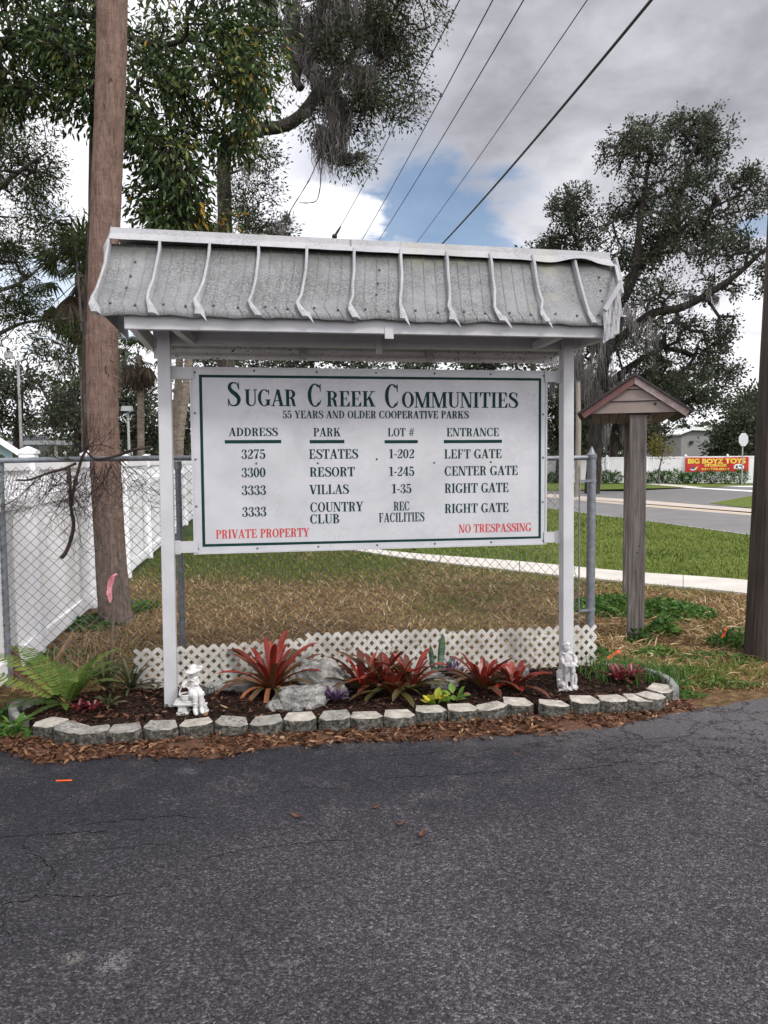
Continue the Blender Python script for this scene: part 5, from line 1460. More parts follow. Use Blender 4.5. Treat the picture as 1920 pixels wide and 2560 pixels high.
sculpt('body', [
    ('c', [q(720, 860, .005), q(725, 1000, 0), q(735, 1150, .005)], [105 * S_, 112 * S_, 130 * S_]),
    ('c', [q(712, 770, 0), q(716, 830, 0)], [52 * S_, 60 * S_]),
    ('e', q(712, 690, -.004), (98 * S_, 100 * S_, 112 * S_)),
    ('e', q(716, 706, -.026), (16 * S_, 18 * S_, 24 * S_)),
    ('e', q(715, 745, -.021), (30 * S_, 14 * S_, 9 * S_)),
    ('e', q(675, 715, -.020), (28 * S_, 20 * S_, 26 * S_)), ('e', q(760, 715, -.020), (28 * S_, 20 * S_, 26 * S_)),
    ('c', [q(610, 670, .004), q(590, 760, .004), q(570, 820, .006)], [48 * S_, 46 * S_, 34 * S_]),
    ('c', [q(808, 650, .006), q(820, 740, .006), q(825, 790, .008)], [42 * S_, 40 * S_, 28 * S_]),
    ('c', [q(600, 870, 0), q(500, 960, -.004), q(420, 1040, -.012)], [62 * S_, 72 * S_, 52 * S_]),
    ('c', [q(430, 1040, -.014), q(462, 1085, -.022)], [26 * S_, 20 * S_]),
    ('c', [q(800, 870, 0), q(845, 960, -.006), q(822, 1010, -.018), q(780, 985, -.028)], [60 * S_, 48 * S_, 40 * S_, 30 * S_]),
    ('c', [q(650, 1150, .004), q(700, 1260, -.015), q(800, 1295, -.045)], [110 * S_, 125 * S_, 95 * S_]),
    ('c', [q(790, 1170, .004), q(880, 1220, -.02), q(950, 1255, -.045)], [110 * S_, 105 * S_, 88 * S_]),
    ('c', [q(650, 1330, -.01), q(680, 1300, -.035)], [55 * S_, 60 * S_]),
    ('c', [q(1000, 1200, -.03), q(1015, 1290, -.02)], [30 * S_, 26 * S_]),
    ('c', [q(800, 1320, -.048), q(795, 1450, -.046), q(788, 1600, -.044)], [84 * S_, 74 * S_, 62 * S_]),
    ('c', [q(956, 1280, -.047), q(954, 1420, -.044), q(958, 1570, -.042)], [76 * S_, 68 * S_, 58 * S_]),
    ('c', [q(778, 1660, -.044), q(800, 1745, -.055), q(835, 1760, -.070)], [66 * S_, 66 * S_, 56 * S_]),
    ('c', [q(960, 1630, -.042), q(980, 1710, -.052), q(1000, 1725, -.066)], [62 * S_, 62 * S_, 52 * S_]),
    ] + [('e', q(560 + 42 * i, 858 + 22 * math.sin(i * 1.9) + 30 * math.sin(i / 6 * math.pi), -.012 - .014 * math.sin(i / 6 * math.pi)), (30 * S_, 26 * S_, 26 * S_)) for i in range(7)]
    + [('e', q(790, 1500, -.050), (74 * S_, 70 * S_, 16 * S_)), ('e', q(956, 1490, -.046), (68 * S_, 64 * S_, 15 * S_)), ('e', q(788, 1590, -.046), (68 * S_, 66 * S_, 12 * S_))], .0019, M['plaster'], girl, 1)
mb = MB(); rows = []                 # hat: dome and a wavy tilted brim
for rr_, hh in ((0, 115), (50, 108), (95, 78), (120, 30), (132, 5), (190, -12), (245, -34), (262, -46), (240, -42), (190, -24), (120, -8)):
    row = []
    for j in range(36):
        a = 2 * math.pi * j / 36
        wv = (1 if rr_ > 140 else 0) * (16 * math.sin(2 * a + .6) + 6 * math.sin(5 * a))
        x = rr_ * math.cos(a); y = rr_ * math.sin(a)
        p = Vector((x, y, hh + wv))
        p = Matrix.Rotation(rad(-14), 3, 'Y') @ Matrix.Rotation(rad(6), 3, 'X') @ p
        c0 = q(700, 575, .004)
        row.append(c0 + p * k_)
    rows.append(row)
mb.grid(rows, True); mb.poly(rows[0])
for dx, dy in ((840, 470), (880, 500), (930, 520), (860, 520)): mb.sphere(q(dx, dy, -.018), (26 * k_, 20 * k_, 24 * k_), 8, 6)
mb.build('hat', M['plaster'], girl, smooth_=True)
mb = MB()                            # bench
def slab(x0, x1, ya, yb, d0, d1): mb.hexa([q(x0, yb, d0), q(x1, yb, d0), q(x1, yb, d1), q(x0, yb, d1), q(x0, ya, d0), q(x1, ya, d0), q(x1, ya, d1), q(x0, ya, d1)])
slab(180, 960, 1500, 1585, -.042, .045); slab(200, 940, 1455, 1500, -.037, .041); slab(170, 970, 1525, 1560, -.045, .048)
for xa in (290, 800): slab(xa, xa + 220, 1620, 1720, -.030, .034); slab(xa - 20, xa + 250, 1585, 1620, -.034, .038); slab(xa - 10, xa + 240, 1690, 1790, -.033, .037); slab(xa - 50, xa + 280, 1780, 1900, -.038, .042)
mb.build('bench', M['plaster'], girl, bevel=.002)
mb = MB()
bc = q(470, 1455, -.010)
mb.lathe([(0, 0), (110 * k_, 0), (135 * k_, 30 * k_), (128 * k_, 45 * k_), (150 * k_, 75 * k_), (143 * k_, 90 * k_), (163 * k_, 120 * k_), (156 * k_, 135 * k_), (172 * k_, 160 * k_), (176 * k_, 185 * k_), (160 * k_, 192 * k_), (150 * k_, 170 * k_), (130 * k_, 150 * k_), (0, 145 * k_)], 28, bc)
mb.tube([bc + Vector((150 * k_ * math.cos(t), -.004, (180 + 215 * math.sin(t)) * k_)) for t in np.linspace(0, math.pi, 17)], 20 * k_, 8)
mb.build('basket', M['plaster'], girl, smooth_=True)
mb = MB(); mb.lathe([(0, 150.5 * k_), (128 * k_, 150.5 * k_)], 20, bc); mb.build('basket_soil', M['mulch'], girl)

k2 = 1 / 11.06 * 5.28 / FOC
gb_ = G(1423, 1745)
boy = thing('boy_statue', 'grey weathered garden statue of a standing boy reading an open book', 'statue', (gb_.x, gb_.y + .02, .03), .06)
def q2(x, y, d=0.0): return Vector(((x - 585) * k2, d, (1830 - y) * k2))
T_ = k2
sculpt('body', [
    ('e', q2(575, 1745, .0), (310 * T_, 210 * T_, 95 * T_)), ('e', q2(760, 1700, .01), (120 * T_, 140 * T_, 90 * T_)), ('e', q2(360, 1735, -.02), (100 * T_, 90 * T_, 62 * T_)),
    ('c', [q2(535, 720, .01), q2(555, 880, .004), q2(590, 1040, .005)], [135 * T_, 140 * T_, 128 * T_]),
    ('c', [q2(520, 600, .0), q2(525, 680, .006)], [60 * T_, 75 * T_]),
    ('e', q2(512, 525, -.012), (98 * T_, 100 * T_, 108 * T_)),
    ('e', q2(508, 570, -.036), (17 * T_, 20 * T_, 24 * T_)), ('e', q2(505, 615, -.030), (30 * T_, 16 * T_, 10 * T_)), ('e', q2(462, 580, -.027), (26 * T_, 20 * T_, 26 * T_)), ('e', q2(552, 580, -.027), (26 * T_, 20 * T_, 26 * T_)),
    ('e', q2(600, 540, .0), (18 * T_, 22 * T_, 32 * T_)), ('e', q2(420, 545, .0), (16 * T_, 22 * T_, 30 * T_)),
    ('c', [q2(410, 730, .01), q2(385, 860, .0), q2(400, 950, -.030), q2(470, 965, -.052)], [75 * T_, 66 * T_, 48 * T_, 34 * T_]),
    ('c', [q2(670, 730, .01), q2(762, 850, .004), q2(762, 930, -.025), q2(700, 965, -.050)], [78 * T_, 68 * T_, 52 * T_, 36 * T_]),
    ('c', [q2(480, 950, -.058), q2(525, 985, -.066)], [26 * T_, 18 * T_]), ('c', [q2(690, 955, -.056), q2(650, 985, -.064)], [26 * T_, 18 * T_]),
    ('e', q2(440, 690, -.01), (80 * T_, 60 * T_, 40 * T_)), ('e', q2(610, 690, -.012), (80 * T_, 55 * T_, 40 * T_)),
    ('c', [q2(520, 1060, .0), q2(505, 1200, -.004)], [100 * T_, 88 * T_]), ('c', [q2(660, 1060, .0), q2(680, 1200, -.004)], [105 * T_, 95 * T_]),
    ('c', [q2(512, 1200, -.004), q2(515, 1400, .0), q2(525, 1620, .004)], [64 * T_, 58 * T_, 46 * T_]), ('c', [q2(680, 1220, -.004), q2(686, 1400, .0), q2(692, 1620, .002)], [66 * T_, 60 * T_, 46 * T_]),
    ('c', [q2(525, 1640, .0), q2(515, 1655, -.035)], [44 * T_, 40 * T_]), ('c', [q2(694, 1645, .0), q2(690, 1665, -.040)], [46 * T_, 42 * T_]),
    ('c', [q2(380, 1290, .030), q2(385, 1500, .030), q2(400, 1660, .030)], [115 * T_, 108 * T_, 108 * T_]), ('e', q2(380, 1260, .030), (124 * T_, 120 * T_, 24 * T_)),
    ('c', [q2(790, 1340, .012), q2(800, 1480, .014), q2(790, 1640, .010)], [46 * T_, 52 * T_, 44 * T_]),
    ('c', [q2(745, 1270, .02), q2(800, 1330, .016)], [20 * T_, 34 * T_]),
    ('c', [q2(400, 1540, -.028), q2(400, 1660, -.026)], [78 * T_, 58 * T_]), ('e', q2(400, 1535, -.028), (84 * T_, 80 * T_, 16 * T_)),
    ('c', [q2(345, 1540, -.03), q2(300, 1490, -.03), q2(280, 1430, -.03)], [18 * T_, 16 * T_, 18 * T_]), ('e', q2(268, 1415, -.03), (50 * T_, 36 * T_, 38 * T_)),
    ('e', q2(480, 1700, -.035), (60 * T_, 40 * T_, 40 * T_)), ('e', q2(290, 1740, -.035), (60 * T_, 50 * T_, 40 * T_)),
    ], .0019, M['plaster2'], boy, 1)
hairs = []
hr = random.Random(4)
for i in range(60):
    a = hr.uniform(0, 6.28); e = hr.uniform(.05, 1.5)
    d = Vector((math.cos(a) * math.cos(e), math.sin(a) * math.cos(e), math.sin(e)))
    if d.y < -.55 and e < .55: continue
    c0 = q2(512, 505, -.008) + Vector((d.x * 105 * T_, d.y * 105 * T_, d.z * 120 * T_))
    hairs.append(('e', c0, (36 * T_, 34 * T_, 26 * T_)))
sculpt('hair', hairs + [('e', q2(512, 490, -.006), (106 * T_, 104 * T_, 112 * T_))], .0025, M['plaster2'], boy, 1)
mb = MB(); rows = []                 # open book with sagging pages
for i in range(17):
    t = i / 16; x = lerp(395, 745, t); s = abs(t - .5) * 2
    dz = 30 * math.sin(s * math.pi * .9) - 18 * s - (12 if s < .1 else 0)
    rows.append([q2(x, 985 - dz + 14, -.086), q2(x, 972 - dz, -.086), q2(x, 925 - dz * .8, -.030), q2(x, 938 - dz * .8, -.030)])
mb.grid(rows, True); mb.poly(rows[0]); mb.poly(rows[-1][::-1]); mb.build('book', M['plaster2'], boy, smooth_=False)

# ------------------------------------------------------------------ small things lying about
M['pink'] = surf('pink_ribbon', [(.3, (.55, .16, .20)), (.7, (.70, .32, .36))], 9, .5)
M['orange'] = surf('orange_flagging', [(.3, (.70, .09, .022)), (.7, (.85, .14, .035))], 9, .5)
M['stake'] = surf('rusty_stake', [(.3, (.10, .07, .055)), (.7, (.19, .14, .115))], 12, .8, stretch=(6, 6, 1))
g = G(275, 1722); tp = P(290, 1418, g.y)
o = thing('survey_stake', 'thin brown survey stake with a pink ribbon in front of the palm trunk', 'stake', (g.x, g.y, 0))
h_ = tp.z; dx_ = tp.x - g.x
mb = MB(); mb.tube([(0, 0, -.05), (dx_ * .4, 0, h_ * .4), (dx_, 0, h_)], [.0085, .008, .007], 8); mb.build('rod', M['stake'], o, smooth_=True)
mb = MB()
for ox, L_, sg in ((0, .20, 1), (-.008, .15, 2)):
    rows = []
    for i in range(8):
        t = i / 7; w = .018 * (.45 + t) * (1 if t < .9 else .35)
        cx_ = dx_ * .96 - .018 - .032 * t + ox + .008 * math.sin(t * 7 + sg); z = h_ * .94 - L_ * t
        rows.append([(cx_ - w, -.012 - .012 * math.sin(t * 5 + sg), z), (cx_, -.02 + .008 * sg, z - .006), (cx_ + w * .8, -.012 + .01 * math.sin(t * 6), z + .004)])
    mb.grid(rows)
mb.tube([(dx_ * .93 - .011, -.004, h_ * .93), (dx_ * .94 + .011, .0, h_ * .945)], .011, 8)
rb = mb.build('ribbon', M['pink'], o); sm = rb.modifiers.new('t', 'SOLIDIFY'); sm.thickness = .001
M['rust'] = surf('splintered_brown_wood', [(.3, (.05, .022, .014)), (.6, (.14, .058, .036)), (.8, (.26, .13, .08))], 3, .9, .6, 12, stretch=(12, 12, 1.5))
M['palewood'] = surf('split_pale_wood', [(.3, (.20, .12, .07)), (.6, (.38, .25, .15)), (.8, (.55, .40, .27))], 3, .9, .4, 12, stretch=(12, 12, 1.5))
def stump(g, h, w, label, mt, lean=0.0, seed=1, name='broken_stump'):
    r = random.Random(seed); mb = MB(); rows = []; K = 22
    top = [h * (1 - .30 * abs(math.sin(i * 1.7 + seed)) * (.4 + .6 * r.random())) for i in range(K)]
    for lv in range(9):
        t = lv / 8; row = []
        for i in range(K):
            a = 2 * math.pi * i / K; rr_ = w * (1 - .35 * t + .10 * noise.noise((math.cos(a) * 2, math.sin(a) * 2, t * 2 + seed)))
            row.append((rr_ * math.cos(a) + lean * t * h, rr_ * .7 * math.sin(a), -.04 + (top[i] + .04) * t))
        rows.append(row)
    mb.grid(rows, True); mb.poly([(p[0] * .5 + lean * h * .5, p[1] * .5, h * .62) for p in rows[-1]]); mb.grid([rows[-1], [(p[0] * .5 + lean * h * .5, p[1] * .5, h * .62) for p in rows[-1]]], True)
    o = tag(mb.build(name, mt), label, 'wood'); o.location = (g.x, g.y, 0)
stump(G(47, 1700), .29, .05, 'splintered rusty brown stump beside the chain link post', M['rust'], -.1, 2)
a_, b2_ = G(140, 1655), None
mb = MB(); g = G(140, 1652); mb.tube([g, g + Vector((.05, .02, .08)), g + Vector((.10, .05, .17)), g + Vector((.125, .06, .24))], [.022, .024, .020, .006], 7, jit=lambda p, q_: .25 * noise.noise((p.x * 60, q_.x * 3, p.z * 30)))
tag(mb.build('split_branch', M['palewood']), 'split pale branch leaning by the foot of the vinyl fence', 'wood')
for pxy, d, label in (((1515, 1655), (.12, .02, .07), 'bright orange flag lying against the right end of the lattice'), ((1803, 1612), (.04, .0, .13), 'orange survey flag standing in the weeds near the utility pole')):
    g = G(*pxy); o = thing('marking_flag', label, 'flag', (g.x, g.y, .02)); D_ = Vector(d)
    mb = MB(); mb.tube([(0, 0, -.05), tuple(D_ * .55), tuple(D_ * .95)], .0022, 5); mb.build('wire_stem', M['wire'], o)
    mb = MB(); rows = []
    up = Vector((-D_.z, 0, D_.x)).normalized() if D_.x > .06 else Vector((1, 0, -.25)).normalized()
    for i in range(6):
        t = i / 5; c_ = D_ * (.10 + .90 * t); w = .017 * (1 - .45 * t) + .002 * math.sin(i * 2.0)
        rows.append([c_ - up * w + Vector((0, -.01 * math.sin(i * 2), 0)), c_ + Vector((0, .01 * math.sin(i * 3), 0)), c_ + up * w])
    mb.grid(rows); f = mb.build('flag', M['orange'], o); sm = f.modifiers.new('t', 'SOLIDIFY'); sm.thickness = .001
g = G(160, 1953)
mb = MB(); mb.hexa([(-.040, -.009, .003), (.040, -.004, .003), (.041, .004, .003), (-.036, .0, .003), (-.040, -.009, .007), (.040, -.004, .007), (.041, .004, .007), (-.036, .0, .007)])
o = tag(mb.build('orange_strip', M['orange']), 'short orange plastic strip lying alone on the asphalt', 'litter'); o.location = (g.x, g.y, 0)
for pxy, ang, L_, lab in (((742, 2046), 2.6, .035, 'curled brown leaf on the bare asphalt, larger one on the left'), ((1053, 2093), 1.2, .032, 'tan curled leaf on the bare asphalt right of the middle'), ((938, 2024), .3, .022, 'small brown leaf scrap on the asphalt, farthest from the camera'), ((1000, 2066), .1, .028, 'pale thin leaf on the asphalt near the tan one')):
    g = G(*pxy); mb = MB(); rows = []
    for i in range(8):
        t = i / 7; w = L_ * .3 * math.sin(math.pi * (t * .94 + .03)) ** .8
        x = (t - .5) * L_ * 2; z = .004 + .016 * (2 * t - 1) ** 2
        rows.append([(x, -w, z + .008), (x, 0, z), (x, w, z + .007)])
    mb.grid(rows); o = tag(mb.build('fallen_leaf', M['dleaf'] if 'dleaf' in M else M['rust']), lab, 'leaf', 'single leaves on the asphalt'); o.location = (g.x, g.y, 0); o.rotation_euler = (0, 0, ang)

# ------------------------------------------------------------------ trees
M['bark_oak'] = surf('oak_bark', [(.3, (.022, .018, .016)), (.5, (.055, .046, .040)), (.72, (.11, .098, .088))], 5, .95, .9, 14, stretch=(4, 4, 1), spec=.15, bdist=.03)
M['bark_dark'] = surf('dark_oak_bark', [(.3, (.016, .014, .013)), (.5, (.034, .029, .026)), (.72, (.065, .058, .053))], 4, .95, .9, 12, stretch=(3, 3, 1), spec=.1, bdist=.03)
M['bark_grey'] = surf('pale_bark', [(.3, (.06, .054, .048)), (.55, (.13, .12, .11)), (.75, (.22, .21, .195))], 5, .95, .7, 14, stretch=(3, 3, 1), spec=.15, bdist=.02)
M['twig'] = surf('twig_bark', [(.3, (.030, .026, .023)), (.7, (.075, .066, .06))], 6, .95, spec=.1)
M['leaf_broad'] = leafmat('broad_evergreen_leaf', [(0, (.014, .032, .009)), (.45, (.040, .078, .020)), (.78, (.11, .155, .045)), (.95, (.21, .22, .045)), (1, (.42, .24, .02))], .34, .32, .5)
M['leaf_oak'] = leafmat('live_oak_leaf', [(0, (.024, .032, .016)), (.5, (.055, .072, .032)), (1, (.115, .135, .065))], .5, .28, .35)
M['leaf_dark'] = leafmat('distant_oak_leaf', [(0, (.026, .034, .022)), (.5, (.056, .070, .042)), (1, (.11, .125, .075))], .6, .25, .25)
M['leaf_willow'] = leafmat('willow_oak_leaf', [(0, (.022, .038, .011)), (.5, (.055, .085, .024)), (1, (.13, .16, .05))], .45, .35, .35)
M['leaf_yellow'] = leafmat('yellowing_leaf', [(0, (.10, .10, .022)), (.5, (.22, .19, .04)), (1, (.36, .28, .07))], .5, .4, .3)
M['moss'] = leafmat('spanish_moss', [(0, (.07, .064, .062)), (.5, (.16, .148, .145)), (1, (.26, .245, .24))], .95, .25, .05)

def blobpts(blobs, rng):             # blobs: (px, py, rx, ry, Y, depth radius m, n)
    out = []
    for px, py, rx, ry, Y, dr, n in blobs:
        c_ = P(px, py, Y); k = Y / FOC
        n3 = int(n * 3.2); u = rng.normal(size=(n3, 3)); u = unit(u) * rng.uniform(.15, 1, (n3, 1)) ** .42
        q = np.array(c_) + u * np.array([rx * k, dr, ry * k])
        g_ = np.array([noise.noise(Vector(a) * (.9 / max(k * 90, .3))) for a in q])
        q = q[np.argsort(-g_ + rng.normal(0, .18, len(q)))][:n]
        out.append(q)
    return np.concatenate(out)
def grow(limbs, targets, rng, step=.5, droop=.05):
    nodes, par = [], []
    for l in limbs:
        for p in l: nodes.append(np.array(p)); par.append(-1)
    base_n = len(nodes)
    arr = np.zeros((base_n + len(targets) * 14, 3)); arr[:base_n] = np.array(nodes)
    d0 = np.min(np.linalg.norm(targets[:, None] - arr[None, :base_n], axis=2), axis=1)
    n = base_n; ends = []
    for i in np.argsort(d0):
        t = targets[i]
        dd = np.linalg.norm(arr[:n] - t, axis=1); j = int(np.argmin(dd)); L_ = dd[j]
        m_ = int(min(10, max(1, L_ / step))); last = j
        for s in range(1, m_ + 1):
            f = s / m_; p = arr[j] * (1 - f) + t * f
            if s < m_: p = p + rng.normal(0, .07 * L_ / m_ ** .5, 3) + np.array([0, 0, -droop * L_ * math.sin(math.pi * f)])
            if n >= len(arr): break
            arr[n] = p; par.append(last); last = n; n += 1
        ends.append(last)
    cnt = np.zeros(n)
    for e in ends: cnt[e] += 1
    for k in range(n - 1, base_n - 1, -1):
        if par[k] >= base_n: cnt[par[k]] += cnt[k]
    idx = np.arange(base_n, n); pr = np.array(par[base_n:n])
    return arr[:n], idx, pr, np.maximum(cnt, 1), ends, base_n
def limb_tube(mb, pts, r, k=14, n=8, rough=.10):
    ps = spline(pts, n); rs = []
    for i in range(len(pts) - 1):
        for j in range(n): rs.append(lerp(r[i], r[i + 1], j / n))
    rs.append(r[-1])
    mb.tube(ps, rs, k, jit=lambda p, q: rough * noise.noise((p + q * .3) * 3.5) + rough * .6 * noise.noise((p + q * .3) * 9))
    return ps
def tree(name, label, limbs, blobs, leaf, nleaf, L, Wr, spread, rt, seed, barkm='bark_oak', six=False, v=(.45, .2), droop=.0, down=.3, group=None, moss=None, base=None, extra=None, step=.5, twigk=5, bdroop=.05, dens=1.0):
    rng = np.random.default_rng(seed)
    b_ = base or Vector(limbs[0][0][0])
    o = thing(name, label, 'tree', (b_[0], b_[1], 0), 0, group)
    mb = MB(); lines = []
    for pts, r in limbs: lines.append(limb_tube(mb, pts, r))
    tr = mb.build('trunk', M[barkm], o, world=True, smooth_=True)
    tg = blobpts([(*q[:6], max(2, int(q[6] * dens))) for q in blobs], rng)
    arr, idx, pr, cnt, ends, bn = grow(lines, tg, rng, step, bdroop)
    rr_ = rt * cnt ** .46
    R1 = rr_[idx]; R0 = np.where(pr >= bn, rr_[pr], np.minimum(rr_[idx] * 1.2, .3))
    frusta('branches', arr[pr], arr[idx], R0, R1, twigk, M['twig'], o)
    # leafy twigs round every branch end and along the last stretch
    E_ = arr[ends]; parent_of = dict(zip(idx.tolist(), pr.tolist()))
    dirs = np.array([arr[e] - arr[parent_of[e]] if e in parent_of else (0, 0, 1) for e in ends]); dirs = unit(dirs)
    N = len(E_) * nleaf
    which = np.repeat(np.arange(len(E_)), nleaf)
    loc = unit(rng.normal(size=(N, 3))) * rng.uniform(0, 1, (N, 1)) ** .5 * spread
    loc += dirs[which] * spread * .35
    pos = E_[which] + loc
    d = unit(loc * .8 / spread + dirs[which] * .5 + rng.normal(0, .45, (N, 3)) + np.array([0, 0, -down]))
    vb = rng.normal(0, .14, len(E_))[which]
    val = np.clip(rng.normal(v[0], v[1], N) + vb, 0, .93)
    if extra: val = extra(pos, val, rng)
    Ls = rng.uniform(L * .65, L * 1.2, N)
    leafmesh('crown', pos, d, Ls, Ls * Wr, val, M[leaf], o, six=six, rng=rng)
    # leaf-bearing spurs
    k_ = rng.uniform(0, 1, N) < .25
    frusta('twigs', E_[which][k_], pos[k_], np.full(k_.sum(), rt * .7), np.full(k_.sum(), rt * .35), 3, M['twig'], o)
    if moss: hang(moss, arr, bn, rng, o)
    return o
def hang(cfg, arr, bn, rng, o):      # Spanish moss: bundles of ragged hanging strands
    pts, lens, nper, wid = [], [], cfg.get('per', 26), cfg.get('w', .012)
    S = []
    for px, py, rx, ry, Y, dr, n, L_ in cfg['blobs']:
        c_ = P(px, py, Y); k = Y / FOC
        for i in range(n):
            q = Vector(c_) + Vector((rng.uniform(-1, 1) * rx * k, rng.normal(0, dr), rng.uniform(-1, 1) * ry * k))
            S.append((q, L_ * rng.uniform(.4, 1.15)))
    if cfg.get('auto'):
        for i in rng.choice(len(arr), cfg['auto']): S.append((Vector(arr[i]), cfg['len'] * rng.uniform(.3, 1.2)))
    V, F, val = [], [], []
    for q, L_ in S:
        vb = rng.uniform(.1, .9)
        for s in range(nper):
            p = q + Vector((rng.normal(0, .045 * L_ + .03), rng.normal(0, .06), rng.uniform(-.15, .06) * L_)); l = L_ * rng.uniform(.35, 1.0)
            a = rng.uniform(0, 6.28); sd = Vector((math.cos(a), math.sin(a), 0)); m_ = 5; w = wid * rng.uniform(.5, 1.3)
            i0 = len(V)
            for t in range(m_ + 1):
                f = t / m_; ww = w * (1.1 - f) * (.6 + .8 * rng.random())
                p2 = p + Vector((rng.normal(0, .022) * (1 + f), rng.normal(0, .02), -l * f))
                V += [tuple(p2 - sd * ww), tuple(p2 + sd * ww)]
            for t in range(m_):
                F.append((i0 + 2 * t, i0 + 2 * t + 1, i0 + 2 * t + 3, i0 + 2 * t + 2)); val.append(min(1, max(0, vb + rng.normal(0, .15))))
    npmesh('spanish_moss', V, F, val, M['moss'], o)

# --- the big palm trunk beside the sign
m, nt, b, o = newmat('palm_trunk_bark')
v = pos_(nt)
ring = noi(nt, pos_(nt, (4, 4, 22)), 1.0, 5, .65, 1.6)
fib = noi(nt, pos_(nt, (46, 46, 5)), 1.0, 6, .7, 1.2)
c = ramp(nt, math_(nt, 'ADD', math_(nt, 'MULTIPLY', ring, .16), math_(nt, 'ADD', math_(nt, 'MULTIPLY', fib, .46), math_(nt, 'MULTIPLY', noi(nt, pos_(nt, (14, 14, 5)), 1.0, 6, .7), .38))), [(.30, (.035, .023, .019)), (.44, (.12, .078, .062)), (.56, (.205, .14, .113)), (.72, (.31, .225, .185))])
sxz = nd(nt, 'SeparateXYZ', {0: v}).outputs[2]
lowgrey = smooth(nt, math_(nt, 'ADD', sxz, math_(nt, 'MULTIPLY', noi(nt, v, 3, 3), 1.2)), 2.2, .9)
c = mix(nt, math_(nt, 'MULTIPLY', lowgrey, .65), c, ramp(nt, fib, [(.35, (.045, .036, .030)), (.55, (.15, .125, .105)), (.75, (.27, .235, .20))]))
scar = smooth(nt, noi(nt, pos_(nt, (6, 6, 13)), 1.0, 3, .55, .3), .69, .73)
c = mix(nt, math_(nt, 'MULTIPLY', scar, .8), c, mix(nt, noi(nt, v, 20, 2), (.035, .015, .01), (.15, .045, .02)))
crk = smooth(nt, noi(nt, pos_(nt, (16, 16, 5)), 1.0, 6, .7, 1.0), .36, .31)
c = mix(nt, math_(nt, 'MULTIPLY', crk, .75), c, (.020, .013, .010))
setv(nt, b, col=c, rough=.95, spec=.12)
bump(nt, b, math_(nt, 'ADD', math_(nt, 'ADD', fib, math_(nt, 'MULTIPLY', ring, .25)), math_(nt, 'MULTIPLY', crk, -.8)), .9, .02)
M['palm'] = m
pg_ = G(292, 1560); PY = pg_.y + .10
cpx = [(297, 1585, 48), (292, 1560, 44), (285, 1500, 40), (277, 1400, 38), (270, 1280, 37.5), (263, 1150, 37), (257, 1030, 38), (255, 900, 38), (257, 780, 36.5), (260, 640, 36), (266, 480, 36), (273, 320, 36), (278, 160, 36), (281, 0, 36), (284, -200, 36), (288, -420, 36)]
o = thing('palm_tree', 'big cabbage palm trunk with brown fibrous bark rising behind the left end of the sign', 'palm', (pg_.x, PY, 0))
pp = [P(x, y, PY) for x, y, r in cpx]; rs_ = [r * PY / FOC * .985 for x, y, r in cpx]
pp[0].z = -.05
mb = MB(); ps = spline(pp, 16); rs2 = []
for i in range(len(rs_) - 1):
    for j in range(16): rs2.append(lerp(rs_[i], rs_[i + 1], j / 16))
rs2.append(rs_[-1])
mb.tube(ps, rs2, 56, jit=lambda p, q: .030 * noise.noise((q.x * 2, q.y * 2, p.z * 8)) + .022 * noise.noise((q.x * 9, q.y * 9, p.z * 3)) + .02 * noise.noise((q.x * 3, q.y * 3, p.z * 30)) - .05 * max(0, noise.noise((q.x * 4, q.y * 4, p.z * 6)) - .45))
mb.build('trunk', M['palm'], o, world=True, smooth_=True)
prng = np.random.default_rng(5); n_ = 520   # loose hairy roots on the right flank
zz = np.concatenate([prng.normal(2.72, .28, 380), prng.uniform(.3, 3.4, 140)]); n_ = len(zz)
zi = np.array([min(range(len(ps)), key=lambda k: abs(ps[k].z - z)) for z in zz[:]])
aa = np.where(np.arange(n_) < 380, prng.normal(-.25, .35, n_), prng.uniform(-2.6, .3, n_))
P0a = np.array([ps[k] for k in zi]) + np.stack([np.cos(aa), np.sin(aa), np.zeros(n_)], 1) * np.array([rs2[k] for k in zi])[:, None] * .97
P0a[:, 2] = zz
dd_ = np.stack([np.cos(aa), np.sin(aa), prng.normal(-.5, .5, n_)], 1)
P1a = P0a + unit(dd_) * prng.uniform(.02, .075, (n_, 1))
M['fibre'] = surf('palm_fibre', [(.3, (.12, .085, .06)), (.7, (.26, .20, .15))], 9, .95)
frusta('hairy_fibres', P0a, P1a, np.full(n_, .0018), np.full(n_, .0009), 3, M['fibre'], o)

# --- dead branch snagged on the chain-link rail
FY = A0.y + .18
def F_(x, y, dy=0.0): return P(x, y, (A0 + AX * pxline(x, 1200)).y - .05 + dy)
M['deadwood'] = surf('dead_branch_bark', [(.3, (.018, .012, .010)), (.55, (.05, .033, .026)), (.75, (.11, .08, .06))], 8, .95, .6, 20)
o = thing('dead_branch', 'dead twiggy tree branch snagged over the chain link top rail in front of the palm', 'branch', F_(190, 1200), 0)
mb = MB()
def br(pts, rs): mb.tube(spline([F_(*p) if len(p) == 2 else F_(p[0], p[1], p[2]) for p in pts], 5), [lerp(rs[0], rs[1], i / (5 * (len(pts) - 1))) for i in range(5 * (len(pts) - 1) + 1)], 8, jit=lambda p, q: .2 * noise.noise(p * 22))
br([(376, 1118), (330, 1126), (290, 1140), (240, 1148), (215, 1128)], (.0135, .007))
br([(218, 1120), (205, 1145), (196, 1175), (186, 1215), (178, 1260), (180, 1290)], (.0105, .014))
br([(172, 1165), (175, 1210), (178, 1270), (184, 1310), (178, 1345), (165, 1380), (153, 1395)], (.0115, .0165))
br([(190, 1158), (160, 1172), (130, 1180), (100, 1190), (70, 1200), (42, 1200)], (.0105, .007))
br([(218, 1122), (212, 1090), (205, 1060)], (.006, .003)); br([(220, 1118), (250, 1112), (285, 1122)], (.004, .003))
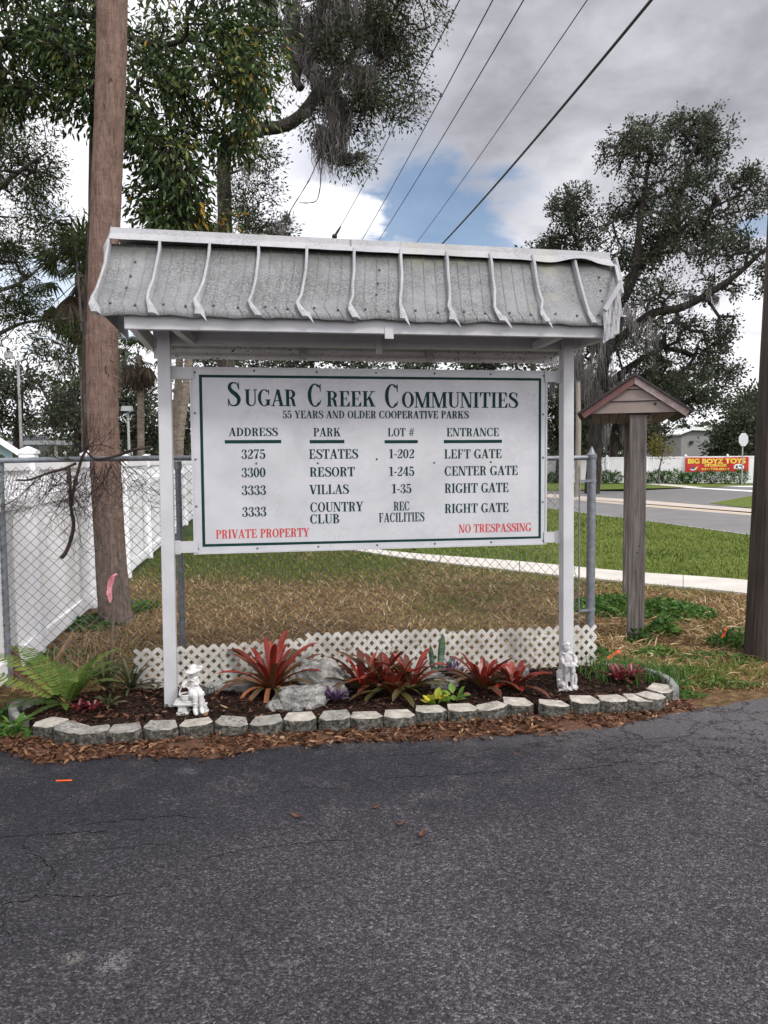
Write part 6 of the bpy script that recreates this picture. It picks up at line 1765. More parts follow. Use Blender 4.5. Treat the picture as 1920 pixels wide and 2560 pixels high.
br([(180, 1155), (165, 1140), (140, 1125), (105, 1118)], (.004, .002)); br([(290, 1152), (310, 1148), (322, 1155)], (.004, .002))
mb.build('limb', M['deadwood'], o, world=True, smooth_=True)
drng = random.Random(8); P0b, P1b, R0b, R1b = [], [], [], []
def twig(x, y, ang, L_, r, depth, dy):
    n = 7
    p = F_(x, y, dy); cur = ang
    for s in range(n):
        cur += drng.gauss(0, .16) + (.07 if math.cos(cur) < 0 else -.02) * (1 if depth < 2 else 0)
        x2, y2 = x + math.cos(cur) * L_ / n, y + math.sin(cur) * L_ / n; dy2 = dy + drng.gauss(0, .01)
        q_ = F_(x2, y2, dy2)
        P0b.append(p); P1b.append(q_); R0b.append(r * (1 - s / n * .6)); R1b.append(r * (1 - (s + 1) / n * .6))
        if depth < 2 and drng.random() < .5: twig(x2, y2, cur + drng.choice((-1, 1)) * drng.uniform(.4, .9), L_ * drng.uniform(.35, .6), r * .6, depth + 1, dy2)
        x, y, p, dy = x2, y2, q_, dy2
for x0, y0, lo, hi, n in ((250, 1165, 1.1, 2.2, 15), (290, 1160, .9, 2.1, 11), (190, 1190, 1.4, 2.6, 12), (150, 1180, 1.0, 2.4, 8), (215, 1130, -2.6, -.4, 9), (120, 1190, 1.2, 2.6, 6), (180, 1240, .8, 2.8, 8), (160, 1140, -3.1, -1.4, 7)):
    for i in range(n): twig(x0 + drng.uniform(-28, 28), y0 + drng.uniform(-10, 10), drng.uniform(lo, hi), drng.uniform(45, 165), .0028, 0, drng.uniform(-.03, .03))
frusta('twigs', P0b, P1b, R0b, R1b, 4, M['deadwood'], o)

# --- broad-leaved evergreen, upper left, trunk hidden behind the palm
Y1 = 10.0
def T(x, y, Y): return P(x, y, Y)
def yellow(pos, val, rng):
    val = val.copy(); yl = rng.uniform(0, 1, len(val))
    c1 = np.linalg.norm(pos - np.array(P(655, 225, 9.6)), axis=1) < .75
    c2 = np.linalg.norm(pos - np.array(P(575, 555, 9.7)), axis=1) < .45
    val[c1] += .07; val[c1 & (yl < .006)] = 1.0; val[c2 & (yl < .25)] = 1.0; val[yl < .004] = 1.0
    return np.clip(val, 0, 1)
tb = P(232, 1400, Y1 + .3); tb.z = 0
tree('broadleaf_evergreen', 'broad leaved evergreen tree with dark drooping foliage behind the big palm trunk', [
    ([tb, T(228, 1150, 10.3), T(222, 850, 10.3), T(236, 560, 10.2), T(240, 250, 10.2), T(250, -120, 10.4), T(260, -500, 10.6)], [.12, .10, .085, .08, .075, .065, .04]),
    ([T(238, 250, 10.2), T(312, 220, 9.9), T(352, 252, 9.6), T(378, 288, 9.4), T(420, 360, 9.3), T(470, 450, 9.3)], [.04, .032, .028, .024, .018, .01]),
    ([T(244, 60, 10.3), T(380, 110, 9.9), T(460, 95, 9.6), T(470, 30, 9.5), T(520, -80, 9.6)], [.045, .035, .03, .025, .02]),
    ([T(460, 95, 9.6), T(560, 130, 9.5), T(650, 200, 9.5)], [.022, .016, .008]),
    ([T(244, 40, 10.3), T(120, 40, 10.0), T(10, 110, 9.9)], [.045, .03, .015])],
    [(95, 30, 190, 110, 9.9, 1.1, 210), (40, 130, 110, 110, 9.9, 1.0, 110), (160, 180, 90, 85, 9.7, .8, 75), (200, 250, 45, 40, 9.7, .4, 22), (30, 230, 60, 40, 9.8, .6, 22),
     (430, 20, 110, 55, 9.8, .9, 34), (385, 150, 75, 75, 9.7, .8, 40), (520, 190, 120, 100, 9.8, .9, 74), (570, 60, 110, 80, 9.9, .9, 66), (625, 210, 55, 90, 9.7, .6, 46), (400, 245, 70, 55, 9.5, .6, 30),
     (395, 330, 78, 70, 9.4, .6, 68), (440, 395, 72, 62, 9.4, .6, 44), (350, 345, 30, 55, 9.4, .3, 14), (425, 480, 60, 55, 9.5, .5, 42), (432, 545, 68, 50, 9.6, .5, 52), (475, 475, 32, 50, 9.6, .4, 13), (560, 320, 60, 50, 9.7, .5, 28), (605, 290, 40, 40, 9.7, .4, 16), (548, 565, 20, 20, 9.7, .2, 4), (350, 500, 30, 20, 9.5, .2, 3),
     (670, 70, 40, 80, 10.0, .6, 20), (330, 60, 50, 70, 10.2, .6, 20)],
    'leaf_broad', 21, .108, .33, .24, .0048, 31, 'bark_oak', dens=.78, six=True, v=(.42, .2), down=.75, extra=yellow, step=.4)

# --- live oak with Spanish moss behind the sign
Y2 = 16.0
ob = P(565, 1330, Y2); ob.z = 0
tree('mossy_live_oak', 'large live oak with a bare curved limb and hanging grey moss above the sign roof', [
    ([ob, T(566, 1100, Y2), T(566, 800, Y2), T(563, 580, Y2), T(560, 440, Y2), T(566, 372, 15.9), T(600, 338, 15.8)], [.24, .19, .165, .15, .14, .135, .125]),
    ([T(600, 338, 15.8), T(655, 322, 15.7), T(705, 316, 15.6), T(745, 295, 15.5), T(775, 262, 15.4), T(800, 225, 15.3), T(835, 195, 15.3), T(865, 160, 15.4), T(890, 120, 15.5)], [.125, .13, .125, .12, .115, .11, .09, .07, .05]),
    ([T(792, 240, 15.3), T(782, 180, 15.4), T(772, 140, 15.4), T(800, 80, 15.5), T(815, 20, 15.6), T(825, -120, 15.8)], [.09, .085, .09, .085, .08, .06]),
    ([T(776, 150, 15.4), T(740, 190, 15.3), T(752, 222, 15.2)], [.07, .085, .07]),
    ([T(740, 185, 15.3), T(720, 110, 15.5), T(722, 0, 15.7), T(715, -150, 15.9)], [.07, .055, .055, .04]),
    ([T(865, 160, 15.4), T(900, 170, 15.3), T(960, 150, 15.2), T(1020, 60, 15.3)], [.05, .035, .028, .015]),
    ([T(840, 200, 15.3), T(846, 270, 15.2), T(838, 340, 15.2)], [.03, .018, .008]),
    ([T(560, 440, Y2), T(610, 420, 15.9), T(650, 390, 15.8)], [.03, .02, .01]), ([T(563, 640, Y2), T(620, 560, 15.9), T(660, 530, 15.8)], [.035, .02, .01])],
    [(760, 30, 140, 90, 15.6, 1.5, 150), (930, 20, 140, 80, 15.4, 1.4, 170), (1040, 30, 70, 45, 15.3, .8, 60), (900, 130, 120, 80, 15.3, 1.2, 150), (985, 120, 70, 55, 15.2, .7, 62), (960, 215, 80, 55, 15.1, .8, 80), (1000, 255, 50, 40, 15.1, .5, 32), (880, 250, 80, 60, 15.2, .8, 66),
     (700, 130, 70, 110, 15.8, 1.0, 70), (660, 250, 40, 40, 15.9, .8, 22), (770, 320, 35, 40, 15.4, .5, 18), (890, 310, 45, 50, 15.2, .5, 26), (860, 395, 40, 25, 15.1, .3, 14), (905, 400, 25, 20, 15.1, .3, 10), (1050, 232, 25, 12, 15.1, .2, 6),
     (640, 390, 50, 45, 15.8, .6, 38), (660, 480, 40, 30, 15.8, .5, 18), (650, 545, 60, 45, 15.8, .7, 70), (690, 570, 35, 25, 15.8, .5, 26), (820, 110, 70, 90, 15.4, .9, 60), (600, 470, 40, 50, 15.9, .5, 26)],
    'leaf_oak', 19, .085, .40, .30, .0042, 47, 'bark_oak', v=(.42, .2), down=.15, step=.35, twigk=4,
    moss=dict(blobs=[(800, 40, 55, 55, 15.2, .3, 34, 1.0), (850, 30, 50, 40, 15.2, .3, 20, .9), (760, 110, 30, 40, 15.3, .3, 10, .7), (815, 205, 28, 25, 15.1, .2, 20, .55), (782, 262, 14, 14, 15.2, .15, 6, .3), (846, 265, 14, 30, 15.1, .12, 26, .85), (838, 335, 10, 22, 15.1, .08, 26, .65), (872, 392, 26, 5, 15.1, .08, 8, .16), (900, 180, 40, 40, 15.2, .3, 16, .7), (720, 40, 40, 60, 15.5, .4, 16, .9), (880, 385, 30, 8, 15.1, .1, 6, .2), (700, 560, 40, 40, 15.7, .3, 9, .5), (930, 60, 50, 60, 15.3, .4, 14, .7), (640, 400, 40, 40, 15.7, .3, 5, .4), (800, 330, 12, 12, 15.1, .1, 8, .9)], per=30, w=.010))
# two bare vine stems trailing from it
mb = MB()
for pts in ([(828, 300), (815, 345), (800, 385), (778, 440), (755, 480), (730, 520), (712, 560)], [(835, 320), (818, 380), (803, 430), (800, 470), (792, 500), (775, 507), (748, 507)]):
    mb.tube(spline([P(x, y, 15.0) for x, y in pts], 6), .010, 5, jit=lambda p, q: .6 * noise.noise(p * 14))
mb.build('hanging_vine', M['twig'], bpy.data.objects['mossy_live_oak'], world=True)

# --- fine-leaved willow oak entering from the left
tb = P(-210, 1330, 12.0); tb.z = 0
tree('willow_oak', 'fine leaved oak reaching in from the left edge above the vinyl fence', [
    ([tb, T(-190, 1000, 12), T(-150, 700, 12), T(-120, 400, 12), T(-80, 100, 12)], [.2, .17, .15, .12, .08]),
    ([T(-165, 800, 12), T(-60, 740, 11.7), T(20, 720, 11.5), T(75, 690, 11.4), T(115, 655, 11.3)], [.07, .045, .028, .018, .008]),
    ([T(-185, 950, 12), T(-80, 880, 11.8), T(10, 828, 11.6), T(70, 805, 11.5), T(140, 800, 11.4), T(185, 795, 11.3)], [.07, .045, .03, .02, .014, .007]),
    ([T(-140, 600, 12), T(-40, 500, 11.6), T(60, 420, 11.4), T(120, 380, 11.3)], [.08, .05, .03, .01]),
    ([T(215, 860, 11.0), T(178, 870, 11.0), T(130, 850, 11.1), T(100, 845, 11.1)], [.012, .010, .007, .004]), ([T(225, 950, 11.0), T(195, 915, 11.0), T(160, 895, 11.0), T(120, 905, 11.1)], [.016, .014, .010, .005]), ([T(205, 830, 11.0), T(198, 735, 11.0), T(190, 640, 11.1), T(180, 560, 11.1)], [.018, .014, .010, .006])],
    [(40, 320, 100, 75, 11.5, .8, 120), (20, 430, 70, 60, 11.5, .7, 66), (90, 400, 45, 55, 11.4, .4, 36), (10, 590, 55, 65, 11.5, .5, 80), (40, 680, 50, 40, 11.4, .4, 32), (20, 760, 60, 45, 11.5, .5, 50), (60, 800, 55, 30, 11.5, .4, 26), (10, 850, 30, 25, 11.5, .3, 8), (90, 740, 30, 20, 11.4, .2, 8),
     (140, 800, 40, 22, 11.3, .2, 18), (190, 600, 35, 70, 11.1, .3, 46), (150, 600, 45, 55, 11.1, .4, 44), (120, 560, 40, 40, 11.2, .4, 24), (140, 870, 60, 25, 11.1, .3, 24), (180, 905, 40, 25, 11.0, .2, 20), (100, 870, 30, 20, 11.1, .2, 10), (190, 820, 20, 30, 11.0, .2, 10), (100, 470, 60, 40, 11.3, .4, 28), (-60, 650, 60, 200, 11.8, 1.0, 60)],
    'leaf_willow', 16, .085, .26, .20, .0032, 61, 'bark_grey', v=(.45, .2), down=.3, step=.3, twigk=4)

# --- sabal palms farther back
M['frond_green'] = leafmat('palm_frond', [(0, (.016, .030, .010)), (.5, (.036, .058, .018)), (1, (.09, .11, .04))], .5, .2, .35)
M['frond_dead'] = leafmat('dead_palm_frond', [(0, (.022, .016, .012)), (.5, (.06, .045, .033)), (1, (.15, .12, .09))], .9, .15, .1)
M['bark_palm2'] = surf('grey_palm_bark', [(.3, (.075, .058, .046)), (.5, (.155, .125, .10)), (.72, (.25, .21, .175))], 3, .95, .7, 14, stretch=(1.5, 1.5, 6), bdist=.02)
def sabal(label, pts, r, seed, crown_r=1.3, green=26, dead=22, skirt=1.0):
    rng = random.Random(seed)
    b_ = Vector(pts[0]); b_.z = 0
    o = thing('sabal_palm', label, 'palm', (b_.x, b_.y, 0), 0, 'sabal palms behind the sign')
    mb = MB(); ps = spline([b_] + [Vector(p) for p in pts[1:]], 10)
    mb.tube(ps, r, 18, jit=lambda p, q: .07 * noise.noise((q.x * 2, q.y * 2, p.z * 7))); mb.build('trunk', M['bark_palm2'], o, world=True, smooth_=True)
    top = ps[-1]
    for nm, n, mt, e0, e1 in (('fronds', green, 'frond_green', -.2, 1.4), ('dead_fronds', dead, 'frond_dead', -1.5, -.6)):
        V, F, val = [], [], []
        for i in range(n):
            az = rng.uniform(0, 6.28); el = rng.uniform(e0, e1); L_ = crown_r * rng.uniform(.45, .7) * (skirt if e1 < 0 else 1)
            d = Vector((math.cos(az) * math.cos(el), math.sin(az) * math.cos(el), math.sin(el)))
            hub = top + d * L_ + Vector((0, 0, -.12 * L_))
            sd = Vector((-math.sin(az), math.cos(az), 0)); up = sd.cross(d) * -1
            i0 = len(V); V += [tuple(top - sd * .02), tuple(top + sd * .02), tuple(hub + sd * .015), tuple(hub - sd * .015)]; F.append((i0, i0 + 1, i0 + 2, i0 + 3)); val.append(.3)
            for k in range(22):
                a = (k / 21 - .5) * 4.2; fl = crown_r * .55 * (1 - .25 * abs(a) / 2.1) * rng.uniform(.8, 1.1)
                dd = (d * math.cos(a) + sd * math.sin(a) + Vector((0, 0, -.28 if e1 > 0 else -.7))).normalized()
                w = up.cross(dd).normalized() * .022 * crown_r
                mid = hub + dd * fl * .55; tip = hub + dd * fl + Vector((0, 0, -.22 * fl))
                i0 = len(V); V += [tuple(hub), tuple(mid - w), tuple(tip), tuple(mid + w)]; F.append((i0, i0 + 1, i0 + 2, i0 + 3)); val.append(min(1, max(0, rng.gauss(.5, .25))))
        npmesh(nm, V, F, val, M[mt], o)
sabal('shaggy cabbage palm just left of the big palm trunk, with dead hanging fronds', [P(226, 1300, 13), P(222, 1000, 13), P(212, 850, 13), P(207, 690, 13)], .13, 3, 1.0, 22, 26)
sabal('slender palm with a dead brown frond skirt, seen left of the white sign post', [P(352, 1230, 28), P(352, 1050, 28), P(350, 930, 28), P(346, 890, 28)], .125, 5, 1.25, 10, 34, .75)
sabal('grey straight palm trunk seen between the left post and the board', [P(432, 1230, 27), P(436, 1080, 27), P(446, 950, 27), P(452, 800, 27), P(450, 640, 27)], .125, 7, 1.7, 26, 16)
sabal('leaning brown palm trunk right of the grey one, behind the sign board edge', [P(443, 1230, 26), P(450, 1100, 26), P(464, 980, 26), P(474, 860, 26), P(478, 640, 26)], .135, 9, 1.8, 26, 16)

# --- right-hand oak across the street
Y3 = 36.0
rb_ = P(1480, 1240, Y3); rb_.z = 0
tree('roadside_oak', 'tall spreading oak with an airy dark crown across the street on the right', [
    ([rb_, T(1490, 1080, Y3), T(1510, 900, Y3), T(1540, 760, Y3), T(1600, 665, Y3), T(1660, 610, Y3), T(1692, 560, Y3), T(1690, 510, Y3), T(1712, 460, Y3), T(1722, 400, Y3), T(1750, 345, Y3)], [.36, .30, .27, .25, .22, .19, .16, .14, .11, .08, .05]),
    ([T(1530, 790, Y3), T(1580, 700, 35), T(1600, 560, 35), T(1612, 470, 35), T(1625, 380, 35)], [.28, .2, .14, .10, .05]),
    ([T(1515, 880, Y3), T(1620, 790, 34.5), T(1700, 770, 34), T(1770, 735, 33.5), T(1850, 680, 33), T(1925, 615, 33), T(2050, 560, 33)], [.22, .19, .175, .15, .11, .08, .05]),
    ([T(1660, 610, Y3), T(1740, 545, 35.5), T(1820, 500, 35)], [.16, .09, .04]),
    ([T(1540, 760, Y3), T(1460, 640, 36.5), T(1420, 560, 37)], [.18, .10, .04]),
    ([T(1500, 980, Y3), T(1600, 900, 35), T(1700, 850, 35)], [.22, .13, .05]), ([T(1515, 880, Y3), T(1450, 850, 35.5), T(1400, 800, 36)], [.2, .1, .05])],
    [(1400, 545, 42, 55, 37, 2.0, 64), (1450, 520, 45, 50, 37, 2.0, 56), (1400, 605, 45, 35, 37, 1.5, 44), (1470, 600, 60, 60, 36.5, 2.2, 80), (1545, 370, 42, 35, 35.5, 1.5, 40), (1610, 330, 40, 45, 35.5, 1.5, 44), (1600, 400, 60, 50, 35.5, 2, 70), (1735, 310, 70, 40, 36, 2, 86), (1800, 330, 38, 50, 36, 1.6, 50), (1690, 330, 28, 30, 36, 1.2, 22), (1760, 390, 60, 45, 36, 2, 56), (1640, 470, 70, 60, 36, 2.2, 84), (1560, 500, 60, 55, 36, 2.2, 80), (1760, 480, 60, 45, 36, 2, 66), (1840, 470, 30, 30, 35.5, 1.2, 20), (1870, 440, 20, 25, 35, 1, 12), (1700, 560, 110, 60, 36, 2.5, 130), (1600, 590, 80, 55, 36, 2.5, 96), (1820, 560, 70, 60, 35.5, 2.2, 90), (1870, 490, 35, 35, 35, 1.5, 22), (1560, 680, 80, 55, 35.5, 2.2, 84), (1680, 660, 90, 50, 35, 2.2, 80), (1790, 640, 80, 50, 34.5, 2, 66), (1880, 650, 50, 40, 33.5, 1.6, 32), (1620, 740, 70, 40, 34.8, 1.8, 52), (1740, 720, 60, 35, 34.2, 1.4, 30), (1920, 520, 25, 40, 33, 1.2, 20), (1840, 720, 40, 20, 33.5, 1, 12), (1930, 700, 40, 40, 33, 1.2, 20),
     (1650, 830, 70, 45, 34.5, 2, 62), (1740, 860, 75, 55, 34.5, 2, 90), (1800, 830, 35, 40, 34.5, 1.5, 30), (1560, 850, 60, 50, 35, 2, 56), (1700, 930, 80, 50, 34.5, 2, 84), (1800, 950, 60, 40, 34.5, 1.6, 52), (1620, 920, 60, 50, 35, 2, 66), (1480, 840, 60, 70, 36, 2, 66), (1430, 950, 60, 60, 36, 2, 56)],
    'leaf_dark', 25, .15, .58, .36, .015, 71, 'bark_dark', dens=.80, v=(.42, .18), down=.1, step=.7, twigk=4,
    moss=dict(blobs=[(1640, 770, 80, 40, 34, .8, 22, 1.2), (1560, 820, 60, 50, 34.5, .8, 20, 1.5), (1480, 830, 50, 60, 35, .8, 24, 1.8), (1430, 900, 50, 60, 35, .8, 26, 2.0), (1530, 950, 50, 40, 34.5, .8, 14, 1.6), (1650, 850, 40, 40, 34, .6, 10, 1.4), (1760, 740, 60, 20, 33.5, .5, 8, .8), (1720, 620, 60, 40, 35, .8, 8, .7)], per=22, w=.014))

# ------------------------------------------------------------------ background beyond the fences
def bgtree(label, bx, Y, trunk_top, r, blobs, seed, leaf='leaf_dark', v=(.42, .2), nleaf=18, L=None, moss=None, name='background_oak', group='trees in the background', barkm='bark_oak', spread=None):
    b_ = P(bx, 1200, Y); b_.z = 0
    L = L or Y * .0055
    tree(name, label, [([b_, P(lerp(bx, trunk_top[0], .4) + 4, lerp(1230, trunk_top[1], .5), Y), P(*trunk_top, Y)], [r, r * .8, r * .5])], blobs, leaf, nleaf, L, .55, spread or L * 2.4, r * .024 + .004, seed, barkm, v=v, down=.1, group=group, step=.8, twigk=4, moss=moss)
bgtree('round oak beyond the light pole at the far left', 35, 44, (50, 1000), .35, [(30, 960, 60, 50, 44, 2.5, 80), (95, 985, 55, 45, 44, 2.2, 70), (60, 1040, 85, 35, 44, 2, 80), (-20, 1000, 60, 70, 44, 2, 50), (140, 1020, 22, 30, 44, 1.2, 14)], 101)
bgtree('dark leafy tree directly left of the big palm trunk', 190, 38, (190, 1010), .22, [(185, 1010, 45, 50, 38, 1.8, 80), (150, 1040, 40, 35, 38, 1.4, 40), (205, 1070, 30, 40, 38, 1.2, 36), (195, 960, 30, 30, 38, 1.2, 24)], 102)
bgtree('twisted dark tree just right of the big palm trunk', 335, 40, (345, 1030), .28, [(330, 980, 55, 60, 40, 2, 90), (390, 1010, 45, 70, 40, 2, 80), (310, 1050, 35, 60, 40, 1.6, 56), (300, 900, 30, 60, 40, 1.4, 40), (370, 1100, 30, 30, 40, 1.2, 24)], 103, moss=dict(blobs=[(310, 900, 20, 40, 39, .6, 8, 1.5)], per=14, w=.03))
bgtree('dark tree between the leaning palms and the sign board', 500, 42, (490, 1000), .3, [(480, 1000, 60, 70, 42, 2.4, 110), (430, 1080, 40, 50, 42, 1.8, 50), (480, 1100, 30, 30, 42, 1.5, 26), (520, 880, 70, 40, 42, 2.4, 70)], 104)
bgtree('broad tree seen in the slot above the middle of the board', 760, 46, (760, 1000), .35, [(650, 905, 90, 30, 46, 2.5, 70), (780, 925, 90, 40, 46, 2.5, 60), (900, 905, 90, 28, 46, 2.5, 56), (720, 1000, 160, 60, 46, 3, 60)], 105)
bgtree('mossy tree seen in the slot above the right half of the board', 1130, 48, (1120, 1000), .38, [(1020, 910, 90, 22, 48, 2.6, 50), (1150, 912, 100, 24, 48, 2.6, 70), (1270, 900, 70, 30, 48, 2.4, 60), (1150, 1000, 170, 60, 48, 3, 60)], 106)
bgtree('bare topped tree peeking over the right part of the sign roof', 1330, 46, (1330, 800), .25, [(1330, 640, 50, 20, 46, 1.6, 30), (1390, 630, 30, 20, 46, 1.6, 22), (1320, 760, 60, 70, 46, 2, 40)], 107)
MM = lambda b: dict(blobs=b, per=16, w=.04)
bgtree('dark mossy oak behind the right sign post across the street', 1400, 52, (1410, 1000), .42, [(1390, 980, 60, 60, 52, 3, 100), (1370, 1060, 40, 50, 52, 2.5, 56), (1460, 1010, 50, 70, 52, 3, 90), (1430, 1090, 50, 40, 52, 2.5, 50)], 108, moss=MM([(1440, 990, 50, 60, 51, .8, 26, 3), (1480, 1050, 40, 30, 51, .8, 14, 2)]))
bgtree('grey mossy oak behind the left eave of the small gabled roof', 1530, 54, (1530, 1010), .4, [(1520, 1010, 55, 60, 54, 3, 90), (1545, 1090, 45, 40, 54, 2.5, 60), (1580, 1040, 40, 60, 54, 2.5, 60)], 109, moss=MM([(1530, 1000, 45, 50, 53, .8, 24, 3), (1510, 1080, 30, 20, 53, .6, 8, 2)]))
bgtree('dark oak behind the wooden post of the gabled roof', 1640, 56, (1640, 1020), .45, [(1640, 1040, 45, 70, 56, 3, 100), (1680, 1000, 50, 60, 56, 3, 90), (1745, 1015, 55, 36, 56, 2.6, 66), (1720, 960, 50, 40, 56, 2.6, 50), (1625, 1110, 22, 28, 56, 1.6, 24)], 110)
bgtree('round dark tree right of the grey warehouse', 1800, 58, (1805, 1080), .35, [(1812, 1095, 32, 42, 58, 2.6, 80), (1792, 1120, 20, 18, 58, 2, 24), (1840, 1100, 40, 45, 58, 2.4, 80), (1860, 1060, 40, 40, 58, 2.4, 56)], 111)
bgtree('grey green tree behind the stop sign at the far right', 1895, 66, (1890, 1050), .4, [(1860, 1010, 50, 30, 66, 3, 60), (1900, 1040, 50, 55, 66, 3, 120), (1840, 1050, 35, 35, 66, 2.4, 46), (1930, 990, 40, 40, 66, 3, 50), (1910, 1110, 40, 40, 66, 2.4, 70)], 112)
bgtree('low pale tree behind the left part of the far white fence', 1500, 58, (1500, 1090), .2, [(1475, 1085, 30, 30, 58, 2, 40), (1440, 1110, 30, 25, 58, 2, 36), (1400, 1125, 40, 20, 58, 2, 36)], 113)
# an even band of distant woodland closing the horizon
rngw = np.random.default_rng(77)
n_ = 26000
xw = rngw.uniform(-190, 190, n_); yw = 150 + rngw.uniform(0, 25, n_) + 10 * np.sin(xw * .03)
hw_ = np.array([7 + 4.5 * noise.noise((a * .05, 1, 1)) + 2 * noise.noise((a * .21, 4, 1)) for a in xw])
zw = rngw.uniform(0, 1, n_) ** .8 * hw_
tag(leafmesh('distant_woodland', np.stack([xw, yw, zw], 1), rngw.normal(size=(n_, 3)), rngw.uniform(.9, 2.0, n_), rngw.uniform(.6, 1.1, n_), np.clip(rngw.normal(.5, .2, n_), 0, 1), M['leaf_dark'], rng=rngw), kind='stuff')

# --- left background: light pole, second pole, blue house, carport roof, van, hedge
M['conc'] = surf('concrete_pole', [(.3, (.26, .26, .26)), (.7, (.36, .36, .355))], 4, .85)
M['greymetal'] = surf('grey_metal', [(.3, (.20, .21, .22)), (.7, (.30, .31, .32))], 4, .5)
M['palebox'] = surf('pale_lamp_housing', [(.3, (.45, .47, .48)), (.7, (.55, .57, .58))], 4, .5)
def lightpole(px_, ytop, Y, label, heads, r=.075):
    b_ = P(px_, 1200, Y); h = P(px_, ytop, Y).z
    o = thing('light_pole', label, 'light pole', (b_.x, Y, 0))
    mb = MB(); mb.tube([(0, 0, -.1), (0, 0, h * .5), (0, 0, h)], [r * 1.25, r * 1.1, r], 10); mb.build('pole', M['conc'], o, smooth_=True)
    for dx, dz, w, hh, t, mt in heads:
        k = Y / FOC
        mb = MB()
        c = Vector((dx * k, -.1, dz * k)); a = rad(t)
        u = Vector((math.cos(a), 0, math.sin(a))) * w * k / 2; v_ = Vector((-math.sin(a), 0, math.cos(a))) * hh * k / 2; d = Vector((0, .16, 0)); base_ = Vector((0, 0, h))
        mb.hexa([base_ + c - u - v_ - d, base_ + c + u - v_ - d, base_ + c + u - v_ + d, base_ + c - u - v_ + d, base_ + c - u * .9 + v_ - d * .7, base_ + c + u * .9 + v_ - d * .7, base_ + c + u * .9 + v_ + d * .7, base_ + c - u * .9 + v_ + d * .7])
        hd = mb.build('lamp_head', M[mt], o)
        mb = MB(); mb.bar(base_ + Vector((0, 0, -.08)), base_ + c * .8, .05, .05); mb.build('lamp_arm', M['greymetal'], o)
lightpole(57, 902, 42, 'concrete light pole with two square floodlights behind the vinyl fence at the far left', [(-20, 14, 18, 17, 0, 'greymetal'), (14, 5, 19, 9, 24, 'palebox')])
lightpole(325, 1030, 34, 'lower light pole with one flat lamp head, between the big palm and the white post', [(0, 8, 26, 12, 0, 'greymetal')], .055)
M['teal'] = surf('pale_blue_siding', [(.3, (.30, .42, .45)), (.7, (.38, .50, .53))], 3, .6)
M['shroof'] = surf('grey_roof', [(.3, (.25, .26, .27)), (.7, (.36, .37, .38))], 5, .8)
hY = 21.0
c0 = P(0, 1104, hY); e0 = P(39, 1131, hY)
ho = thing('blue_house', 'pale blue house corner with a white eave over the vinyl fence at the far left', 'house', (c0.x, hY, 0), .56)
dxe, dze = e0.x - c0.x, c0.z - e0.z
ex_ = .40
sl_ = dze / dxe
xr = ex_; xl = -6.0; zt = lambda x: e0.z - sl_ * (x - dxe)
mb = MB(); xe2 = dxe - .12; ridge = (-2.6, zt(-2.6)); pts = [(-5.6, -.1), (xe2, -.1), (xe2, zt(xe2) - .04), (ridge[0], ridge[1] - .04), (-5.6, zt(xe2) - .04)]
mb.prism(pts, lambda a, b_, d: (a, d, b_), 0, 8); mb.build('wall', M['teal'], ho)
mb = MB()
for a, b_ in (((dxe, zt(dxe)), ridge), (ridge, (-2.6 - (dxe + 2.6), zt(dxe)))):
    mb.prism([a, (a[0], a[1] + .09), (b_[0], b_[1] + .09), b_], lambda x, z, d: (x, d, z), -.25, 8.2)
mb.build('roof', M['shroof'], ho)
for a, b_ in (((dxe, zt(dxe)), ridge), ((-2.6 - (dxe + 2.6), zt(dxe)), ridge)):
    mb = MB(); mb.prism([(a[0], a[1] - .10), (a[0], a[1] + .085), (b_[0], b_[1] + .085), (b_[0], b_[1] - .10)], lambda x, z, d: (x, d, z), -.285, -.252); mb.build('rake_board', M['vinyl'], ho)
cY = 52
a_, b2_ = P(-160, 1108, cY), P(145, 1106, cY)
co = thing('flat_roofed_carport', 'long low flat roofed carport behind the light pole at the far left', 'carport', (a_.x, cY, 0))
w_ = b2_.x - a_.x; hz = P(60, 1112, cY).z
mb = MB(); mb.box(0, w_, 0, 5, hz, hz + .28); mb.build('roof', M['greymetal'], co)
for i in range(5):
    mb = MB(); mb.box(.2 + i * (w_ - .5) / 4, .35 + i * (w_ - .5) / 4, .1, .25, -.1, hz); mb.build('carport_post', M['conc'], co)
# dark van standing beyond, its roof above the carport
vY = 62
M['vanpaint'] = surf('dark_van_paint', [(.3, (.018, .020, .026)), (.7, (.03, .033, .04))], 3, .3)
M['glass'] = surf('dark_glass', [(.3, (.025, .03, .035)), (.7, (.05, .055, .06))], 2, .1, spec=.6)
va = P(64, 1100, vY); vb_ = P(105, 1100, vY); zr_ = P(80, 1090, vY).z
vo = thing('dark_van', 'dark van whose roof shows beyond the carport, left of the big palm', 'van', ((va.x + vb_.x) / 2, vY, 0))
hl = (vb_.x - va.x) / 2 * 1.35
mb = MB(); mb.prism([(-hl, .35), (hl, .35), (hl, 1.2), (hl * .82, zr_ - .1), (hl * .6, zr_), (-hl * .55, zr_), (-hl * .8, zr_ - .15), (-hl, 1.3)], lambda a, b_, d: (a, d, b_), -.95, .95); mb.build('body', M['vanpaint'], vo, bevel=.05)
mb = MB(); mb.prism([(-hl * .8, 1.35), (hl * .85, 1.35), (hl * .7, zr_ - .15), (-hl * .68, zr_ - .2)], lambda a, b_, d: (a, d, b_), -.965, -.955); mb.build('side_window', M['glass'], vo)
for x in (-hl * .6, hl * .6):
    mb = MB(); mb.tube([(x, -.98, .34), (x, -.78, .34)], .34, 16); mb.build('wheel', M['black'], vo)
hg = P(95, 1128, 30)
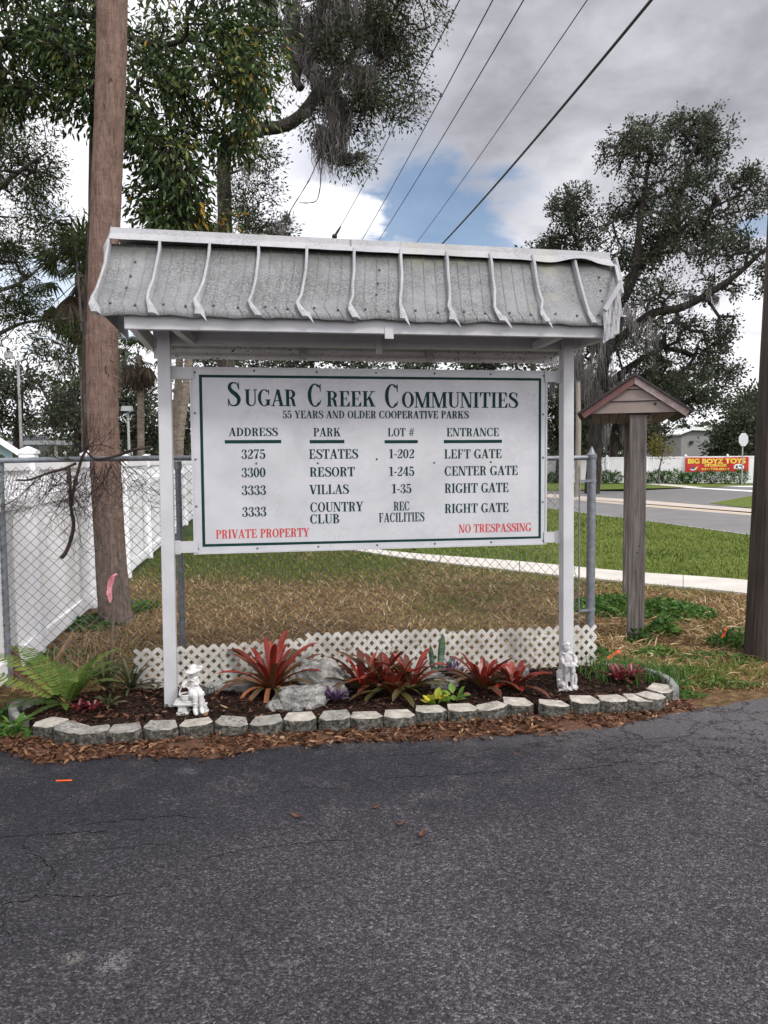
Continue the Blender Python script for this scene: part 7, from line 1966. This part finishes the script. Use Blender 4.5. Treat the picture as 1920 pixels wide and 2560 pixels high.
def shrub(label, x, y, w, h, seed, n=260, L=.14, v=(.45, .2), group=None, name='shrub', mt='weeds', d=None):
    r = np.random.default_rng(seed); o = thing(name, label, 'shrub', (x, y, 0), 0, group)
    u = unit(r.normal(size=(n, 3))) * r.uniform(.4, 1, (n, 1)) ** .5
    p = np.stack([x + u[:, 0] * w / 2 * (1 + .2 * r.normal(size=n)), y + u[:, 1] * (d or w) / 2, h * .5 + u[:, 2] * h * .5 * (1 + .15 * r.normal(size=n))], 1); p[:, 2] = np.maximum(p[:, 2], .03)
    leafmesh('foliage', p, u + np.array([0, 0, .3]) + r.normal(0, .4, (n, 3)), r.uniform(L * .6, L * 1.2, n), r.uniform(L * .3, L * .5, n), np.clip(r.normal(*v, n), 0, 1), M[mt], o, rng=r)
    m_ = max(5, n // 40); q = np.repeat([[x, y, -.02]], m_, 0); frusta('stem', q, np.stack([x + r.normal(0, w * .2, m_), y + r.normal(0, w * .2, m_), np.full(m_, h * .7)], 1), np.full(m_, .015), np.full(m_, .006), 4, M['twig'], o)
shrub('clipped green hedge in front of the carport behind the vinyl fence', hg.x, 30, 3.2, 2.25, 5, 1500, .12, (.3, .15), mt='leaf_willow', name='hedge', d=1.2)

for k_, (hx_, hy_, lab) in enumerate(((-4.5, 9.4, 'added dark hedge bush darkening the nearest lattice gaps of the vinyl fence'), (-5.6, 12.6, 'added dark hedge bush darkening the second lattice gaps of the vinyl fence'))):
    shrub(lab, hx_, hy_, 1.7, 1.62, 400 + k_, 2600, .11, (.10, .12), 'added bushes behind the vinyl fence lattice', 'hedge', 'leaf_broad', 3.0)  # bushes added behind the lattice to make its gaps dark

# --- right background: far white fence, banner, shrubs, saplings, stop sign, warehouse, truck
W0, W1 = P(1250, 1150, 54.2), P(1896, 1134, 47.6)
W0.z = W1.z = 0
wx = (W1 - W0).normalized(); wl_ = (W1 - W0).length
wf = thing('far_white_fence', 'long white vinyl fence across the street, carrying a red banner', 'fence', W0, math.atan2(wx.y, wx.x))
WH = P(1613, 1142, 50).z
def wpos(px_):
    d = ray(px_, 1180); n_ = Vector((-wx.y, wx.x, 0)); t = (W0 - Vector((0, 0, EYE))).dot(n_) / d.dot(n_)
    return (Vector((0, 0, EYE)) + d * t - W0).dot(wx)
pxs = [1712, 1816, 1866]
step_ = 2.44
p0_ = wpos(1714)
ps_ = [p0_ + step_ * k for k in range(-8, 7)]
for k, x in enumerate(ps_):
    mb = MB(); mb.box(x - .065, x + .065, -.065, .065, -.05, WH + .02); pp_ = mb.build('fence_post', M['vinyl'], wf)
    mb = MB(); mb.box(x - .08, x + .08, -.08, .08, WH + .02, WH + .06); mb.hexa([(x - .07, -.07, WH + .06), (x + .07, -.07, WH + .06), (x + .07, .07, WH + .06), (x - .07, .07, WH + .06), (x - .02, -.02, WH + .13), (x + .02, -.02, WH + .13), (x + .02, .02, WH + .13), (x - .02, .02, WH + .13)]); mb.build('post_cap', M['vinyl'], pp_)
    if k == len(ps_) - 1: break
    a, b_ = x + .065, ps_[k + 1] - .065
    mb = MB(); mb.box(a, b_, -.015, .015, .03, WH - .08); mb.build('fence_panel', M['vinyl'], wf)
    for za, zb in ((WH - .10, WH), (.02, .16)):
        mb = MB(); mb.box(a, b_, -.03, .03, za, zb); mb.build('fence_rail', M['vinyl'], wf)
# banner
M['banner'] = surf('red_banner', [(.3, (.50, .025, .025)), (.7, (.60, .045, .04))], 2, .5)
M['yellow'] = surf('banner_yellow', [(.3, (.80, .62, .07)), (.7, (.86, .70, .10))], 3, .5)
M['bluelogo'] = surf('banner_blue', [(.3, (.03, .07, .25)), (.7, (.05, .10, .35))], 3, .5)
xa, xb2 = wpos(1713), wpos(1871)
bw = xb2 - xa
ba = thing('red_banner', 'red vinyl banner with yellow lettering hung on the far white fence', 'banner', W0 + wx * xa + Vector((wx.y, -wx.x, 0)) * .12, math.atan2(wx.y, wx.x))
bz0, bz1 = P(1790, 1178.5, 49).z, P(1790, 1143.5, 49).z
bh = bz1 - bz0
def bsurf(u, v_): return (u * bw, -.03 * math.sin(u * math.pi * 3) * .5 - .01 * math.sin(u * 17 + v_ * 3), bz0 + v_ * bh + .03 * math.cos(u * math.pi * 2) * (v_ - .5))
mb = MB(); mb.grid([[bsurf(i / 40, j / 8) for i in range(41)] for j in range(9)]); o = mb.build('banner_sheet', M['banner'], ba)
sm = o.modifiers.new('t', 'SOLIDIFY'); sm.thickness = .004
def textmesh(body, u0, u1, v0, v1, mt, bold=.02, name='banner_lettering'):
    cu = bpy.data.curves.new(name, 'FONT'); cu.body = body; cu.size = 1; cu.offset = bold; cu.resolution_u = 3
    ob_ = bpy.data.objects.new('t', cu); COL.objects.link(ob_)
    dg = bpy.context.evaluated_depsgraph_get(); me = bpy.data.meshes.new_from_object(ob_.evaluated_get(dg))
    bpy.data.objects.remove(ob_)
    co = np.zeros(len(me.vertices) * 3, np.float32); me.vertices.foreach_get('co', co); co = co.reshape(-1, 3)
    mn, mx_ = co.min(0), co.max(0)
    for q in co:
        u = lerp(u0, u1, (q[0] - mn[0]) / (mx_[0] - mn[0])); v_ = lerp(v0, v1, (q[1] - mn[1]) / (mx_[1] - mn[1]))
        p = bsurf(u, v_); q[:] = (p[0], p[1] - .012, p[2])
    me.vertices.foreach_set('co', co.ravel()); me.name = name
    return link(name, me, M[mt], ba)
textmesh('BIG BOYZ TOYS', .04, .955, .56, .93, 'yellow', .045)
textmesh('STORAGE', .31, .66, .34, .54, 'yellow', .05)
textmesh('941.773-0277', .26, .71, .09, .25, 'yellow', .04)
mb = MB()
def bpoly(pts, off): mb.poly([(lambda p: (p[0], p[1] - off, p[2]))(bsurf(*q)) for q in pts])
bpoly([(.075, .20), (.10, .10), (.16, .10), (.20, .28), (.15, .22)], .010)
mb.build('banner_logo', M['vinyl'], ba)
mb = MB(); bpoly([(.09, .22), (.13, .17), (.165, .22), (.14, .30), (.12, .48), (.115, .30)], .014); mb.build('banner_logo', M['bluelogo'], ba)
mb = MB(); bpoly([(.15, .24), (.19, .24), (.215, .38), (.18, .33)], .016); mb.build('banner_logo', M['yellow'], ba)
mb = MB(); bpoly([(.77, .26), (.78, .42), (.80, .52), (.84, .54), (.90, .50), (.935, .36), (.92, .20), (.86, .15), (.78, .20)], .010); mb.build('banner_vehicle', M['vinyl'], ba)
mb = MB(); bpoly([(.80, .24), (.805, .42), (.835, .42), (.83, .24)], .014); bpoly([(.85, .36), (.855, .44), (.90, .42), (.905, .32)], .014); mb.build('banner_vehicle_window', M['glass'], ba)
# shrubs along the far fence
sh = [(1365, 20, 22, 'shrub at the left end of the far fence, seen past the right sign post'), (1385, 22, 24, 'second shrub along the far fence, seen between sign post and end post'), (1500, 24, 26, 'shrub along the far fence just right of the chain link end post'), (1522, 24, 30, 'taller shrub along the far fence left of the wooden post'), (1546, 26, 28, 'shrub along the far fence touching the left side of the wooden post'), (1622, 26, 26, 'shrub along the far fence touching the right side of the wooden post'), (1645, 28, 32, 'bushy shrub beneath the yellow sapling'), (1668, 26, 30, 'shrub right of the yellow sapling'), (1694, 30, 34, 'yellowish green shrub left of the red banner'), (1716, 24, 24, 'low shrub below the left corner of the red banner'), (1742, 27, 28, 'round shrub under the left half of the red banner'), (1778, 32, 30, 'wide shrub under the middle of the red banner'), (1815, 34, 30, 'bright green shrub under the right half of the red banner'), (1851, 34, 34, 'last shrub, under the right corner of the red banner and the stop sign')]
for k, (px_, w, h, lab) in enumerate(sh):
    q = W0 + wx * wpos(px_) + Vector((wx.y, -wx.x, 0)) * 1.0
    kk = q.y / FOC
    shrub(lab, q.x, q.y, w * kk * 1.1, h * kk * 1.05, 200 + k, 420, .15, (.42 + (.25 if k == 8 else 0), .2), 'shrubs along the far white fence', d=.7)
def sapling(label, px_, Y, ptop, pc, rx, ry, n, leaf, seed, v):
    b_ = P(px_, 1205, Y); b_.z = 0
    tree('sapling', label, [([b_, P(px_ + 1, 1170, Y), P(pc[0], pc[1], Y)], [.06, .05, .02])], [(pc[0], pc[1], rx, ry, Y, .6, n), (pc[0] - rx * .3, pc[1] + ry * .5, rx * .8, ry * .6, Y, .5, n // 2)], leaf, 10, .12, .5, .28, .006, seed, 'bark_grey', v=v, group='young trees in front of the far fence', step=.4, twigk=4)
sapling('young tree with yellowing leaves right of the wooden post', 1648, 47.5, 0, (1665, 1110), 36, 42, 60, 'leaf_yellow', 301, (.4, .2))
sapling('thin grey green young tree right of the chain link end post', 1502, 48.5, 0, (1495, 1130), 26, 26, 26, 'leaf_oak', 302, (.7, .2))
# stop sign seen from behind, in front of the banner
sY = 46.0
st = P(1859, 1099, sY); sb = P(1852, 1200, sY)
so = thing('stop_sign', 'grey back of an octagonal stop sign on a thin post in front of the banner', 'road sign', (st.x - .05, sY, 0), .0)
mb = MB(); mb.box(-.035, .035, -.02, .02, -.1, st.z + .2); mb.build('sign_post', M['greymetal'], so)
mb = MB(); oc = [(math.cos(rad(22.5 + 45 * i)) * .30, math.sin(rad(22.5 + 45 * i)) * .42) for i in range(8)]
mb.prism([(a, b_ + st.z) for a, b_ in oc], lambda a, b_, d: (a + .03, d, b_), -.035, -.022); mb.build('octagon_panel', M['palebox'], so)
# wooden service pole behind the right sign post
pY = 33; b_ = P(1444, 1200, pY)
mb = MB(); mb.tube([(b_.x, pY, -.1), (b_.x + .02, pY, 3), (b_.x - .02, pY, P(1444, 955, pY).z)], [.125, .115, .095], 12)
tag(mb.build('service_pole', surf('pale_pole_wood', [(.3, (.16, .14, .115)), (.7, (.26, .235, .20))], 3, .9, stretch=(8, 8, .6)), smooth_=True), 'slim pale wooden pole standing between the right sign post and the end post', 'utility pole')
# warehouse and box truck
M['ware'] = surf('grey_metal_wall', [(.3, (.19, .185, .185)), (.7, (.23, .225, .225))], 1, .7)
M['wareroof'] = surf('white_metal_roof', [(.3, (.62, .64, .64)), (.7, (.75, .77, .77))], 1, .5)
wY = 78
a_, b2_, t_ = P(1703, 1100, wY), P(1850, 1100, wY), P(1735, 1076, wY)
wo = thing('grey_warehouse', 'plain grey metal warehouse with a white roof edge behind the far fence', 'building', (a_.x, wY, 0), .0)
w_ = b2_.x - a_.x; zt_ = t_.z; zl = P(1693, 1088, wY).z; xm = t_.x - a_.x
mb = MB(); mb.prism([(0, -.1), (w_, -.1), (w_, zt_ - .25), (xm, zt_), (0, zl)], lambda a, b_, d: (a, d, b_), 0, 18); mb.build('wall', M['ware'], wo)
mb = MB(); mb.prism([(xm - .3, zt_ + .02), (w_ + .3, zt_ - .24), (w_ + .3, zt_ + .06), (xm - .3, zt_ + .35)], lambda a, b_, d: (a, d, b_), -.4, 18.4); mb.prism([(-.3, zl + .01), (xm - .3, zt_ + .02), (xm - .3, zt_ + .18), (-.3, zl + .17)], lambda a, b_, d: (a, d, b_), -.4, 18.4); mb.build('roof', M['wareroof'], wo)
q = P(1728, 1106, wY); mb = MB(); mb.box(q.x - a_.x - .15, q.x - a_.x + .15, -.25, 0, q.z - .15, q.z + .15); mb.build('wall_lamp', M['black'], wo)
tY = 104
c_ = P(1699, 1120, tY)
to = thing('white_truck', 'white truck parked beside the grey warehouse above the far fence', 'truck', (c_.x, tY, 0))
zt2 = P(1699, 1112, tY).z; hw2 = .62
mb = MB(); mb.prism([(-hw2, .5), (hw2, .5), (hw2, zt2 - .3), (hw2 * .8, zt2), (-hw2 * .8, zt2), (-hw2, zt2 - .3)], lambda a, b_, d: (a, d, b_), 0, 2); mb.build('cab', M['vinyl'], to, bevel=.06)
mb = MB(); mb.prism([(-hw2 * .82, zt2 - .75), (hw2 * .82, zt2 - .75), (hw2 * .74, zt2 - .2), (-hw2 * .74, zt2 - .2)], lambda a, b_, d: (a, d, b_), -.02, -.005); mb.build('windscreen', M['glass'], to)
mb = MB(); mb.box(hw2 + .02, hw2 + .75, .6, 5.5, .8, zt2 + .15); mb.build('cargo_box', M['vinyl'], to)
for x in (-hw2 * .8, hw2 * .8):
    mb = MB(); mb.tube([(x - .12, .5, .42), (x + .12, .5, .42)], .42, 16); mb.build('wheel', M['black'], to)
